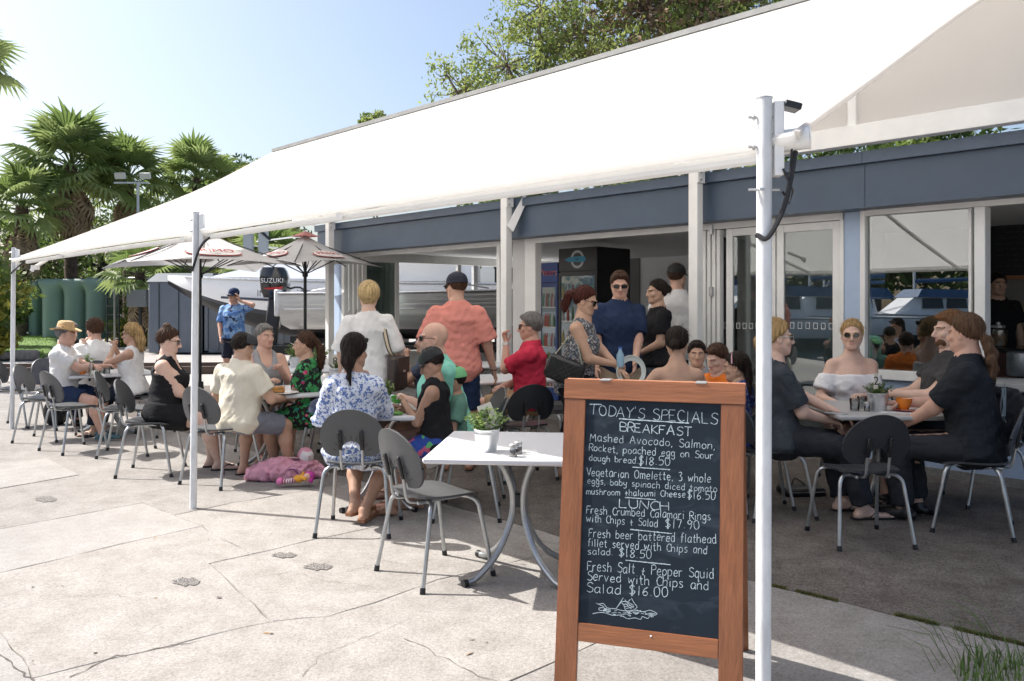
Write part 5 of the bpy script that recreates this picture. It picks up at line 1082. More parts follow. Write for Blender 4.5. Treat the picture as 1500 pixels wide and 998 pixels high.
def boat(label, px_bow, D_, L, B, hs, z0, rz, cabin=None, br=.35, cols=(anti, stripe, gel), name='motor_boat', extra=None):
    t = thing(name, label, 'boat', (0, 0, 0), rz); mb = MB(); hull(mb, L, B, hs, z0, br); mb.build('hull', list(cols), t, ang=60)
    MB().tube([(L*u, B/2*(1-max(0, (u-.35)/.65)**2.3)**.8+.01 if u < 1 else .02, z0+hs*(1+.18*u*u)-.03) for u in [k/14 for k in range(14)]], .028, 6).build('rub_rail', galv, t)
    MB().tube([(L*u, -(B/2*(1-max(0, (u-.35)/.65)**2.3)**.8+.01), z0+hs*(1+.18*u*u)-.03) for u in [k/14 for k in range(14)]], .028, 6).build('rub_rail', galv, t)
    if cabin:
        c0, c1, ch, cw = cabin; zb = z0+hs*1.0; V = [(L*c0, -cw/2, zb), (L*c1, -cw/2*.8, zb), (L*c1, cw/2*.8, zb), (L*c0, cw/2, zb), (L*(c0+.02), -cw/2*.88, zb+ch), (L*(c1-.14), -cw/2*.7, zb+ch), (L*(c1-.14), cw/2*.7, zb+ch), (L*(c0+.02), cw/2*.88, zb+ch)]
        MB().add(V, [(0, 1, 5, 4), (1, 2, 6, 5), (2, 3, 7, 6), (3, 0, 4, 7), (4, 5, 6, 7)]).build('cabin', cols[2], t, smooth=False)
        for sgn in (-1, 1):
            for a0, a1 in ((.08, .42), (.48, .82)):
                x0 = L*(c0+(c1-.10-c0)*a0); x1 = L*(c0+(c1-.10-c0)*a1); y = sgn*(cw/2*.97+.0); MB().add([(x0, y, zb+ch*.35), (x1, y*.93, zb+ch*.35), (x1-.05, y*.86, zb+ch*.82), (x0+.03, y*.93, zb+ch*.82), (x0, y*.97, zb+ch*.35), (x1, y*.90, zb+ch*.35), (x1-.05, y*.83, zb+ch*.82), (x0+.03, y*.90, zb+ch*.82)], [(0, 1, 2, 3), (4, 7, 6, 5), (0, 3, 7, 4), (1, 5, 6, 2), (3, 2, 6, 7), (0, 4, 5, 1)]).build('window', wind, t, smooth=False)
        MB().tube([(L*c1*.98, -cw*.3, zb+.05), (L*.93, -.15, zb+.55), (L*.99, 0, zb+.62), (L*.93, .15, zb+.55), (L*c1*.98, cw*.3, zb+.05)], .02, 6).build('bow_rail', galv, t)
    return t
# long low white hull, bow to the left
b1 = boat('long white motor boat with black bottom propped on stands, bow pointing left', 245, 19, 9.0, 2.7, 1.32, .64, math.radians(176), br=.84); p = At(246, 447, 20.2); L1 = 9.0; b1.location = (p.x+L1*math.cos(math.radians(-4)), 20.2+L1*math.sin(math.radians(-4))*1, 0)
text('lettering', 'IMMACULATE', .20, mat('letter_dark', (.04, .045, .05), .5), frame((L1*.62, 1.43, 1.72), (-1, 0, 0), (0, 0, 1)), b1)
MB().add([(L1*.15, .9, 1.95), (L1*.86, .35, 2.15), (L1*.86, -.35, 2.15), (L1*.15, -.9, 1.95), (L1*.15, .8, 2.6), (L1*.62, .5, 2.63), (L1*.62, -.5, 2.63), (L1*.15, -.8, 2.6)], [(0, 1, 5, 4), (1, 2, 6, 5), (2, 3, 7, 6), (3, 0, 4, 7), (4, 5, 6, 7)]).build('cabin', gel, b1, smooth=False)
MB().tube([(L1*.10, 1.33, 1.42), (L1*.5, 1.37, 1.50), (L1*.8, 1.02, 1.64)], .03, 6).build('pinstripe', stripe, b1)
for k, u in enumerate((.12, .35, .58)): 
    st = thing('boat_stand', ['black steel stand under the stern of the long boat', 'black steel stand under the middle of the long boat', 'black steel stand behind the man on the phone'][k], 'boat stand', (b1.location.x-L1*u, b1.location.y+.1, 0)); MB().box((0, 0, .42), (.16, 1.6, .84)).build('upright', darkm, st); MB().box((0, 0, .05), (.9, 1.9, .10)).build('foot', darkm, st); MB().box((0, 0, .88), (.5, 1.4, .08)).build('pad', mat('old_timber', (.1, .07, .05), .8), st)
# flybridge cruiser behind
b2_ = boat('big white flybridge cruiser high behind the second umbrella', 380, 24, 12, 3.6, 1.5, 1.15, math.radians(182), cabin=(.12, .66, 1.15, 2.9)); b2_.location = ((372-CX)/F*25.5+12, 25.5, 0)
MB().add([(2.2, -1.2, 3.75), (5.6, -1.0, 3.75), (5.6, 1.0, 3.75), (2.2, 1.2, 3.75), (2.6, -1.1, 4.45), (4.6, -.9, 4.45), (4.6, .9, 4.45), (2.6, 1.1, 4.45)], [(0, 1, 5, 4), (1, 2, 6, 5), (2, 3, 7, 6), (3, 0, 4, 7), (4, 5, 6, 7)]).build('flybridge', gel, b2_, smooth=False)
MB().add([(4.7, 1.12, 3.95), (5.5, 1.06, 3.95), (4.55, .98, 4.4), (3.2, 1.05, 4.4), (3.0, 1.14, 3.95)], [(0, 1, 2, 3, 4)]).build('window', wind, b2_, smooth=False)
MB().tube([(2.4, .9, 4.4), (1.2, .6, 6.0)], .03, 6).build('antenna', galv, b2_); MB().tube([(5.8, 1.3, 2.7), (7.5, 1.2, 3.4), (10.5, .6, 3.5), (11.8, 0, 3.4)], .025, 6).build('bow_rail', galv, b2_)
for k, u in enumerate((.15, .5, .8)): st = thing('boat_cradle', ['dark cradle post under the cruiser stern', 'dark cradle post under the cruiser middle', 'dark cradle post under the cruiser bow'][k], 'cradle', (b2_.location.x-12*u, 25.5, 0)); MB().box((0, 0, .6), (.2, 2.2, 1.2)).build('upright', darkm, st); MB().box((0, 0, .05), (.8, 2.6, .1)).build('foot', darkm, st)
# aluminium boat with outboard
alu = mat('aluminium_plate', (.74, .75, .76), .42, .35, var=.15, scale=3, stretch=(1, 1, 5), bump=.05)
b3 = boat('bare aluminium work boat with pressed side ribs and a black outboard at its stern', 410, 15.5, 5.8, 2.1, .72, .98, math.radians(3), cols=(alu, alu, alu), name='aluminium_boat'); p = At(413, 447, 15.6); b3.location = (p.x, 16.2, 0)
for k in range(4): MB().tube([(.1, -.99-.008*k, 1.38+.08*k), (3.4, -1.0, 1.40+.08*k), (4.6, -.80, 1.44+.08*k)], .018, 5).build('side_rib', alu, b3)
MB().box((-.05, 0, 1.50), (.10, 1.9, .5), bev=.02).build('transom', alu, b3)
for x_ in (.9, 2.4): MB().box((x_, 0, 1.66), (.35, 1.8, .05)).build('seat', alu, b3)
MB().tube([(.6, -.95, 1.72), (1.6, -.98, 1.90), (3.2, -.95, 1.90), (3.9, -.85, 1.78)], .018, 6).build('hand_rail', galv, b3)
ob = thing('outboard_motor', 'black outboard motor with white lettering tilted on the transom of the aluminium boat', 'outboard motor', (p.x-.22, 15.75, 1.60), math.radians(3))
mb = MB(); sec = [(-.15, .30, .02, .20), (-.20, .32, .18, .24), (-.22, .31, .40, .25), (-.21, .27, .53, .24), (-.18, .22, .60, .21)]
V = []
for x0, x1, z_, w_ in sec:
    for k in range(12): t_ = 6.283*k/12; V.append(((x0+x1)/2+(x1-x0)/2*1.0*math.copysign(abs(math.cos(t_))**.45, math.cos(t_)), w_*math.copysign(abs(math.sin(t_))**.45, math.sin(t_)), z_-.02))
mb.add(V, [(j*12+k, j*12+(k+1) % 12, (j+1)*12+(k+1) % 12, (j+1)*12+k) for j in range(4) for k in range(12)]+[tuple(range(12)), tuple(48+k for k in range(12))]); mb.build('cowl', mat('cowl_black', (.012, .013, .016), .18, coat=.6), ob)
mb = MB(); mb.box((.03, 0, -.30), (.26, .20, .60), tilt=Matrix.Rotation(.12, 3, 'Y'), bev=.03); mb.box((-.0, 0, -.72), (.20, .12, .35), tilt=Matrix.Rotation(.12, 3, 'Y'), bev=.03); mb.build('leg', mat('outboard_leg', (.025, .027, .03), .35), ob); mb = MB(); mb.tube([(-.25, 0, -.98), (.22, 0, -.94)], [.05, .075], 10); mb.add([(-.1, -.02, -.98), (.18, -.02, -.98), (.1, 0, -1.22)], [(0, 1, 2)]); mb.build('gearcase', M['outboard_leg'], ob)
for k in range(3): a_ = k*2.094; MB().add([(-.26, 0, -.98), (-.25, .16*math.cos(a_), -.98+.16*math.sin(a_)), (-.28, .16*math.cos(a_+.6), -.98+.16*math.sin(a_+.6))], [(0, 1, 2)]).build('propeller_blade', galv, ob, smooth=False)
text('lettering', 'SUZUKI', .125, mat('letter_white', (.8, .8, .8), .5), frame((.05, -.262, .32), (1, 0, 0), (0, 0, 1)), ob); MB().add([(-.12, -.262, .18), (.26, -.262, .21), (.22, -.262, .16), (-.02, -.262, .15)], [(0, 1, 2, 3)]).build('side_flash', mat('flash_red', (.5, .03, .03), .4), ob, smooth=False)
MB().tube(bez([(.12, .1, .1), (.5, .1, .2), (.9, .0, -.1), (1.2, 0, .05)], 4), .02, 6).build('cable', black, ob)
tl_ = thing('boat_trailer', 'dark boat trailer with black frame under the aluminium boat', 'trailer', (b3.location.x, 16.2, 0), math.radians(3))
for y_ in (-.7, .7): MB().box((2.9, y_, .62), (6.6, .09, .14)).build('frame_rail', darkm, tl_)
for x_ in (.2, 1.6, 3.4, 5.2): MB().box((x_, 0, .78), (.09, 1.5, .18)).build('cross_member', darkm, tl_)
for x_ in (2.2, 3.0):
    for y_ in (-.95, .95): wb = MB(); wb.tube([(x_, y_-.09, .32), (x_, y_+.09, .32)], .31, 18); w_ = wb.build('wheel', mat('tyre', (.02, .02, .02), .85), tl_); MB().tube([(x_, y_-.10, .32), (x_, y_+.10, .32)], .17, 12).build('rim', galv, w_)
MB().box((2.6, -.98, .68), (1.9, .26, .04)).build('mudguard', darkm, tl_); MB().box((-.35, 0, .25), (.08, 1.9, .06)).build('light_bar', darkm, tl_)
for k in range(6): MB().tube([(-.9+k*.25, -.9, .35+.05*(k % 2)), (-.75+k*.25, -.9, .5)], .025, 6).build('bracket', galv, tl_)
b4 = boat('silver trimmed pale hull seen through the doorway beyond the umbrellas', 700, 21, 8, 2.6, 1.0, .85, math.radians(178), cols=(anti, galv, mat('hull_silver', (.52, .54, .57), .3, .3, var=.1, scale=2, stretch=(1, 1, 6)))); b4.location = ((830-CX)/F*20.5, 20.5+1.2, 0)
for k, u in enumerate((.2, .7)): st = thing('boat_stand', ['steel stand under the right end of the silver hull', 'steel stand under the left end of the silver hull'][k], 'boat stand', (b4.location.x-8*u, 21.7, 0)); MB().box((0, 0, .42), (.16, 1.6, .84)).build('upright', darkm, st)
frs = thing('lift_frame', 'pair of grey steel lift columns behind the first umbrella', 'steel frame')
for px_ in (364, 386): p = tpos(px_, 22); MB().box(p+Vector((0, 0, 2.0)), (.22, .2, 4.3 if px_ < 370 else 4.7)).build('column', mat('column_grey', (.28, .31, .33), .5), frs)
MB().tube([tpos(372, 22)+Vector((0, -.12, zz(330, 22))), tpos(398, 22)+Vector((0, -.12, zz(352, 22)))], .04, 6).build('brace', darkm, frs)
# ---- umbrellas ----
cv = mat('umbrella_cloth', (.70, .70, .70), .85, trans=.5, var=.05, scale=2, bump=.1, bscale=5); red = mat('umbrella_red', (.40, .16, .15), .7, trans=.2); lw_ = mat('logo_white', (.80, .79, .77), .7, trans=.2); lr = mat('logo_red', (.50, .05, .045), .7)
def umbrella(label, px_, D_, ptop, pedge, rz, S=1.45, mirror=False):
    t = thing('market_umbrella', label, 'umbrella', tpos(px_, D_), rz, 'grey market umbrellas'); ze = zz(pedge, D_); za = zz(ptop, D_)
    MB().tube([(0, 0, 0), (0, 0, za)], .025, 10).build('pole', darkm, t); MB().lathe([(.30, 0), (.30, .05), (.06, .09), (.05, .3)], n=18).build('base', darkm, t)
    n = 10
    for q in range(4):
        a0 = math.pi/4+q*math.pi/2; a1 = a0+math.pi/2; C0 = Vector((S*math.cos(a0), S*math.sin(a0), ze)); C1 = Vector((S*math.cos(a1), S*math.sin(a1), ze)); ap = Vector((0, 0, za)); V = []
        for j in range(n+1):
            v = j/n
            for i in range(n+1):
                u = i/n; A_ = ap.lerp(C0, v); B_ = ap.lerp(C1, v); p = A_.lerp(B_, u); p.z -= .055*math.sin(math.pi*v)*1+.10*math.sin(math.pi*u)*v*v*-1*.3+0; p.z += .05*math.sin(math.pi*u)*v; m_ = (C0+C1)/2; p -= Vector((m_.x, m_.y, 0)).normalized()*.10*math.sin(math.pi*u)*v*v; V.append(p)
        mb = MB(); m1 = n+1; mb.add(V, [(j*m1+i, j*m1+i+1, (j+1)*m1+i+1, (j+1)*m1+i) for j in range(n) for i in range(n)]); k0 = len(mb.v); mb.add([v_-Vector((0, 0, .004)) for v_ in V], [((j+1)*m1+i, (j+1)*m1+i+1, j*m1+i+1, j*m1+i) for j in range(n) for i in range(n)])
        pn = mb.build('canopy_panel', cv, t, ang=80)
        # oval badge with lettering, following the panel
        tgt = pn
        def on(u_, v_):                                   # u_ across (-.5..), v_ 0..1 down -> panel surface point
            i = min(n-1e-6, max(0, u_*n)); j = min(n-1e-6, max(0, v_*n)); i0, j0 = int(i), int(j); fi, fj = i-i0, j-j0; return (V[j0*m1+i0].lerp(V[j0*m1+i0+1], fi)).lerp(V[(j0+1)*m1+i0].lerp(V[(j0+1)*m1+i0+1], fi), fj)
        W_ = (C1-C0).length; nrm = (C0-ap).cross(C1-ap).normalized(); nrm = nrm if nrm.z > 0 else -nrm
        sl = (ap-(C0+C1)/2).length
        def sp(x, y, h_): v_ = .70-y/sl; return on(.5+x/(W_*v_), v_)+nrm*h_
        for rx, ry, m_, h_ in ((S*.236, S*.15, lr, .022), (S*.228, S*.142, lw_, .030)):
            rg = [(rx*f, ry*f) for f in (1, .75, .5, .25)]; ov = MB(); nn = 28; VV = []
            for r1, r2 in rg:
                for k in range(nn): VV.append(sp(r1*math.cos(6.283*k/nn), r2*math.sin(6.283*k/nn), h_))
            ov.add(VV, [(j*nn+k, j*nn+(k+1) % nn, (j+1)*nn+(k+1) % nn, (j+1)*nn+k) for j in range(3) for k in range(nn)]+[tuple(3*nn+k for k in range(nn))]); ov.build('badge', m_, pn)
        for tx, sz_, oy, mt in (('PRIMO', .19, .03, lr), ('caffe', .08, -.15, M.get('letter_grey') or mat('letter_grey', (.3, .3, .3), .7))):
            me = text_mesh(tx, sz_, 0); me.materials.clear(); me.materials.append(mt); sg = -1 if mirror else 1
            out_ = (1 if (C1-C0).cross(Vector((0, 0, 1))).dot((C0+C1)/2) > 0 else -1)
            for v_ in me.vertices: x, y = v_.co.x*sg*.63*S, v_.co.y*.75*S+oy*S*.57; v_.co = sp(x*out_, y, .037)
            link('lettering', me, pn)
    vt = MB(); R_ = .24; vt.add([(R_*math.cos(math.pi/4+k*math.pi/2)*(1 if k % 2 == 0 else .9), R_*math.sin(math.pi/4+k*math.pi/2), za-.02) for k in range(4)]+[(0, 0, za+.07)], [(0, 1, 4), (1, 2, 4), (2, 3, 4), (3, 0, 4)])
    vt.build('top_vent', red, t, smooth=False)
    for k in range(8): a_ = k*math.pi/4; L_ = S*(1 if k % 2 else .70)*.97; zc = ze+.04 if k % 2 else ze+.06; MB().tube([(0, 0, za-.06), (L_*math.cos(a_), L_*math.sin(a_), zc-.03)], .009, 5).build('rib', darkm, t); MB().tube([(0, 0, ze-.12), (L_*.5*math.cos(a_), L_*.5*math.sin(a_), (za+zc)/2-.09)], .009, 5).build('strut', darkm, t)
    MB().lathe([(.04, 0), (.045, .03), (.04, .08)], (0, 0, ze-.16), 12).build('hub', darkm, t); return t
umbrella('grey square umbrella with red oval badges behind the middle pole', 293, 12.4, 336, 392, math.radians(34), 1.68)
umbrella('grey square umbrella with red vent top behind the left corner post', 447, 12.9, 345, 391, math.radians(52), 1.22)
umbrella('pale umbrella seen through the open doorway behind the blonde standing woman', 614, 19.5, 352, 378, math.radians(40), 2.2, True)
umbrella('pale umbrella seen through the doorway right of the pink shirt man', 726, 20.5, 352, 385, math.radians(38), 2.1, True)
umbrella('pale umbrella seen through the cafe windows beside the blue fridge', 812, 21, 352, 378, math.radians(38), 2.2, True)
# ---- marina behind the camera, only seen mirrored in the glass ----
wt = MB().add([(-90, -70, -.03), (-11, -70, -.03), (-11, 3, -.03), (-90, 18, -.03)], [(0, 1, 2, 3)]).build('water', mat('harbour_water', (.03, .05, .06), .08, bump=.3, bscale=2), kind='structure', smooth=False)
tarp = mat('blue_tarp', (.03, .10, .22), .6, var=.3, scale=2)
for k, (x_, y_, rz_, L_, lab) in enumerate(((-19, 0.5, 1.3, 7.5, 'white moored cruiser with blue cover nearest the wharf'), (-22, -3.5, 1.5, 8.5, 'white moored cruiser with blue cover in the second berth'), (-27, -1, 1.2, 9, 'moored white cruiser with blue awning farther along the wharf'), (-31, -7, 1.4, 9, 'large moored white cruiser with blue canopy across the water'), (-36, -2.5, 1.3, 10, 'white moored cruiser at the outer end of the marina'), (-26, -9, 1.5, 8, 'white moored cruiser on the far side of the jetty'))):
    t = boat(lab, 0, 0, L_, 2.6, 1.2, -.2, rz_, cabin=(.2, .62, .9, 2.0), cols=(anti, stripe, gel)); t.location = (x_, y_, 0)
    mb = MB(); mb.add([(L_*.12, -1.15, 1.75), (L_*.5, -1.05, 1.8), (L_*.5, 1.05, 1.8), (L_*.12, 1.15, 1.75), (L_*.14, -.9, 2.1), (L_*.46, -.8, 2.15), (L_*.46, .8, 2.15), (L_*.14, .9, 2.1)], [(0, 1, 5, 4), (1, 2, 6, 5), (2, 3, 7, 6), (3, 0, 4, 7), (4, 5, 6, 7), (0, 3, 2, 1)]); mb.build('cover', tarp, t, smooth=False)
    MB().tube([(L_*.45, 0, 1.2), (L_*.45, 0, 7.5+k*.6)], .06, 6).build('mast', white, t); MB().tube([(L_*.1, 0, 2.6), (L_*.45, 0, 2.5)], .09, 6).build('boom', tarp, t); MB().tube([(L_*.45, 0, 7.2+k*.6), (L_*.98, 0, 1.5)], .02, 4).build('stay', galv, t)
for k in range(7):
    a_ = math.radians(172+k*11); p = Vector((math.cos(a_)*46, math.sin(a_)*46, 0)); tree('tree', 'dark shoreline tree across the water, number %s from the wharf' % ('one', 'two', 'three', 'four', 'five', 'six', 'seven')[k], p, 9, [(0, 0, 6, 3.2), (2.8, 1, 5, 2.8), (-2.8, -1, 5, 2.8), (0, 2.6, 3.5, 2.8), (0, -2.6, 3.5, 2.8)], 100+k, ((1, .7), (0, .3)), 2600, .36, .3, clump=1.2)
# ================= FURNITURE =================
seatm = mat('chair_plastic', (.075, .078, .082), .42, var=.12, scale=5, bump=.05, bscale=120)
seatd = mat('chair_plastic_dark', (.028, .031, .037), .4, var=.15, scale=5)
tubem = mat('chair_tube', (.46, .48, .49), .32, .8, var=.15, scale=20)
def make_chair(label, x, y, face, sm, back_m=None, group='bistro chairs around the tables'):
    t = thing('chair', label, 'chair', (x, y, 0), math.radians(face-90), group); bm_ = back_m or sm
    n = 14; V = []
    for lay in (0, -.012):
        for j in range(n+1):
            for i in range(n+1):
                a, b = -1+2*i/n, -1+2*j/n; r = max(abs(a), abs(b)); h = math.hypot(a, b); k = r/h if h > 0 else 1; k = k**.55; u, v = a*k, b*k
                w_ = .205+.012*(v > 0)*v; V.append((u*w_, v*.200+.0, .448+lay+.016*u*u-.020*max(0, v)**3+.016*max(0, -v)**2-.008*math.exp(-6*(u*u+v*v))))
    m1 = n+1; N_ = m1*m1; fs = [(j*m1+i, j*m1+i+1, (j+1)*m1+i+1, (j+1)*m1+i) for j in range(n) for i in range(n)]; fs += [tuple(N_+k for k in reversed(f)) for f in fs]
    bd = [i for i in range(m1)]+[j*m1+n for j in range(1, m1)]+[n*m1+i for i in range(n-1, -1, -1)]+[j*m1 for j in range(n-1, 0, -1)]
    fs += [(bd[k], N_+bd[k], N_+bd[(k+1) % len(bd)], bd[(k+1) % len(bd)]) for k in range(len(bd))]; MB().add(V, fs).build('seat', sm, t)
    # backrest with arch cut-out
    xs = sorted(set([-.205*math.cos(math.pi*k/22) for k in range(23)]+[-.078, -.07, -.055, -.03, 0, .03, .055, .07, .078])); rows = 7; V = []
    def zt(x): return .625+.190*math.sqrt(max(0, 1-(x/.2051)**2))
    def zb(x):
        a = abs(x)
        if a < .078: return .510+.100*math.sqrt(max(0, 1-(a/.079)**2))
        if a < .12: return .510+.0*a
        return .625-.115*math.sqrt(max(0, 1-((a-.12)/.0851)**2))
    for lay in (0, -.013):
        for x in xs:
            for j in range(rows+1): z = zb(x)+(zt(x)-zb(x))*j/rows; V.append((x, -.205-.25*(z-.51)-.0+.9*x*x*.9+lay, z))
    m1 = rows+1; N_ = len(xs)*m1; fs = [(i*m1+j, i*m1+j+1, (i+1)*m1+j+1, (i+1)*m1+j) for i in range(len(xs)-1) for j in range(rows)]; fs += [tuple(N_+k for k in reversed(f)) for f in fs]
    for i in range(len(xs)-1): fs += [(i*m1, (i+1)*m1, N_+(i+1)*m1, N_+i*m1), (i*m1+rows, N_+i*m1+rows, N_+(i+1)*m1+rows, (i+1)*m1+rows)]
    MB().add(V, fs).build('backrest', bm_, t, ang=50)
    yb = lambda z: -.205-.25*(z-.51)
    sl = MB()
    for k in range(9):
        a_ = math.radians(20+140*k/8); r0, r1 = .105, .132; c = Vector((0, 0, .515)); 
        for off_ in (-.0145, .0012):
            P = []
            for r_, w_ in ((r0, -.0022), (r1, -.0022), (r1, .0022), (r0, .0022)):
                x = r_*math.cos(a_)-w_*math.sin(a_); z = c.z+r_*math.sin(a_)+w_*math.cos(a_); P.append((x, yb(z)+.81*x*x+off_, z))
            sl.add(P, [(0, 1, 2, 3)])
    sl.build('vent_slots', black, t, smooth=False, kind='stuff')
    for q in (-1, 1):
        x = q*.068; MB().tube(bez([(x, -.06, .425), (x, -.16, .425), (x, -.215, .445), (x, yb(.54)-.022, .54), (x, yb(.66)-.020, .66)], 4), .0085, 7).build('back_support', tubem, t)
        rb = MB(); rb.box((x, yb(.615)-.024, .615), (.026, .016, .125), 0, tilt=Matrix.Rotation(.245, 3, 'X'), bev=.005)
        for k in range(6): z = .575+k*.016; rb.box((x, yb(z)-.034, z), (.022, .004, .005), 0)
        rb.build('support_cover', black, t)
        MB().tube([(q*.10, -.17, .425), (q*.10, .16, .428)], .010, 7).build('seat_rail', tubem, t)
        for f in (-1, 1):
            L = MB(); L.tube(bez([(q*.10, f*.11, .428), (q*.155, f*.125, .428), (q*.19, f*.15, .40), (q*.203, f*.165, .33), (q*.232, f*.222, .02)], 5), .0115, 9); lg = L.build('leg', tubem, t)
            MB().tube([(q*.2315, f*.221, .03), (q*.234, f*.226, 0)], [.0145, .0155], 9).build('rubber_foot', black, lg)
    return t
def chair_floor(f1, f2):  # from two rear-feet photo points -> centre and facing (rear feet left,right seen from behind)
    a, b = G(*f1), G(*f2); m = (a+b)/2; d = (b-a).normalized(); fw = Vector((-d.y, d.x, 0)); c = m+fw*.22; return c.x, c.y, math.degrees(math.atan2(fw.y, fw.x))
c1 = make_chair('empty grey chair facing right beside the front white table, standing in the sun', *chair_floor((553, 836), (620, 870)), seatm)
c2 = make_chair('empty black chair nearest the viewer at the right hand table', 2.16, 5.10, 94, seatd)
CHAIRS = [  # x(px of seat), D, facing, dark?, label
 (527, 5.35, 88, 0, 'grey chair under the woman in the blue and white print top'),
 (684, 5.72, 182, 1, 'dark chair carrying the boy in the black cap and tank top'), (686, 6.35, 196, 0, 'chair under the bald man in the mint shirt'),
 (325, 6.75, 62, 0, 'grey chair under the man in the trucker cap'), (222, 7.15, 8, 0, 'chair under the woman with the bun in black'),
 (385, 8.05, -65, 0, 'chair under the grey haired man in the grey singlet'), (480, 7.30, 182, 1, 'dark chair under the woman in the floral dress'),
 (66, 8.90, 5, 0, 'chair under the man in the straw hat'), (87, 9.8, -20, 0, 'dark chair left of the grey haired woman'), (142, 9.8, 115, 1, 'dark chair under the dark haired man turned away at the first table'), (214, 9.2, 180, 1, 'chair under the blonde woman in cream'),
 (108, 8.25, 55, 0, 'empty grey chair in front of the straw hat man'), (186, 8.05, 15, 0, 'empty chair between the blonde woman and the woman in black'), (25, 9.9, 5, 0, 'empty chair farthest left behind the left pole'),
 (800, 7.95, 170, 1, 'black chair under the man in the red polo'), (764, 6.95, 110, 1, 'black chair with maroon seat empty in front of the red polo man'),
 (990, 6.0, 92, 1, 'chair under the bare backed woman'), (1094, 5.9, 120, 1, 'chair under the girl with the braid'), (1128, 5.75, 8, 1, 'dark chair under the blonde woman in the dark tee'),
 (1255, 6.75, -92, 1, 'chair under the woman in the white off shoulder top'), (1425, 5.35, 150, 1, 'black chair under the man with the curly ponytail'), (1446, 6.05, 172, 1, 'black chair under the man behind the curly ponytail man'),
 (447, 10.6, -90, 0, 'empty chair behind the tables near the left corner post'), (408, 10.3, 20, 1, 'empty cream backed chair at the rear table behind the grey singlet man'), (1060, 6.7, -120, 1, 'chair under the boy in orange'), (478, 9.4, 200, 1, 'empty blue grey chair beside the left corner post'), (700, 8.3, -40, 1, 'dark chair behind the pink shirt man')]
for i, (px_, D_, fc, dk, lab) in enumerate(CHAIRS): dup(c2 if dk else c1, ((px_-CX)/F*D_, D_, 0), math.radians(fc-90), lab)
creamb = mat('cream_plastic', (.52, .46, .38), .5)
tabm = mat('table_top_pale', (.62, .63, .655), .35, var=.05, scale=90, spec=.5); tabg = mat('table_top_grey', (.40, .40, .40), .4, var=.2, scale=160)
def make_table(label, x, y, rz, ztop=.70, S=.84, tm=None, lm=None, group='square bistro tables'):
    t = thing('table', label, 'table', (x, y, 0), math.radians(rz), group); MB().box((0, 0, ztop-.016), (S, S, .032), bev=.009).build('tabletop', tm or tabm, t); MB().box((0, 0, ztop-.042), (.42, .42, .02)).build('mounting_plate', darkm, t)
    for k in range(4):
        a_ = math.pi/4+k*math.pi/2; d = Vector((math.cos(a_), math.sin(a_), 0)); pts = [d*r_+Vector((0, 0, z_)) for r_, z_ in ((.17, ztop-.055), (.115, ztop-.10), (.06, .50), (.038, .40), (.06, .28), (.15, .13), (.28, .035), (.35, .018))]
        lg = MB().tube(bez(pts, 5), .0175, 10).build('leg', tubem, t); MB().tube([d*.345+Vector((0, 0, .018)), d*.372+Vector((0, 0, .017))], [.020, .021], 10).build('rubber_foot', black, lg)
    MB().box((0, 0, .40), (.075, .075, .075), bev=.006).build('leg_bracket', darkm, t); return t
t1 = make_table('empty white square table in front with a herb pot and the number one card', .035, 4.47, -6, .70, .88)
T = {}
for nm, px_, D_, rz, lab in (('t3', 560, 6.02, 3, 'white table in front of the woman in blue print and the boy'), ('t2', 402, 7.3, 28, 'white table in the middle group with plates of food'), ('t1', 158, 9.35, 35, 'table of the straw hat man and the blonde woman'), ('t5', 985, 6.65, 3, 'table behind the menu board between the bare backed woman and the children'),
  ('t4', 448, 9.9, 10, 'rear white table with a flowering pot behind the floral dress woman'), ('t7', 735, 8.6, 20, 'table behind the pink shirt man'), ('t8', 505, 8.4, 12, 'small table with a bucket plant beside the left corner post'), ('t9', 700, 10.6, 10, 'far table inside the open doorway')):
    T[nm] = dup(t1, ((px_-CX)/F*D_, D_, 0), math.radians(rz), lab)
tR = make_table('grey speckled table on the right set with water glasses and a herb bucket', (1290-CX)/F*5.95, 5.95, -2, .715, .92, tabg); T['tr'] = tR
def ontop(px_, D_, z=.70): return Vector(((px_-CX)/F*D_, D_, z))
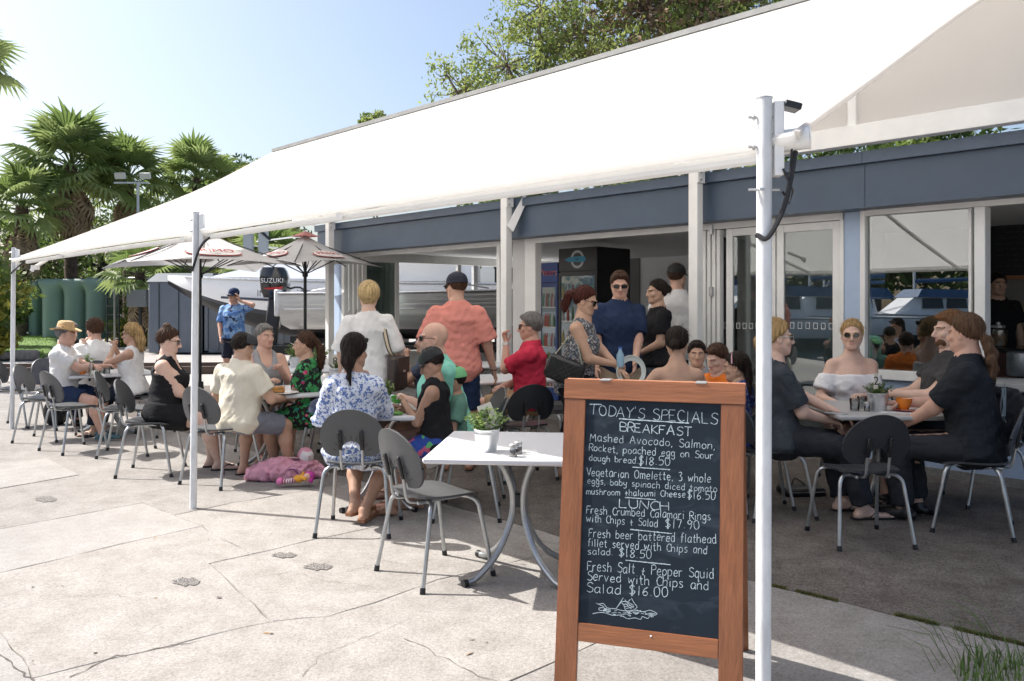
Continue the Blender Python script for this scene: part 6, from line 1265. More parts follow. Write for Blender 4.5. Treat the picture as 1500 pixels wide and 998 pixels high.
# potted herbs
bucket = mat('zinc_bucket', (.62, .64, .66), .3, .85, var=.12, scale=20)
def herb(label, pos, seed, R_=.09, h=.10, lm=(0, 2), s=1.0, n=170, lsz=.016, flower=False):
    t = thing('potted_plant', label, 'potted plant', pos, seed*.7); t.scale = (s, s, s); MB().lathe([(.046, 0), (.048, .004), (.055, .045), (.0565, .047), (.0565, .053), (.0575, .055), (.060, .085), (.0615, .087), (.0615, .092), (.063, .108), (.066, .112), (.064, .114), (.060, .108), (.058, .095)], n=24, cap=False).build('bucket', bucket, t); MB().lathe([(.0, .097), (.059, .097)], n=16, cap=False).build('soil', mat('soil', (.05, .035, .025), .95), t)
    MB().lathe([(.0, .002), (.046, .002)], n=16, cap=False).build('bucket_base', bucket, t)
    r = random.Random(seed); st = MB(); lf = [MB() for _ in lm]
    for k in range(n//7):
        a_ = r.uniform(0, 6.28); rr_ = r.uniform(.0, R_); tip = Vector((rr_*math.cos(a_)*1.15, rr_*math.sin(a_)*1.15, .10+h*r.uniform(.55, 1.15)*(1-.35*(rr_/R_)**2))); b = Vector((rr_*.35*math.cos(a_), rr_*.35*math.sin(a_), .09)); st.tube([b, b.lerp(tip, .5)+Vector((0, 0, .01)), tip], .0013, 4)
        for q in range(8):
            u = .25+.75*q/7; p = b.lerp(tip, u); a2 = q*2.4+r.random(); d = Vector((math.cos(a2), math.sin(a2), r.uniform(.0, .9))).normalized(); L = lsz*r.uniform(.8, 1.5); sd = d.cross(Vector((0, 0, 1))).normalized()*L*.42; nn = d.cross(sd).normalized()*L*.12
            lf[r.randrange(len(lf))].add([p, p+d*L*.5+sd-nn, p+d*L, p+d*L*.5-sd-nn, p+d*L*.5+nn], [(0, 4, 1), (1, 4, 2), (2, 4, 3), (3, 4, 0)])
    st.build('stem', mat('stem_green', (.12, .17, .05), .6), t, kind='stuff')
    for L_, k in zip(lf, lm): L_.build('leaves', leafm[k] if isinstance(k, int) else k, t, kind='stuff', smooth=False)
    if flower:
        f_ = MB()
        for k in range(5): a_ = k*1.2566; f_.add([(0, 0, .24), (.035*math.cos(a_-.4), .035*math.sin(a_-.4), .26), (.065*math.cos(a_), .065*math.sin(a_), .275), (.035*math.cos(a_+.4), .035*math.sin(a_+.4), .26)], [(0, 1, 2, 3)])
        f_.build('flower', mat('petal_white', (.8, .8, .78), .6), t, smooth=False)
    return t
hl = mat('herb_light', (.24, .34, .09), .5, var=.35, scale=60, trans=.3); hd = mat('herb_mid', (.11, .20, .04), .5, var=.4, scale=50, trans=.25); hdk = mat('herb_dark', (.05, .10, .02), .5, var=.4, scale=50, trans=.2)
herb('pale green herb in a zinc bucket on the front white table', ontop(713, 4.25), 1, .098, .10, (hl, hd), 1.06, 300, .019)
herb('dark green herb in a zinc bucket on the grey right hand table', ontop(1286, 5.78, .715), 2, .09, .075, (hd, hdk), 1.12, 420, .012)
herb('small leafy herb beside the number nine card on the first table', ontop(127, 9.1), 3, .08, .10, (hd, hl), 1.0, 120, .022)
herb('herb in a zinc bucket behind the woman in blue print', ontop(566, 5.85), 4, .06, .11, (hl, hd), 1.0, 170, .016)
herb('potted herb with a white flower on the rear table', ontop(468, 9.7), 5, .12, .14, (hl, hd), 1.1, 150, .025, flower=True)
herb('potted herb left of the grey singlet man with a white flower', ontop(432, 10.0), 6, .10, .16, (hl, hd), 1.1, 150, .022, flower=True)
herb('small round herb in a zinc bucket by the left corner post', ontop(493, 8.2), 7, .06, .06, (hd, hdk), 1.15, 200, .014)
herb('tiny green herb on the far table beside the fridges', ontop(805, 9.6, .72), 8, .07, .08, (hdk, hd), 1.0, 120, .018)
# number cards
card = mat('card_cream', (.66, .62, .53), .6); ink = mat('ink_black', (.02, .018, .018), .6)
def numcard(label, pos, n_, rz, tilt, w_=.062, h_=.10, roll=0):
    t = thing('table_number', label, 'table number card', pos, rz); R_ = Matrix.Rotation(tilt, 3, 'X')@Matrix.Rotation(roll, 3, 'Y'); mb = MB(); mb.box((0, 0, h_/2), (w_, .007, h_)); 
    for i, v in enumerate(mb.v): mb.v[i] = tuple(R_@Vector(v))
    mb.build('card', card, t, smooth=False); me = text_mesh(n_, h_*.75, .0003); me.materials.clear(); me.materials.append(ink); me.transform(R_.to_4x4()@frame((0, -.0045, h_/2), (1, 0, 0), (0, 0, 1))); link('number', me, t)
    return t
numcard('cream number one card leaning out of the herb bucket on the front table', ontop(722, 4.24, .70+.125), '1', .25, -.25, .075, .13, -.33)
numcard('narrow cream number two card in the herb bucket on the right table', ontop(1283, 5.70, .715+.16), '2', .1, 0, .03, .11)
numcard('number nine card on the first table in front of the straw hat man', ontop(121, 8.98), '9', .25, -.3, .09, .14, -.35)
numcard('small number eight card beside the round herb at the corner post', ontop(491, 8.28, .70+.12), '8', 0, 0, .05, .14)
# paper menus, shakers, glasses, crockery
paper = mat('paper', (.74, .74, .73), .7)
def sheetobj(name, label, cat, pos, w_, d_, rz, m=paper, th=.002):
    t = thing(name, label, cat, pos, rz); MB().box((0, 0, th/2), (w_, d_, th)).build('page', m, t); mb = MB()
    for k in range(7): mb.box((-.02+.01*math.sin(k*3), -d_*.35+k*d_*.11, th+.0004), (w_*(.6+.2*math.sin(k*5)), .003, .0006))
    mb.build('print', mat('print_grey', (.3, .3, .32), .8), t, smooth=False, kind='stuff'); return t
sheetobj('paper_menu', 'white paper menu under the shakers on the front table', 'menu', ontop(745, 4.2), .30, .19, .05); sheetobj('paper_menu', 'white paper menu under the herb bucket on the right table', 'menu', ontop(1320, 5.72, .715), .30, .20, -.2)
def shaker(label, pos):
    t = thing('shaker', label, 'shaker', pos); MB().lathe([(.019, 0), (.020, .004), (.0195, .038), (.017, .042)], n=16).build('jar', glass_mat('shaker_glass', (.75, .8, .8), .02, .2), t); MB().lathe([(.016, .003), (.016, .030)], n=12).build('contents', mat('pepper', (.25, .22, .2), .9), t); MB().lathe([(.0205, .040), (.021, .044), (.0205, .060), (.016, .064)], n=16).build('lid', galv, t)
for px_, D_, z_, lab in ((752, 4.10, .702, 'glass shaker with steel lid on the front table, nearer one'), (759, 4.17, .702, 'glass shaker with steel lid on the front table, farther one'), (1270, 5.75, .715, 'salt shaker beside the herb bucket on the right table')): shaker(lab, ontop(px_, D_, z_))
gg = glass_mat('drinking_glass', (.88, .9, .9), .01, .10)
def tumbler(label, pos, h=.085):
    t = thing('glass', label, 'glass', pos); MB().lathe([(.0, .0), (.030, 0), (.036, h), (.034, h), (.028, .010), (0, .010)], n=18, cap=False).build('tumbler', gg, t, ang=30); MB().lathe([(0, .011), (.0282, .011), (.031, h*.55), (0, h*.55)], n=16, cap=False).build('water', glass_mat('water_in_glass', (.9, .93, .93), 0, .05), t)
for px_, D_, z_, lab in ((1252, 5.78, .715, 'water glass in front on the right table'), (1263, 5.92, .715, 'water glass behind the front one on the right table'), (1313, 5.86, .715, 'water glass between the bucket and the orange cup'), (150, 9.0, .70, 'water glass in front of the blonde woman'), (157, 9.1, .70, 'second water glass by the green card on the first table')): tumbler(lab, ontop(px_, D_, z_))
def cup(label, pos, m, saucer=None, s=1, lab2='saucer'):
    t = thing('cup', label, 'cup', pos); t.scale = (s, s, s); mb = MB(); mb.lathe([(0, .012), (.024, .012), (.026, .016), (.040, .05), (.043, .074), (.040, .074), (.036, .05), (.02, .022), (0, .02)], n=22, cap=False); mb.build('cup', m, t); MB().tube(bez([(.040, 0, .062), (.060, 0, .062), (.062, 0, .038), (.038, 0, .032)], 4), .005, 6).build('handle', m, t); MB().lathe([(0, .066), (.038, .066)], n=16, cap=False).build('coffee', mat('coffee', (.25, .13, .07), .5), t)
    if saucer: tag(MB().lathe([(0, .002), (.04, .0), (.075, .010), (.077, .013), (.04, .006), (0, .006)], pos, n=24, cap=False).build('saucer', saucer), *lab2)
    return t
cup('orange coffee cup on a red saucer on the right table', ontop(1324, 5.74, .715), mat('orange_glaze', (.75, .22, .02), .2), mat('red_glaze', (.45, .03, .03), .25), 1.25, ('red saucer under the orange coffee cup on the right table', 'saucer'))
cup('small orange glass on the first table in front of the blonde woman', ontop(121, 8.85), mat('orange_glaze2', (.55, .16, .03), .2))
def bottle(label, pos, h, m, capm, s=1, liquid=None):
    t = thing('bottle', label, 'bottle', pos); MB().lathe([(.026*s, 0), (.028*s, .01), (.028*s, h*.6), (.012*s, h*.82), (.011*s, h*.93)], n=16).build('bottle', m, t); MB().lathe([(.013*s, h*.93), (.013*s, h)], n=12).build('bottle_cap', capm, t); return t
bottle('clear sauce bottle with a label on the first table', ontop(134, 8.75), .17, glass_mat('bottle_glass', (.85, .87, .82), .02, .1), white)
box_ = thing('card_holder', 'small green and white card holder on the first table', 'card holder', ontop(147, 9.2), .3); MB().box((0, 0, .04), (.10, .04, .08), bev=.003).build('holder', mat('pale_green', (.30, .48, .33), .5), box_); MB().box((0, -.021, .045), (.07, .002, .05)).build('label_panel', paper, box_)
plm = mat('plate_white', (.72, .71, .68), .25)
def plate(label, pos, r_, food=None):
    t = thing('plate', label, 'plate', pos); MB().lathe([(0, .004), (r_*.6, .004), (r_, .018), (r_*.98, .021), (r_*.6, .009), (0, .009)], n=28, cap=False).build('plate', plm, t)
    return t
plate('white plate with toast on the middle table', ontop(413, 6.98), .14); plate('white plate with salad left of the toast', ontop(392, 7.1), .12)
sw = thing('toasted_sandwich', 'brown toasted sandwich on the white plate of the middle table', 'sandwich', ontop(402, 7.0, .712), .2); tst = mat('toast', (.45, .22, .07), .8, var=.5, scale=25, bump=.5)
MB().box((0, 0, .012), (.17, .09, .020), bev=.005).build('bread', tst, sw); MB().box((0, 0, .026), (.165, .085, .010)).build('filling', mat('filling', (.5, .25, .06), .6), sw); MB().box((0, 0, .041), (.17, .09, .020), .05, bev=.005).build('bread', tst, sw)
sd_ = thing('salad', 'small heap of salad leaves on the left plate of the middle table', 'salad', ontop(391, 7.08, .71)); r = random.Random(4); mb = MB()
for k in range(60): a_ = r.uniform(0, 6.28); p = Vector((r.gauss(0, .03), r.gauss(0, .03), r.uniform(.0, .04))); d = Vector((math.cos(a_), math.sin(a_), r.uniform(-.2, .8)))*.025; q = Vector((-d.y, d.x, 0))*.5; mb.add([p-q, p+d, p+q, p-d*.3], [(0, 1, 2, 3)])
mb.build('leaves', hd, sd_, kind='stuff', smooth=False); MB().lathe([(.018, 0), (.02, .01), (.012, .02)], (.03, .02, .01), 10).build('tomato', mat('tomato', (.6, .06, .03), .3), sd_)
ph = thing('phone', 'phone lying flat on the left edge of the right table', 'phone', ontop(1225, 5.62, .715), .9); MB().box((0, 0, .005), (.07, .14, .009), bev=.002).build('body', mat('phone_pale', (.5, .5, .5), .3), ph); MB().box((0, 0, .0102), (.062, .12, .001)).build('screen', mat('screen_black', (.02, .02, .025), .1), ph)
hat_ = thing('sunglasses_case', 'dark blue cap lying on the table left of the woman in blue print', 'cap', ontop(472, 5.85), .6)
mb = MB(); mb.lathe([(.095, .0), (.095, .03), (.08, .07), (.04, .095), (.0, .10)], n=20, cap=False); mb.build('crown', mat('navy_cloth', (.02, .03, .07), .8, bump=.3, bscale=60), hat_); hat_.name = 'cap'
mb = MB(); mb.add([(.09*math.cos(a), .09*math.sin(a), .004) for a in [k*.25-1 for k in range(9)]]+[(.09*math.cos(a)+.07*math.cos(a*.8), .09*math.sin(a)*1.0, .0) for a in [k*.25-1 for k in range(9)]], [(k, k+1, 10+k, 9+k) for k in range(8)]); mb.build('brim', MATS['navy_cloth'], hat_)
phone_ = thing('receipt', 'orange and blue snack packet at the edge of the table before the boy', 'packet', ontop(580, 5.68), .5); phone_.name = 'snack_packet'; MB().box((0, 0, .012), (.07, .11, .022), bev=.008).build('wrapper', mat('foil_green', (.12, .30, .06), .35, var=.6, scale=30), phone_)
# ---- A-frame menu board ----
wood = mat('board_timber', (.27, .10, .042), .42, var=.28, scale=3.0, kind='noise', stretch=(7, 7, .7), bump=.12, bscale=14, coat=.15)
woodh = mat('board_timber_h', (.32, .12, .05), .42, var=.28, scale=3.0, stretch=(.7, 7, 7), bump=.12, bscale=14, coat=.15)
slate = mat('chalkboard', (.006, .012, .020), .62, col2=(.009, .019, .032), scale=2.4, spec=.3)
# chalk smudges on the slate
m = slate; N = m.node_tree.nodes; L = m.node_tree.links; tcn = N.new('ShaderNodeTexCoord'); mpn = N.new('ShaderNodeMapping'); mpn.inputs['Scale'].default_value = (2, 2, 5); L.new(tcn.outputs['Object'], mpn.inputs[0]); nz = N.new('ShaderNodeTexNoise'); nz.inputs['Scale'].default_value = 3; nz.inputs['Detail'].default_value = 8; nz.inputs['Distortion'].default_value = 1.2; L.new(mpn.outputs[0], nz.inputs[0])
rp = N.new('ShaderNodeValToRGB'); rp.color_ramp.elements[0].position = .52; rp.color_ramp.elements[0].color = (0, 0, 0, 1); rp.color_ramp.elements[1].position = .85; rp.color_ramp.elements[1].color = (.035, .045, .055, 1); L.new(nz.outputs['Fac'], rp.inputs[0]); ad = N.new('ShaderNodeMix'); ad.data_type = 'RGBA'; ad.blend_type = 'ADD'; ad.inputs['Factor'].default_value = 1
src_ = N['Principled BSDF'].inputs['Base Color'].links[0].from_socket; L.new(src_, ad.inputs['A']); L.new(rp.outputs[0], ad.inputs['B']); L.new(ad.outputs['Result'], N['Principled BSDF'].inputs['Base Color'])
yaw = math.radians(-18); bx_ = Vector((math.cos(yaw), math.sin(yaw), 0)); by_ = Vector((-math.sin(yaw), math.cos(yaw), 0)); BWD = .689
XL = (811-CX)/F*3.1; O = Vector((XL, 3.1, 0)); HT = 1.165; TB = .18; SP = .62
sb = thing('menu_board', 'wooden A-frame chalkboard with handwritten specials in front', 'menu board', O, yaw)
def leaf(front, pr):
    """panel local frame: x across, w up the slope"""
    y0 = 0 if front else SP; sgn = 1 if front else -1; L_ = math.hypot(HT, TB if front else SP-TB-.05); ty = (TB if front else SP-TB-.05); up = Vector((0, sgn*ty/L_, HT/L_)); nrm = Vector((0, -sgn*HT/L_, ty/L_))
    return lambda x, n, w_: Vector((x, y0, 0))+up*w_+nrm*n, L_
def slabp(fr, x0, x1, n0, n1, w0, w1, name, m, parent, bev=0):
    vs = [fr(x, n, w_) for x in (x0, x1) for n in (n0, n1) for w_ in (w0, w1)]; mb = MB().add(vs, [(0, 1, 3, 2), (4, 6, 7, 5), (0, 4, 5, 1), (2, 3, 7, 6), (0, 2, 6, 4), (1, 5, 7, 3)]); o = mb.build(name, m, parent, smooth=False)
    if bev:
        bm = bmesh.new(); bm.from_mesh(o.data); bmesh.ops.bevel(bm, geom=bm.edges[:], offset=bev, segments=2, affect='EDGES'); bm.to_mesh(o.data); bm.free()
    return o
for front in (True, False):
    fr, LL = leaf(front, None); pn = link('front_frame' if front else 'rear_frame', None, sb) if False else None
    st_w = .085 if front else .07
    slabp(fr, 0, st_w, -.022, 0, 0, LL-.079, 'stile', wood, sb, .002); slabp(fr, BWD-st_w, BWD, -.022, 0, 0, LL-.079, 'stile', wood, sb, .002)
    slabp(fr, -.003, BWD+.003, -.024, .002, LL-.077, LL, 'top_rail', woodh, sb, .002); slabp(fr, st_w+.001, BWD-st_w-.001, -.022, -.001, (.190 if front else .32), (.257 if front else .39), 'bottom_rail', woodh, sb, .002)
    if front: frF, LF = fr, LL; W0, W1, X0, X1 = .257, LL-.077, st_w, BWD-st_w
    slabp(fr, st_w, BWD-st_w, -.016, -.008, .25 if front else .38, LL-.07, 'panel', slate if front else wood, sb)
mb = MB(); 
for x in (.16, BWD-.16): mb.box((x, TB+.03, HT-.001), (.04, .07, .004))
mb.build('hinge', galv, sb, kind='stuff'); MB().tube([(BWD/2, .05, .24), (BWD/2+.02, .04, .235)], .006, 6).build('hook', galv, sb)
# homography photo pixels(z3 zoom coords) -> panel (x,w)
def homog(src, dst):
    A = []; 
    for (x, y), (u, v) in zip(src, dst): A.append([x, y, 1, 0, 0, 0, -u*x, -u*y, -u]); A.append([0, 0, 0, x, y, 1, -v*x, -v*y, -v])
    _, _, Vt = np.linalg.svd(np.array(A, float)); return Vt[-1].reshape(3, 3)
HM = homog([(118, 92), (565, 98), (560, 848), (90, 812)], [(X0, W1), (X1, W1), (X1, W0), (X0, W0)])
def b2p(x, y): q = HM@np.array([x, y, 1]); return q[0]/q[2], q[1]/q[2]
GL = {  # glyph strokes, y up, cap height 6, x-height 3.8
'A':['0,0 2,6 4,0','.8,2.2 3.2,2.2'],'B':['0,0 0,6 2.2,6 3.2,5.2 3,3.8 2,3.2 0,3.1','2,3.2 3.5,2.6 3.6,1 2.6,0 0,0'],'C':['3.6,5 2.4,6 1,5.4 .2,3.4 .6,1.2 2,0 3.6,.8'],'D':['0,0 0,6','0,6 2,5.8 3.6,4.2 3.6,1.8 2.2,.2 0,0'],'E':['3,6 0,6 0,0 3.2,0','0,3.1 2.4,3.1'],'F':['3.2,6 0,6 0,0','0,3.2 2.4,3.2'],
'G':['3.6,5 2,6 .4,4.6 .2,2 1.6,0 3.6,1 3.6,2.6 2.2,2.6'],'H':['0,0 0,6','3.4,0 3.4,6','0,3 3.4,3'],'I':['1,0 1,6'],'K':['0,0 0,6','3.2,6 .1,2.8 3.4,0'],'L':['0,6 0,0 3,0'],'M':['0,0 .6,6 2.2,2.4 3.8,6 4.4,0'],'N':['0,0 0,6 3.4,0 3.4,6'],'O':['2,6 .5,5 .1,3 .6,.9 2,0 3.4,1 3.8,3.2 3.2,5.2 2,6'],'P':['0,0 .2,6','.1,5.6 2,6.1 3.4,5 3,3.4 .2,2.8'],'R':['0,0 0,6 2.4,5.9 3.2,4.8 2.6,3.4 0,3','1.2,3 3.6,0'],
'S':['3.4,5.2 2.2,6 .7,5.4 .6,4 2,3.2 3.3,2.4 3.2,.8 1.8,0 .1,.7'],'T':['0,6 4,6','2,6 2,0'],'U':['0,6 .1,1.4 1.4,0 2.8,.4 3.4,2 3.4,6'],'V':['0,6 1.8,0 3.8,6'],'Y':['0,6 1.8,3.2 3.6,6','1.8,3.2 1.6,0'],
'a':['2.8,3.4 1.4,3.9 .2,2.6 .3,.7 1.4,0 2.7,1.4','2.8,3.8 2.8,.6 3.2,0'],'b':['0,6.2 0,0','0,2.8 1.4,3.8 2.8,2.6 2.6,.7 1.3,0 0,.7'],'c':['2.8,3.3 1.5,3.8 .2,2.4 .4,.6 1.6,0 2.8,.6'],'d':['2.8,3 1.4,3.8 .2,2.4 .4,.6 1.6,0 2.8,1','2.8,6.2 2.8,0'],'e':['.2,2 2.7,2.2 2.4,3.5 1.2,3.8 .2,2.4 .4,.6 1.6,0 2.8,.6'],'f':['2.4,5.8 1.6,6.2 1,5.4 1,0','0,3.6 2.2,3.6'],
'g':['2.8,3.2 1.4,3.8 .2,2.6 .4,1 1.5,.3 2.8,1.6','2.8,3.7 2.7,-1.2 1.4,-2.2 .1,-1.4'],'h':['0,6.2 0,0','0,2.6 1.4,3.8 2.6,3 2.7,0'],'i':['.6,3.7 .6,0','.6,5.2 .65,5.4'],'k':['0,6.2 0,0','2.4,3.8 .1,1.6 2.6,0'],'l':['.6,6.2 .6,0'],'m':['0,3.8 0,0','0,2.8 1.1,3.8 1.9,3 1.9,0','1.9,2.8 3,3.8 3.9,3 4,0'],'n':['0,3.8 0,0','0,2.6 1.4,3.8 2.6,3 2.7,0'],'o':['1.4,3.8 .3,3 .2,1 1.4,0 2.7,.8 2.8,2.8 1.4,3.8'],
'p':['0,3.8 0,-2.2','0,3 1.5,3.8 2.8,2.7 2.5,.8 1.2,.1 0,.8'],'q':['2.8,3 1.4,3.8 .2,2.4 .4,.6 1.6,.1 2.8,1','2.8,3.8 2.8,-2.2 3.4,-1.6'],'r':['0,3.8 0,0','0,2.4 1,3.6 2.2,3.6'],'s':['2.5,3.4 1.3,3.9 .4,3 1.3,2.1 2.4,1.3 1.8,.1 .1,.3'],'t':['1.1,5.6 1.1,.7 1.7,0 2.3,.3','0,3.7 2.3,3.8'],'u':['0,3.8 .1,1 1.2,0 2.6,1','2.7,3.8 2.7,0'],'v':['0,3.8 1.3,0 2.8,3.8'],'w':['0,3.8 .9,0 1.9,2.8 3,0 4,3.8'],'y':['0,3.8 .2,1.6 1.3,1 2.6,2','2.7,3.8 2.5,-1.4 1.2,-2.2 .1,-1.4'],
'0':['1.5,6 .3,5 .1,2.6 .6,.5 1.6,0 2.8,1.2 3,3.6 2.4,5.6 1.5,6'],'1':['.8,6 .8,0'],'3':['.2,5.4 1.6,6 2.8,5 1.4,3.4 2.8,2.4 2.4,.4 .1,.2'],'5':['3,6 .6,6 .4,3.5 2,3.7 3,2.2 2.2,.3 .2,.2'],'6':['2.6,5.8 1,4.4 .2,2 .9,.2 2.2,.3 2.7,1.8 1.6,2.9 .4,2'],'7':['.1,6 3,6 1.3,0'],'8':['1.6,3.2 .4,4.6 1.4,6 2.7,4.8 1.6,3.2 .2,1.4 1.4,0 2.8,1.4 1.6,3.2'],'9':['2.6,4.6 1.2,6 .2,4.4 1.2,3.1 2.6,4.4','2.7,5.4 2.5,2 1.8,0'],
'$':['3,5.2 1.6,5.8 .4,4.6 1.6,3.2 3,2 1.8,.4 .1,1','1.5,6.8 1.2,-.7','2,6.8 1.7,-.7'],',':['.5,.4 .2,-.9'],'.':['.3,.2 .5,.4'],"'":['.5,6.2 .4,5'],'&':['1.5,4 1.4,0 2.2,0','.2,2.1 2.8,2.2'],'+':['1.5,4 1.4,0','.2,2.1 2.8,2.2']}
WD = {'m': 4.2, 'w': 4.2, 'M': 4.6, 'i': 1.2, 'l': 1.2, '1': 1.5, '.': .8, ',': .8, "'": .9, 'I': 2, ' ': 2.6, 'r': 2.4, 't': 2.4, 'f': 2.4, 's': 2.7, 'O': 4, 'A': 4, 'T': 4}
chalk = mat('chalk_white', (.50, .60, .64), .95, var=.62, scale=190)
def write(line, x0, x1, y0, y1, hgt, lw=.0021, seed=0, par=None):
    r = random.Random(seed*13+5); mb = MB(); u0, w0 = b2p(x0, y0); u1, w1 = b2p(x1, y1); uc, wc = b2p(x0, y0-hgt); cap = abs(wc-w0)/6; adv = sum((WD.get(c, 3)+1.15) for c in line)-1.15; sxk = (u1-u0)/adv; x = 0
    for ch in line:
        if ch in GL:
            k = r.uniform(.93, 1.08); dy = r.uniform(-.25, .25); sh = r.uniform(-.06, .10)
            for st in GL[ch]:
                pts = [tuple(map(float, p.split(','))) for p in st.split()]; big = []
                if len(pts) > 2 and ch not in 'AEFHIKLMNTVYvwk147': cr = bez([Vector((a, b, 0)) for a, b in pts], 5); big = [(p.x, p.y) for p in cr]
                else:
                    for (a, b), (c, d) in zip(pts, pts[1:]):
                        for q in range(5): big.append((a+(c-a)*q/5, b+(d-b)*q/5))
                    big.append(pts[-1])
                P = []
                for (a, b) in big:
                    a += sh*b*.8+r.uniform(-.05, .05); b = b*k+dy+r.uniform(-.05, .05); u = u0+(x+a)*sxk; t_ = (x+a)/max(adv, .1); P.append((u, w0+(w1-w0)*t_+b*cap))
                vs = []; W_ = lw*r.uniform(.85, 1.2)
                for i, (u, w_) in enumerate(P):
                    a = P[max(0, i-1)]; c = P[min(len(P)-1, i+1)]; dx, dz = c[0]-a[0], c[1]-a[1]; l = math.hypot(dx, dz)+1e-9; nx, nz_ = -dz/l, dx/l; ww = W_*r.uniform(.65, 1.1)*.5; vs += [frF(u+nx*ww, -.0074, w_+nz_*ww), frF(u-nx*ww, -.0074, w_-nz_*ww)]
                mb.add(vs, [(2*i, 2*i+1, 2*i+3, 2*i+2) for i in range(len(P)-1)])
        x += WD.get(ch, 3)+1.15
    mb.build('chalk_writing', chalk, sb, smooth=False)
def rule(x0, y0, x1, y1, lw=.004):
    r = random.Random(int(x0)); vs = []
    for i in range(30): t_ = i/29; u, w_ = b2p(x0+(x1-x0)*t_, y0+(y1-y0)*t_+r.uniform(-.4, .4)); ww = lw*.5*r.uniform(.6, 1.1); vs += [frF(u, -.0073, w_+ww), frF(u, -.0073, w_-ww)]
    MB().add(vs, [(2*i, 2*i+1, 2*i+3, 2*i+2) for i in range(29)]).build('chalk_line', chalk, sb, smooth=False)
LINES = [("TODAY'S SPECIALS", 130, 550, 141, 163, 33, .0030), ('BREAKFAST', 232, 468, 191, 203, 28, .0036), ('Mashed Avocado, Salmon,', 131, 545, 225, 241, 25, .0027), ('Rocket, poached egg on Sour', 128, 540, 257, 273, 23, .0026), ('dough bread.', 128, 290, 288, 294, 20, .0024), ('$18.50', 293, 397, 298, 296, 27, .0030), ('Vegetarian Omelette, 3 whole', 120, 532, 337, 347, 26, .0026), ('eggs, baby spinach diced tomato', 122, 552, 362, 378, 20, .0024), ('mushroom +haloumi Cheese', 118, 448, 397, 397, 20, .0027), ('$16.50', 455, 546, 401, 402, 27, .0029),
 ('LUNCH', 228, 390, 436, 440, 27, .0038), ('Fresh Crumbed Calamari Rings', 118, 532, 459, 468, 25, .0027), ('with Chips & Salad', 118, 356, 485, 495, 24, .0026), ('$17.90', 382, 494, 496, 497, 27, .0029), ('Fresh beer battered flathead', 126, 550, 534, 542, 27, .0027), ('fillet served with Chips and', 122, 520, 563, 575, 25, .0026), ('salad.', 122, 206, 590, 590, 22, .0026), ('$18.50', 227, 335, 594, 598, 27, .0030), ('Fresh Salt & Pepper Squid', 121, 542, 643, 654, 31, .0028), ('Served with Chips and', 120, 525, 673, 692, 29, .0028), ('Salad', 118, 232, 712, 716, 30, .0028), ('$16.00', 262, 390, 716, 718, 30, .0030)]
for i, (tx, x0, x1, y0, y1, hh, lw) in enumerate(LINES): write(tx, x0, x1, y0, y1, hh, lw*.92, i)
for q in ((228, 152, 460, 161, .005), (130, 108, 170, 108, .005), (272, 305, 398, 310), (248, 403, 350, 407), (265, 505, 405, 514), (250, 605, 400, 614)): rule(*q)
# chalk drawing of a fish with a catch on it
def sk(pts, lw=.0022):
    P = [b2p(*p) for p in pts]; c = bez([Vector((a, b, 0)) for a, b in P], 4); vs = []
    for i, p in enumerate(c):
        d = (c[min(i+1, len(c)-1)]-c[max(0, i-1)]).normalized(); n_ = Vector((-d.y, d.x, 0))*lw*.5; vs += [frF(p.x+n_.x, -.0072, p.y+n_.y), frF(p.x-n_.x, -.0072, p.y-n_.y)]
    return vs, [(2*i, 2*i+1, 2*i+3, 2*i+2) for i in range(len(c)-1)]
dr = MB(); S_ = lambda x, y: (138+(x-130)*.364, 724+(y-665)*.364*.985)
for pts in ([(160, 730), (190, 738), (230, 732), (270, 770), (340, 775), (420, 790), (520, 780), (600, 790), (660, 775), (715, 795), (720, 810), (660, 830), (640, 850), (590, 835), (575, 860), (520, 850), (460, 860), (420, 845), (380, 830), (320, 835), (240, 815), (190, 815), (130, 828)], [(160, 730), (200, 745), (240, 765), (190, 775), (200, 795), (250, 790)], [(350, 770), (380, 725), (415, 672)], [(345, 775), (390, 720), (400, 700)], [(430, 690), (450, 710), (480, 685)], [(490, 672), (515, 715), (540, 745), (530, 765), (480, 795), (440, 790), (420, 740), (400, 712), (440, 705), (480, 720), (510, 740)], [(430, 720), (490, 770)], [(450, 715), (510, 760)], [(415, 735), (470, 725)], [(425, 755), (490, 735)], [(440, 770), (515, 745)], [(660, 800), (700, 805)]): dr.add(*sk([S_(*p) for p in pts]))
r = random.Random(2)
for k in range(70): x = r.uniform(220, 690); y = 808+14*math.sin(x*.02)+r.uniform(-20, 20); dr.add(*sk([S_(x, y), S_(x+14, y+r.uniform(-4, 4)), S_(x+26, y+r.uniform(-5, 5))], .0018))
dr.build('chalk_drawing', chalk, sb, smooth=False)
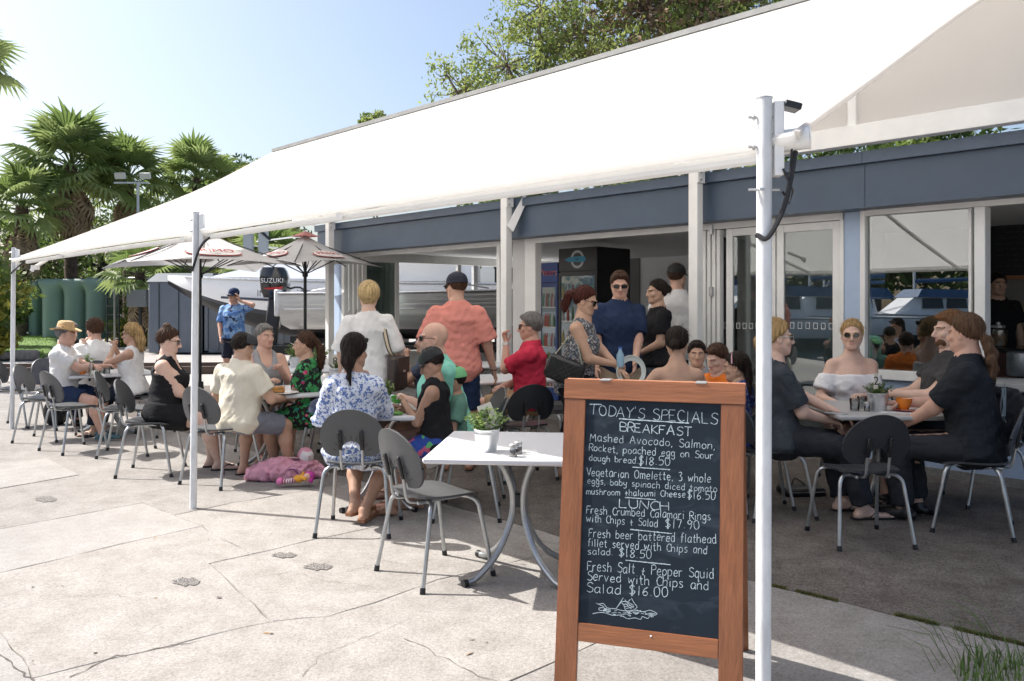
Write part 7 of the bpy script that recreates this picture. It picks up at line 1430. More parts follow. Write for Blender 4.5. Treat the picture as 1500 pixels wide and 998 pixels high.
# ================= PEOPLE =================
def cloth(name, col, **k):
    k.setdefault('var', .08); k.setdefault('scale', 6); k.setdefault('bump', .35); k.setdefault('bscale', 11); return mat(name, col, k.pop('rough', .88), spec=.2, **k)
Cw = cloth('cotton_white', (.70, .69, .68)); Ccream = cloth('cotton_cream', (.66, .61, .50)); Cblk = cloth('cotton_black', (.014, .014, .016)); Cnavy = cloth('cotton_navy', (.018, .032, .075)); Cmint = cloth('cotton_mint', (.22, .56, .45)); Cpink = cloth('linen_salmon', (.66, .25, .205)); Cred = cloth('cotton_red', (.55, .035, .075))
Ckhaki = cloth('cotton_khaki', (.38, .27, .16)); Cgrey = cloth('cotton_grey', (.30, .30, .31)); Cdgrey = cloth('denim_charcoal', (.028, .03, .036)); Cbshort = cloth('shorts_grey_blue', (.19, .20, .24)); Clblue = cloth('cotton_pale_blue', (.36, .48, .55)); Cbrown = cloth('cloth_dark_brown', (.045, .028, .022)); Cjean = cloth('denim_dark', (.018, .022, .038)); Cdark = cloth('cotton_slate', (.045, .052, .062)); Corange = cloth('cotton_orange', (.75, .20, .03))
Pfloral = multi_mat('floral_print', [((.03, .22, .06), 16, .54, 'n'), ((.06, .35, .12), 22, .60, 'n'), ((.02, .26, .20), 18, .63, 'n'), ((.50, .03, .14), 9, .20, 'v'), ((.65, .12, .22), 11, .13, 'v')], (.008, .009, .012))
Pblue = multi_mat('blue_white_print', [((.12, .19, .42), 46, .53, 'n'), ((.05, .09, .30), 60, .25, 'v'), ((.60, .64, .72), 40, .60, 'n')], (.66, .69, .75))
Ppais = multi_mat('paisley_print', [((.28, .27, .27), 45, .54, 'n'), ((.05, .10, .17), 38, .30, 'v'), ((.26, .11, .08), 30, .17, 'v'), ((.45, .45, .43), 60, .60, 'n')], (.06, .062, .068))
Pplaid = multi_mat('plaid_blue', [((.20, .26, .45), 20, .5, 'n'), ((.45, .40, .5), 30, .6, 'n')], (.35, .38, .5)); Pkid = multi_mat('kids_blue_print', [((.4, .08, .15), 40, .22, 'v'), ((.30, .4, .55), 55, .6, 'n')], (.03, .06, .26)); Pstrip = multi_mat('sport_print', [((.25, .40, .62), 8, .5, 'n'), ((.03, .05, .12), 12, .60, 'n')], (.10, .22, .5)); Pboard = multi_mat('board_shorts_print', [((.5, .1, .2), 14, .56, 'n'), ((.1, .4, .15), 12, .60, 'n')], (.02, .06, .30)); Pshort = multi_mat('check_shorts', [((.15, .17, .22), 25, .5, 'n')], (.4, .4, .42))
wshoe = mat('shoe_white', (.62, .62, .62), .6); tshoe = mat('shoe_teal', (.04, .10, .12), .6, var=.5, scale=25); bshoe = mat('shoe_black', (.014, .013, .013), .35); sole = mat('sole_pale', (.5, .5, .5), .7); leather = mat('leather_brown', (.22, .10, .05), .5)
# --- first table ---
p = Person('man in a straw hat and white tee reaching over the plant at the first table', 97, 474, 8.9, 4, skin='red', hair='grey', lean=.14, head=(0, 2, 0), hands=((.12, .42, .30), (.02, .47, .30)), feet=((-.12, .40, 0, 5), (.14, .52, 0, -10)), g=1.1, slouch=.05)
p.shirt(Cw, sleeve=.72); p.pants(Cnavy, 'shorts', frac=.72, wide=1.9); p.shoes(tshoe, sole=sole); p.hair('short', back=-.05)
mb = MB(); n = 28; straw = mat('straw', (.55, .38, .19), .8, kind='wave', scale=60, var=.3, bump=.5, bscale=90)
prof = [(.155, .012, 0), (.14, .0, 0), (.10, .002, 0), (.088, .010, 0), (.084, .05, 0), (.074, .092, 0), (.05, .102, 0), (.0, .094, 0)]; V = []
for r_, z_, _ in prof:
    for k in range(n): a = 6.283*k/n; V.append(p.hp((r_*math.sin(a)*.93, -.012+r_*math.cos(a)*1.15, .058+z_-(.018 if r_ > .13 else 0)*abs(math.cos(a))*1.2+(.012*abs(math.sin(a)) if r_ > .13 else 0))))
mb.add(V, [(i*n+k, i*n+(k+1) % n, (i+1)*n+(k+1) % n, (i+1)*n+k) for i in range(len(prof)-1) for k in range(n)]); mb.build('straw_hat', straw, p.root, ang=60)
p = Person('grey haired woman in pale plaid behind the straw hat man', 108, 472, 9.75, -8, female=True, skin='fair', hair='grey', lean=.12, hands=((.05, .30, .50), (.1, .35, .22)), feet=((-.2, .30, 0, 5), (.0, .36, 0, 5)), g=1.08, head=(-6, 8, 0), dx=-.05); p.shirt(Pplaid, sleeve=.7); p.pants(Cdgrey, 'shorts', frac=.85); p.hair('short', vol=.022, back=-.075); p.shoes(wshoe, sole=sole)
p = Person('dark haired man in a white tee seen from behind at the first table', 138, 468, 9.7, 128, skin='red', hair='brown', lean=.16, head=(18, 6, 0), hands=((-.08, .30, .48), (.1, .35, .2)), feet=((-.15, .35, 0, 0), (.15, .4, 0, 0)), g=1.15); p.shirt(Cw); p.pants(Cjean); p.hair('short', vol=.026, curly=1, amp=.004); p.glasses(); p.shoes(bshoe)
p = Person('blonde woman in a cream sleeveless top with both hands at her mouth', 192, 474, 9.15, 178, female=True, skin='tan', hair='blonde', lean=.10, head=(0, 4, 0), hands=((-.03, .24, .52, -.6, .3, -1), (.03, .25, .50, .6, .3, -1)), palm=((0, .2, 0), (0, .2, 0)), curl=(1.2, 1.2), feet=((-.10, .45, 0, 5), (.12, .50, 0, -5)), g=1.05); p.shirt(Cw, 'top', tank=.05, neck=.08); p.pants(Cjean, lower=.8); p.hair('long', vol=.018, back=-.10, chain=[(0, -.09, .0, .06), (0, -.105, -.10, .062), (.0, -.11, -.19, .045)]); p.sandals(bshoe); p.glasses()
# --- middle table ---
p = Person('woman with a high bun in a black tank dress', 248, 480, 7.25, 12, female=True, skin='fair', hair='brown', lean=.10, head=(4, 12, 0), hands=((-.03, .34, .08), (.06, .36, .07)), feet=((-.06, .42, 0, 0), (.12, .52, 0, 0)), g=1.38, hat=0); p.shirt(Cblk, 'dress_top', tank=.06, neck=.08, scoop=.14); p.skirt(Cblk, length=.62); p.hair('up', vol=.010, chain=[(0, -.07, .09, None), (0, -.055, .125, .038)]); p.glasses(style='rect'); p.sandals(bshoe)
p = Person('man in a cream tee and trucker cap with his back turned', 356, 486, 6.75, 66, skin='tan', hair='dark', lean=.20, head=(-12, 8, 0), hands=((-.26, .30, .16), (.26, .36, .17)), feet=((-.20, .30, 0, 20), (.24, .42, 0, -10)), g=1.17, slouch=.06, hat=.01); p.shirt(Ccream, sleeve=.72, hem=-.12); p.pants(Cbshort, 'shorts', frac=.86, wide=1.8); p.hair('short', vol=.010, back=-.085); p.sandals(bshoe)
p.cap(mat('cap_dark', (.03, .032, .035), .8), turn=150, front_m=multi_mat('cap_mountain_print', [((.35, .20, .14), 30, .52, 'n'), ((.05, .09, .16), 22, .56, 'n')], (.22, .32, .48)), back=False, flatb=True)
p = Person('grey haired man in a grey singlet with white trim facing the viewer', 388, 475, 8.0, -58, skin='red', hair='grey', lean=.05, head=(22, 2, 0), hands=((-.10, .28, .34), (.05, .34, .24)), curl=(.9, .7), feet=((-.15, .42, 0, 5), (.15, .42, 0, -5)), g=1.08); p.shirt(Cgrey, 'singlet', tank=.10, neck=.085, scoop=.20); p.pants(Pshort, 'shorts', frac=.8); p.hair('short', vol=.014, back=-.04); p.sandals(leather)
p = Person('woman with a long brown ponytail in a green floral dress', 446, 486, 7.25, 176, female=True, skin='tan', hair='brown', lean=.17, head=(8, 0, 0), hands=((.02, .34, .20), (-.1, .30, .10)), feet=((-.10, .36, 0, 0), (.12, .44, 0, 0)), g=1.14); p.shirt(Pfloral, 'dress_top', sleeve=.66, neck=.085); p.skirt(Pfloral, length=.9); p.hair('pony', m=hair_mat('brown'), vol=.010, front=.080, chain=[(0, -.10, .03, None), (0, -.12, .02, .030), (0, -.155, -.05, .040), (0, -.16, -.14, .042), (0, -.145, -.24, .026)]); p.sandals(bshoe)
# --- front pair ---
p = Person('woman in a blue and white print top seen from behind', 520, 489, 5.42, 86, female=True, skin='olive', hair='dark', lean=.05, head=(-14, 6, 0), hands=((-.2, .32, .18), (.06, .26, .44)), feet=((-.02, .10, .05, 25), (.06, .06, .02, 5)), g=1.06); p.shirt(Pblue, 'tunic', sleeve=1.0, lower=.5, hem=-.13, neck=.09, flare=.05); p.skirt(Pblue, length=.5); p.hair('long', vol=.014, back=-.075, chain=[(0, -.08, .0, .055), (0, -.09, -.08, .050), (.015, -.10, -.13, .020), (.02, -.10, -.19, .018), (.03, -.09, -.24, .008)]); p.glasses(up=(.088, .085), style='rect'); p.sandals(leather, h=.022)
p = Person('boy in a black cap and black tank top eating from a green cup', 632, 510, 5.72, 172, skin='olive', hair='dark', lean=.16, head=(0, 26, 0), hands=((.0, .30, .32, -.3, -.1, -1), (.02, .33, .27, .3, -.2, -1)), curl=(1.2, 1.3), feet=((-.1, .40, 0, 0), (.12, .46, 0, 0)), slouch=.05); p.shirt(Cblk, 'tank_top', tank=.05, neck=.07); p.pants(Pboard, 'board_shorts', frac=.95); p.hair('short', vol=.010); boy = p
p.cap(mat('cap_black', (.012, .013, .015), .75, bump=.3, bscale=70), flatb=False, front_m=mat('cap_green_black', (.012, .03, .02), .7))
t = thing('paper_cup', 'green paper cup in the hands of the boy with the black cap', 'cup'); q = p.world((p.wr[0]+p.wr[1])/2+np.array([0, .055, .02])); t.location = q; t.rotation_euler = (.25, .25, 0); MB().lathe([(.026, -.045), (.037, .04), (.039, .042), (.036, .040), (.025, -.04)], n=18, cap=False).build('cup', mat('cup_green', (.10, .42, .07), .5), t); MB().lathe([(.0335, .0), (.0345, .012)], n=18, cap=False).build('band', paper, t); MB().tube([(0, 0, .02), (.02, .02, .075)], .003, 6).build('spoon', white, t)
p = Person('bald man in wraparound sunglasses and a mint green tee', 634, 471, 6.15, 196, skin='red', hair='grey', lean=.30, head=(-6, -6, 0), hands=((.02, .32, .22), (.34, .02, .16, 1, -.6, .2)), feet=((-.15, .42, 0, 0), (.18, .42, 0, 0)), g=1.16); p.shirt(Cmint, sleeve=.80); p.pants(Cgrey, 'shorts', frac=.8); p.glasses(style='wrap'); p.sandals(leather)
beard = Field(p.hc-.16, p.hc+.16, .0055); beard.ell(p.hp((0, .044, -.072)), np.array([.052, .056, .046])*p.hs, k=0, R=p.headR); beard.ell(p.hp((0, .115, -.062)), np.array([.024, .03, .012])*p.hs, k=.01, R=p.headR, sub=True); P_, Q_ = beard.mesh()
if len(Q_): P_ = lap(P_, Q_, 1); np_obj('beard', P_, Q_, mat('stubble_grey', (.30, .21, .17), .9, var=.5, scale=120), p.root)
p = Person('small child in a bright green cap between the boy and the bald man', 664, 537, 5.98, 190, skin='olive', hair='dark', lean=.05, head=(0, 5, 0), feet=((-.1, .4, 0, 0), (.1, .4, 0, 0)), seat=.40); p.shirt(mat('kid_green', (.10, .22, .17), .9)); p.pants(Cw, 'shorts', frac=.9); p.hair('short', vol=.006); p.cap(mat('cap_green', (.16, .44, .20), .8))
p = Person('person in a navy peaked cap half hidden behind the bald man', 622, 485, 7.9, 185, skin='tan', hair='grey', lean=.12, head=(0, 4, 0), hands=((0, .25, .50), (.1, .3, .2))); p.shirt(cloth('shirt_dusk', (.06, .08, .13))); p.pants(Cdgrey); p.hair('short', vol=.006); p.cap(Cnavy); p.shoes(bshoe)
# --- standing at the door ---
p = Person('blonde short haired woman in a loose white tee standing with her back turned', 540, 414, 7.1, 98, False, True, g=1.20, skin='fair', hair='pale', lean=.02, head=(6, 2, 0), hands=((-.25, .10, -.05), (.27, .04, -.1))); p.shirt(Cw, sleeve=.95, hem=-.16, infl=.026, flare=.02, neck=.085, wide=2); p.pants(Cbrown); p.hair('short', vol=.026, back=-.075, amp=.004); p.sandals(leather); wp = p
bag = thing('shoulder_bag', 'brown shoulder bag with a striped strap carried by the blonde standing woman', 'bag'); sh_ = wp.world(wp.sh[1]*.75+wp.neck0*.25+np.array([0, -.02, .052])); hp_ = wp.world(wp.hip+np.array([.26, -.09, .02])*wp.s); bag.location = hp_; bag.rotation_euler = (0, 0, wp.root.rotation_euler.z+1.2)
mb = MB(); mb.box((0, 0, -.02), (.28, .10, .30), bev=.03); mb.build('body', mat('bag_brown', (.045, .03, .026), .5, var=.3, scale=8), bag); MB().box((0, -.055, .05), (.27, .012, .14), bev=.004).build('flap', MATS['bag_brown'], bag); MB().box((0, -.062, 0), (.05, .006, .02)).build('clasp', galv, bag)
inv = (Matrix.Translation(bag.location)@bag.rotation_euler.to_matrix().to_4x4()).inverted(); mb = MB(); ms_ = MB(); bk_ = wp.world(wp.T((.10, -.155*1.15, .30)))
A_, B_, C_ = inv@sh_, inv@wp.world(wp.T((.185, -.150, .22))), Vector((0, 0, .10)); pts = bez([A_+Vector((0, 0, .0)), B_, C_], 6)
def ribbon(mb, pts, side, w_, off_=Vector((0, 0, 0)), th=.004):
    vs = []
    for q in pts: vs += [q-side*w_+off_, q+side*w_+off_]
    mb.add(vs, [(2*i, 2*i+1, 2*i+3, 2*i+2) for i in range(len(pts)-1)])
sdv = (inv.to_3x3()@Vector((1, 0, 0))).normalized(); bkv = (inv.to_3x3()@Vector((0, -1, 0))).normalized()
ribbon(mb, pts, sdv, .021, bkv*.012); mb.build('strap', MATS['bag_brown'], bag, smooth=False); ribbon(ms_, pts, sdv, .010, bkv*.015); ms_.build('strap_stripe', mat('strap_cream', (.5, .42, .3), .8), bag, smooth=False)
p = Person('man in a salmon pink shirt and navy cap seen from behind', 668, 399, 7.25, 92, False, g=1.10, skin='red', hair='brown', lean=.02, head=(38, 4, 0), hands=((-.29, .06, -.06), (.33, .10, -.06)), curl=(.5, .4)); p.shirt(Cpink, sleeve=.86, hem=-.14, infl=.026, neck=.07, wide=2.2, collar=Cpink); p.pants(Cnavy, 'shorts', frac=.9); p.hair('short', vol=.008); p.glasses(); p.cap(mat('cap_navy', (.012, .014, .03), .8, bump=.3, bscale=70)); p.sandals(leather)
MB().tube([tuple(p.wr[1]+np.array([.030*math.cos(a), .030*math.sin(a), -.0])) for a in [k*.6283 for k in range(11)]], .005, 5).build('bracelet', black, p.root)
p = Person('grey haired man in a red polo with a hand at his mouth', 776, 458, 7.95, 172, skin='red', hair='grey', lean=.04, head=(0, 4, 0), hands=((-.02, .23, .53, -.3, .1, -1), (-.10, .24, .14)), palm=((0, 0, 1, .1, .2, 1), None), curl=(1.2, .6), g=1.12, feet=((-.12, .46, 0, 0), (.16, .50, 0, 0))); p.shirt(Cred, sleeve=.85, collar=Cred, neck=.065); p.pants(Ckhaki, 'shorts', frac=.95); p.hair('short', vol=.015, back=-.05); p.glasses(style='rect'); p.shoes(leather)
wt_ = p.wr[0]; f_ = p.hand_d[0]; MB().tube([tuple(wt_-f_*.03), tuple(wt_-f_*.005)], .033*p.s, 12).build('wristwatch', galv, p.root)
# --- standing group ---
p = Person('woman with a maroon ponytail and patterned sleeveless top leaning forward', 858, 420, 6.75, -18, False, True, g=1.20, skin='tan', hair='auburn', lean=.22, head=(0, 14, 0), hands=((.05, .50, .02), (.02, .38, .14)), curl=(.3, 1.1), feet=((-.08, -.12, 0, 8), (.10, .10, 0, -8))); p.shirt(Ppais, 'top', tank=.05, neck=.08, hem=-.16); p.pants(cloth('trouser_black', (.010, .011, .016)), infl=.03, wide=2, lower=.75); p.hair('pony', vol=.012, chain=[(0, -.10, .03, None), (0, -.125, .035, .030), (0, -.165, .0, .040), (0, -.17, -.08, .040), (0, -.16, -.14, .022)]); p.glasses(style='big'); p.sandals(leather); wm = p
mb = MB(); c = [p.hp((0, -.118, .034))]; ax = p.headR@np.array([0, -1, .1]); mb.tube([tuple(c[0]-ax*.012), tuple(c[0]+ax*.012)], .030*p.hs, 12); mb.build('hair_tie', mat('teal_tie', (.15, .42, .42), .7), p.root)
vis = thing('sun_visor', 'pale ring shaped sun visor in the hand of the woman in the patterned top', 'sun visor'); vq = wm.world(wm.wr[1]+np.array([.0, .13, -.06])); vis.location = vq; vis.rotation_euler = (math.radians(72), 0, math.radians(-12)); mb = MB(); n = 32; V = []
for r0, z_ in ((.078, 0), (.105, .01), (.112, .03), (.108, .03), (.10, .014), (.078, .006)):
    for k in range(n): a = 6.283*k/n; V.append((r0*math.cos(a)*1.05, r0*math.sin(a)*1.2, z_))
mb.add(V, [(j*n+k, j*n+(k+1) % n, ((j+1) % 6)*n+(k+1) % n, ((j+1) % 6)*n+k) for j in range(6) for k in range(n)]); mb.build('ring', mat('visor_pale', (.50, .55, .54), .5), vis)
bt = bottle('small water bottle with a blue cap held by the woman in the patterned top', wm.world(wm.wr[1]+np.array([.0, .04, -.02])), .16, mat('pet_blue', (.25, .42, .55), .15, spec=.8), mat('cap_blue', (.02, .10, .5), .4), 1.1)
hb = thing('handbag', 'black quilted handbag hanging at the hip of the woman in the patterned top', 'handbag'); q = wm.world(wm.hip+np.array([.235, -.02, .09])*wm.s); hb.location = q; hb.rotation_euler = (.1, .35, wm.root.rotation_euler.z+math.pi/2)
mb = MB(); mb.box((0, 0, 0), (.31, .09, .20), bev=.02); mb.build('body', mat('quilted_leather', (.012, .012, .013), .35), hb)
for i in range(-5, 6):
    for sg in (-1, 1): 
        a0 = Vector((i*.045-.08*sg, -.0465, -.08)); a1 = Vector((i*.045+.08*sg, -.0465, .08))
        if abs(a0.x) < .15 and abs(a1.x) < .15: MB().tube([a0, a1], .0022, 4).build('quilt_seam', mat('seam_grey', (.04, .04, .042), .4), hb)
inv = (Matrix.Translation(hb.location)@hb.rotation_euler.to_matrix().to_4x4()).inverted(); sh_ = inv@wm.world(wm.sh[1]*.7+wm.neck0*.3+np.array([0, -.01, .05])); mb = MB(); mb.tube(bez([sh_, sh_.lerp(Vector((.1, 0, .1)), .5)+Vector((0, -.02, 0)), Vector((.12, 0, .09))], 6), .007, 6); mb.tube(bez([sh_, sh_.lerp(Vector((-.1, 0, .1)), .5)+Vector((0, .05, 0)), Vector((-.12, 0, .09))], 6), .007, 6); mb.build('chain_strap', mat('chain_grey', (.3, .28, .22), .3, .8), hb)
p = Person('man in a navy polo and dark sunglasses standing in the doorway', 908, 398, 7.9, -86, False, g=1.06, skin='red', hair='brown', lean=.04, head=(-8, 12, 0), hands=((-.10, .22, -.02), (.24, .10, -.10)), curl=(.4, .5)); p.shirt(Cnavy, sleeve=.80, hem=-.12, collar=Cnavy, neck=.065, infl=.022); p.pants(cloth('chino_beige', (.38, .29, .21))); p.hair('short', vol=.015, back=-.045); p.glasses(style='wrap'); p.shoes(leather)
p = Person('dark haired woman in a black tee standing in profile', 962, 410, 8.4, 186, False, True, g=1.24, skin='tan', hair='dark', lean=.06, head=(4, 4, 0), hands=((-.1, .24, .06), (.1, .22, .05))); p.shirt(Cblk, sleeve=.7); p.pants(cloth('apron_denim', (.10, .13, .17))); p.hair('up', vol=.012, chain=[(0, -.09, .02, None), (0, -.125, .02, .040)]); p.shoes(bshoe)
p = Person('man in a white tee and black cap standing inside the doorway with his back turned', 992, 386, 8.95, 78, False, g=1.08, skin='red', hair='brown', lean=.0, head=(-25, 0, 0), hands=((-.25, .1, -.05), (.2, .15, .02)), zfloor=0, dx=0); p.shirt(Cw, sleeve=.4, hem=-.14, infl=.024); p.pants(Cdgrey); p.hair('short', vol=.008); p.cap(mat('cap_black2', (.014, .014, .015), .8)); p.shoes(bshoe)
# --- table behind the board ---
p = Person('bare backed woman with sunglasses pushed up on her dark bun', 992, 479, 6.0, 84, female=True, skin='tan', hair='dark', lean=.10, head=(-14, 4, 0), hands=((-.40, .34, .17), (.12, .26, .44)), g=1.02); p.shirt(Ckhaki, 'halter_top', tank=.0, off=.30, neck=.09, backopen=.05); p.pants(Cjean); p.hair('up', vol=.010, chain=[(0, -.09, .0, None), (0, -.115, -.01, .040)]); p.glasses(up=(.092, .075), style='big'); p.sandals(bshoe)
p = Person('dark haired child half hidden behind the bare backed woman', 1021, 500, 6.9, -100, skin='tan', hair='dark', lean=.05, seat=.42); p.shirt(Cgrey); p.pants(Cnavy, 'shorts', frac=.9); p.hair('short', vol=.016)
p = Person('brown haired boy in an orange top resting his chin on his hand', 1050, 505, 6.45, 206, skin='fair', hair='brown', lean=.22, head=(6, 16, 0), hands=((-.02, .30, .40), (.1, .36, .2)), seat=.42); p.shirt(Corange, sleeve=.7); p.pants(Cnavy, 'shorts', frac=.9); p.hair('short', vol=.018)
p = Person('girl with a dark braid and white headband in a blue print dress', 1078, 516, 5.95, 140, female=True, skin='tan', hair='dark', lean=.10, head=(15, 6, 0), seat=.42); p.shirt(Pkid, 'dress_top', sleeve=.5, neck=.08); p.skirt(Pkid); p.hair('long', vol=.010, back=-.06, chain=[(0, -.085, .0, .05), (-.02, -.10, -.06, .030), (-.03, -.10, -.12, .026), (-.04, -.095, -.18, .022), (-.045, -.09, -.24, .014)]); p.sandals(wshoe)
MB().tube([tuple(p.hp((.082*math.cos(a), .015-.03*math.sin(a)*.2, .035+.092*math.sin(a)))) for a in [math.pi*k/14 for k in range(15)]], .006, 6).build('headband', mat('headband_pink', (.6, .35, .42), .7), p.root)
# --- right hand table ---
p = Person('blonde woman in a dark tee facing right, partly behind the nearest pole', 1138, 467, 5.75, 2, female=True, skin='fair', hair='blonde', lean=.03, head=(-2, 2, 0), hands=((.10, .40, .17), (.06, .34, .12)), feet=((-.05, .48, 0, 0), (.18, .52, 0, -5)), g=1.12); p.shirt(Cdark, sleeve=.82, neck=.08); p.pants(Cdgrey); p.hair('pony', vol=.012, chain=[(0, -.10, -.02, None), (0, -.12, -.03, .034), (0, -.125, -.06, .030)]); p.glasses(style='rect', m=mat('silver_frame', (.5, .5, .5), .3, .7)); p.sandals(bshoe)
p = Person('blonde woman in round sunglasses and a white off shoulder blouse', 1248, 468, 6.65, -97, female=True, skin='fair', hair='blonde', lean=.03, head=(-16, 0, 0), hands=((.02, .30, .22), (.20, .30, .16)), curl=(.8, .7), g=1.05, feet=((-.1, .5, 0, 0), (.12, .45, 0, 0))); p.shirt(cloth('gauze_white', (.72, .72, .74), bump=.6, bscale=16), 'blouse', sleeve=.78, neck=.02, off=.372, infl=.016, amp=.008, wide=2.2); p.skirt(multi_mat('lace_print', [((.40, .30, .26), 60, .3, 'v')], (.12, .07, .06)), length=.95); p.hair('up', vol=.010, chain=[(0, -.09, .0, None), (.03, -.10, -.03, .030)]); p.glasses(style='round', m=mat('gold_frame', (.35, .25, .12), .3, .8)); p.sandals(bshoe)
MB().tube([tuple(p.hp((.080*math.cos(a), .03, .03+.092*math.sin(a)))) for a in [math.pi*(.12+.76*k/14) for k in range(15)]], .009, 6).build('hair_band', p.hairm, p.root)
p = Person('man with a long curly ponytail in a black printed tee', 1413, 460, 5.38, 142, skin='red', hair='light_brown', lean=.14, headscale=.94, head=(-18, 2, 0), hands=((-.05, .40, .10, -.6, -.1, -.6), (.10, .45, .22)), feet=((-.08, .40, 0, 5), (.12, .36, 0, 0)), g=1.14); p.shirt(cloth('tee_washed_black', (.018, .021, .026)), sleeve=.82, hem=-.12); p.pants(Cdgrey); p.hair('pony', vol=.012, back=-.05, amp=.003, chain=[(0, -.09, .0, None), (0, -.112, -.02, .020), (.01, -.13, -.055, .034), (-.012, -.15, -.10, .029), (.014, -.152, -.14, .037), (-.012, -.158, -.19, .030), (.012, -.155, -.235, .034), (-.006, -.15, -.28, .022), (.006, -.148, -.31, .012)]); p.shoes(bshoe); gp_ = p
pr = MB(); r = random.Random(4)
def backpt(x, z, o=.0):
    a = np.interp(z, [q[0] for q in MALE], [q[1]*1.15 for q in MALE]); b = np.interp(z, [q[0] for q in MALE], [q[2]*1.18 for q in MALE]); y = -b*math.sqrt(max(.05, 1-(x/a)**2))-.03*min(1, max(0, z/.42))**2-.042-o; return gp_.T((x, y, z))
for k in range(36): a0, a1 = 6.283*k/36, 6.283*(k+1)/36; pr.tube([backpt(.02+.105*math.cos(a), .25+.12*math.sin(a)) for a in (a0, a1)], .0016, 4)
for k in range(9): x = -.06+k*.014; pr.tube([backpt(x+.03*math.sin(t*3+k), .17+.17*t) for t in (0, .25, .5, .75, 1)], .0028, 4)
pr.build('shirt_print', mat('print_pale', (.20, .25, .28), .9), gp_.root)
p = Person('man with swept brown hair in dark grey behind the curly ponytail man', 1391, 457, 6.1, 172, skin='fair', hair='ginger', lean=.05, head=(6, 2, 0), hands=((.0, .40, .24), (.1, .42, .22)), g=1.18, feet=((-.12, .3, 0, 0), (.12, .35, 0, 0)), dx=.0); p.shirt(cloth('tee_dark_grey', (.05, .05, .052))); p.pants(Cdgrey); p.hair('short', vol=.022, back=-.035); p.shoes(bshoe)
beard = Field(p.hc-.16, p.hc+.16, .0055); beard.ell(p.hp((0, .044, -.078)), np.array([.054, .058, .046])*p.hs, k=0, R=p.headR); beard.ell(p.hp((0, .115, -.062)), np.array([.022, .03, .010])*p.hs, k=.01, R=p.headR, sub=True); P_, Q_ = beard.mesh(); np_obj('beard', P_, Q_, mat('beard_brown', (.11, .05, .025), .9, var=.5, scale=90), p.root)
# --- far man on the phone ---
p = Person('man in a blue sports tee and navy cap talking on a phone by the boats', 342, 422, 14.6, -80, False, skin='red', hair='dark', lean=.0, head=(-28, 6, 0), hands=((-.115, .13, .60, -1, 0, -.5), (.20, .14, -.04)), palm=((1, 0, .0, .2, .1, 1), None), g=1.06); p.shirt(Pstrip, sleeve=.85); p.pants(Cjean, 'shorts', frac=.98); p.hair('short', vol=.006); p.glasses(); p.cap(Cnavy); p.shoes(bshoe)
q = p.world(p.hp((-.092, .02, -.02))); t = thing('phone', 'black phone at the ear of the far man in the blue tee', 'phone', q, p.root.rotation_euler.z); MB().box((0, 0, 0), (.010, .07, .14), bev=.003).build('body', black, t); MB().box((-.0056, 0, 0), (.001, .06, .12)).build('screen', MATS['screen_black'], t)
# --- staff inside servery ---
p = Person('dark haired staff member behind the counter in the right hand servery', 1462, 400, 8.9, -100, False, skin='tan', hair='dark', lean=.05, zfloor=.1); p.shirt(Cblk); p.pants(Cdgrey); p.hair('short'); p.shoes(bshoe)
# ================= THINGS ON THE GROUND =================
pinkm = mat('pink_cloth', (.74, .36, .46), .75, var=.18, scale=5, bump=.7, bscale=9)
fl = Field((-.5, -.3, -.02), (.5, .3, .4), .010); 
for c, r_ in (((-.02, 0, .075), (.20, .14, .10)), ((.14, .02, .07), (.15, .12, .09)), ((-.17, 0, .06), (.12, .10, .075)), ((-.24, -.03, .035), (.07, .05, .040)), ((.24, .03, .05), (.10, .09, .06))): fl.ell(c, r_, k=.04)
X, Y, Z = fl.coords(); fl.d = np.maximum(fl.d, .0-Z+0*X+0*Y); P_, Q_ = fl.mesh(); n_ = vnormals(P_, Q_); P_ = P_+n_*(wrinkle(P_, .022, 22, 3)[:, None]); P_[:, 2] = np.maximum(P_[:, 2], .002)
pb = thing('pink_bag', 'crumpled pink cloth bag lying on the ground under the middle tables', 'bag', G(416, 702), math.radians(12)); np_obj('body', P_, Q_, pinkm, pb); MB().tube(bez([(.05, -.12, .10), (.09, -.17, .11), (.12, -.16, .07), (.10, -.12, .09)], 6), .006, 6).build('strap_ring', mat('purple_cord', (.20, .06, .20), .7), pb); MB().add([(.0, -.02, .181), (.12, -.03, .176), (.20, .03, .150), (.08, .06, .175)], [(0, 1, 2, 3)]).build('pale_panel', mat('pale_panel', (.62, .52, .48), .8), pb, smooth=False)
class FakeHead(Person):
    def __init__(s, root, hs, R): s.root = root; s.hs = hs; s.headR = R; s.hc = np.zeros(3); s.D = 6
pc = thing('cap', 'small pink and white cap resting on the pink bag', 'cap', G(448, 700)+Vector((0, 0, .155)), 0); fh = FakeHead(pc, .72, rot(math.radians(215), .35, 0)); fh.cap(mat('pink_cap', (.66, .30, .38), .8), front_m=mat('cap_front_white', (.70, .66, .66), .8), logo=('Z', mat('logo_pink', (.5, .06, .16), .7)))
dl_ = thing('rag_doll', 'small rag doll with magenta hair and an orange yellow top leaning on the pink bag', 'doll', G(432, 713)+Vector((0, 0, .045)), math.radians(8)); skn = mat('doll_skin', (.70, .42, .32), .7); hairp = mat('doll_hair', (.55, .05, .33), .8, bump=.8, bscale=60)
def blob(prims, v=.006, lo=(-.22, -.12, -.05), hi=(.2, .12, .15)):
    f = Field(lo, hi, v)
    for a in prims:
        if len(a) == 2: f.ell(a[0], a[1], k=.01)
        else: f.cone(a[0], a[1], a[2], a[3], k=.01)
    return f.mesh()
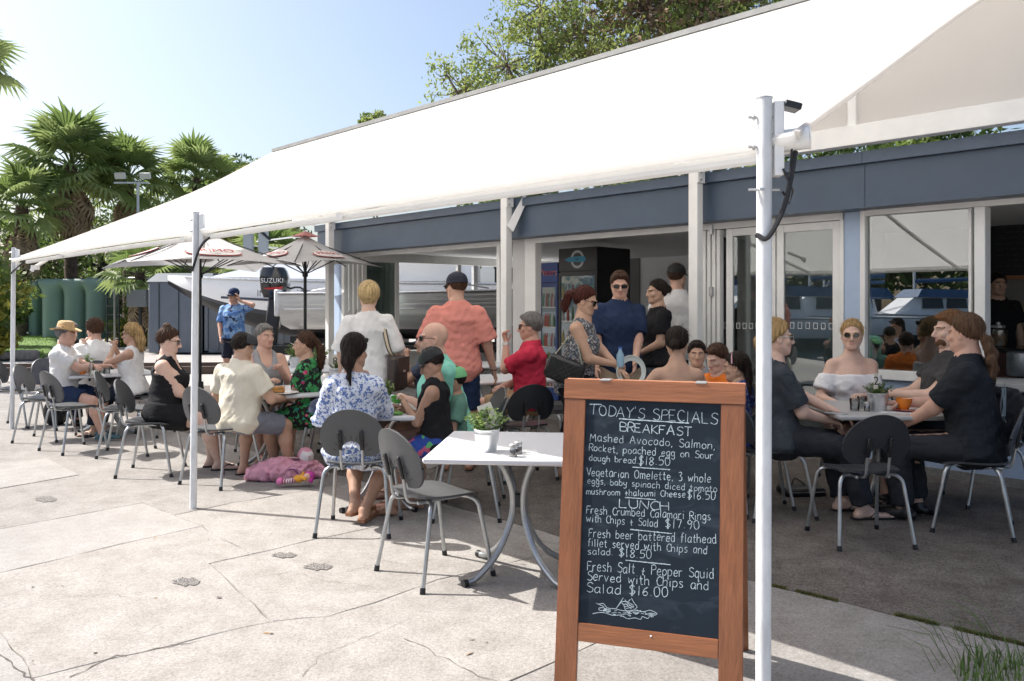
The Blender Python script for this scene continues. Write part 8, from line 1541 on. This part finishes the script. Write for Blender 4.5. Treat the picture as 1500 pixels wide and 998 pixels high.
P_, Q_ = blob([((.10, -.02, .03), (.036, .036, .036))]); np_obj('head', P_, Q_, skn, dl_); P_, Q_ = blob([((.125, .0, .035), (.034, .045, .04)), ((.10, .03, .04), (.03, .022, .03)), ((.13, -.045, .01), (.02, .02, .02))]); np_obj('hair', P_, Q_, hairp, dl_)
P_, Q_ = blob([((.03, -.01, .02), (.045, .034, .03)), ((.05, -.01, .03), (.09, -.07, .03), .016, .013), ((.05, .0, .03), (.06, .07, .05), .016, .013)]); np_obj('top', P_, Q_, mat('doll_yellow', (.75, .36, .04), .8, var=.3, scale=30), dl_)
for y_ in (-.035, .012):
    P_, Q_ = blob([((.0, y_*.6, .01), (-.10, y_, .0), .018, .015)]); mi_ = (np.sin(P_[Q_].mean(1)[:, 0]*330) > 0).astype(int); np_obj('leg', P_, Q_, [mat('doll_white', (.66, .6, .62), .8), mat('doll_stripe', (.35, .04, .12), .8)], dl_, mi=mi_); P_, Q_ = blob([((-.115, y_, .005), (.026, .022, .026))]); np_obj('foot', P_, Q_, mat('doll_pink', (.72, .20, .42), .8), dl_)
bb = thing('handbag', 'flat black zipped bag on the ground under the right hand table', 'handbag', G(1173, 724), .1); MB().box((0, 0, .03), (.32, .20, .06), bev=.015).build('body', mat('bag_black', (.014, .013, .014), .5, bump=.4), bb); MB().tube([(-.15, -.101, .035), (.15, -.101, .035)], .004, 6).build('zip', galv, bb); MB().tube(bez([(-.05, .05, .06), (0, .10, .10), (.06, .05, .06)], 5), .007, 6).build('handle', black, bb)
b3_ = thing('backpack', 'black backpack on the ground beside the legs of the straw hat man', 'backpack', G(82, 622), .4); P_, Q_ = blob([((0, 0, .15), (.14, .10, .18)), ((0, -.07, .09), (.10, .06, .09))], .012, (-.25, -.25, -.03), (.25, .25, .40)); np_obj('body', P_, Q_, MATS['bag_black'], b3_); MB().tube(bez([(-.06, .10, .28), (-.09, .17, .18), (-.06, .10, .04)], 5), .014, 6).build('strap', black, b3_)
rb_ = thing('handbag', 'tan leather bag on the ground beneath the right hand table', 'handbag', G(1310, 705), .5); P_, Q_ = blob([((0, 0, .10), (.15, .08, .11))], .01, (-.25, -.2, -.03), (.25, .2, .30)); np_obj('body', P_, Q_, mat('bag_tan', (.20, .075, .035), .5, var=.3, scale=10), rb_); MB().tube(bez([(-.09, 0, .19), (0, 0, .31), (.09, 0, .19)], 6), .008, 6).build('handle', MATS['bag_tan'], rb_)
hk = thing('hanging_jacket', 'dark jacket draped over the rightmost black chair', 'jacket', ((1478-CX)/F*6.0, 6.0, .55), .2); P_, Q_ = blob([((0, 0, .10), (.05, .17, .22)), ((0, .05, .26), (.06, .12, .05))], .013, (-.2, -.3, -.2), (.2, .3, .4)); n_ = vnormals(P_, Q_); P_ = P_+n_*(wrinkle(P_, .014, 20, 5)[:, None]); np_obj('body', P_, Q_, Cdgrey, hk); MB().tube(bez([(.03, -.10, .28), (.07, -.14, .12), (.04, -.12, -.08)], 5), .035, 8).build('sleeve', Cdgrey, hk)
nb_ = thing('napkin', 'white paper napkin on the plate side of the middle table', 'napkin', ontop(425, 7.1), .5); MB().box((0, 0, .004), (.12, .10, .006), bev=.001).build('fold', paper, nb_)
for o in bpy.data.objects:
    if o.type == 'MESH' and o.data.name == 'txt': o.data.name = 'lettering'
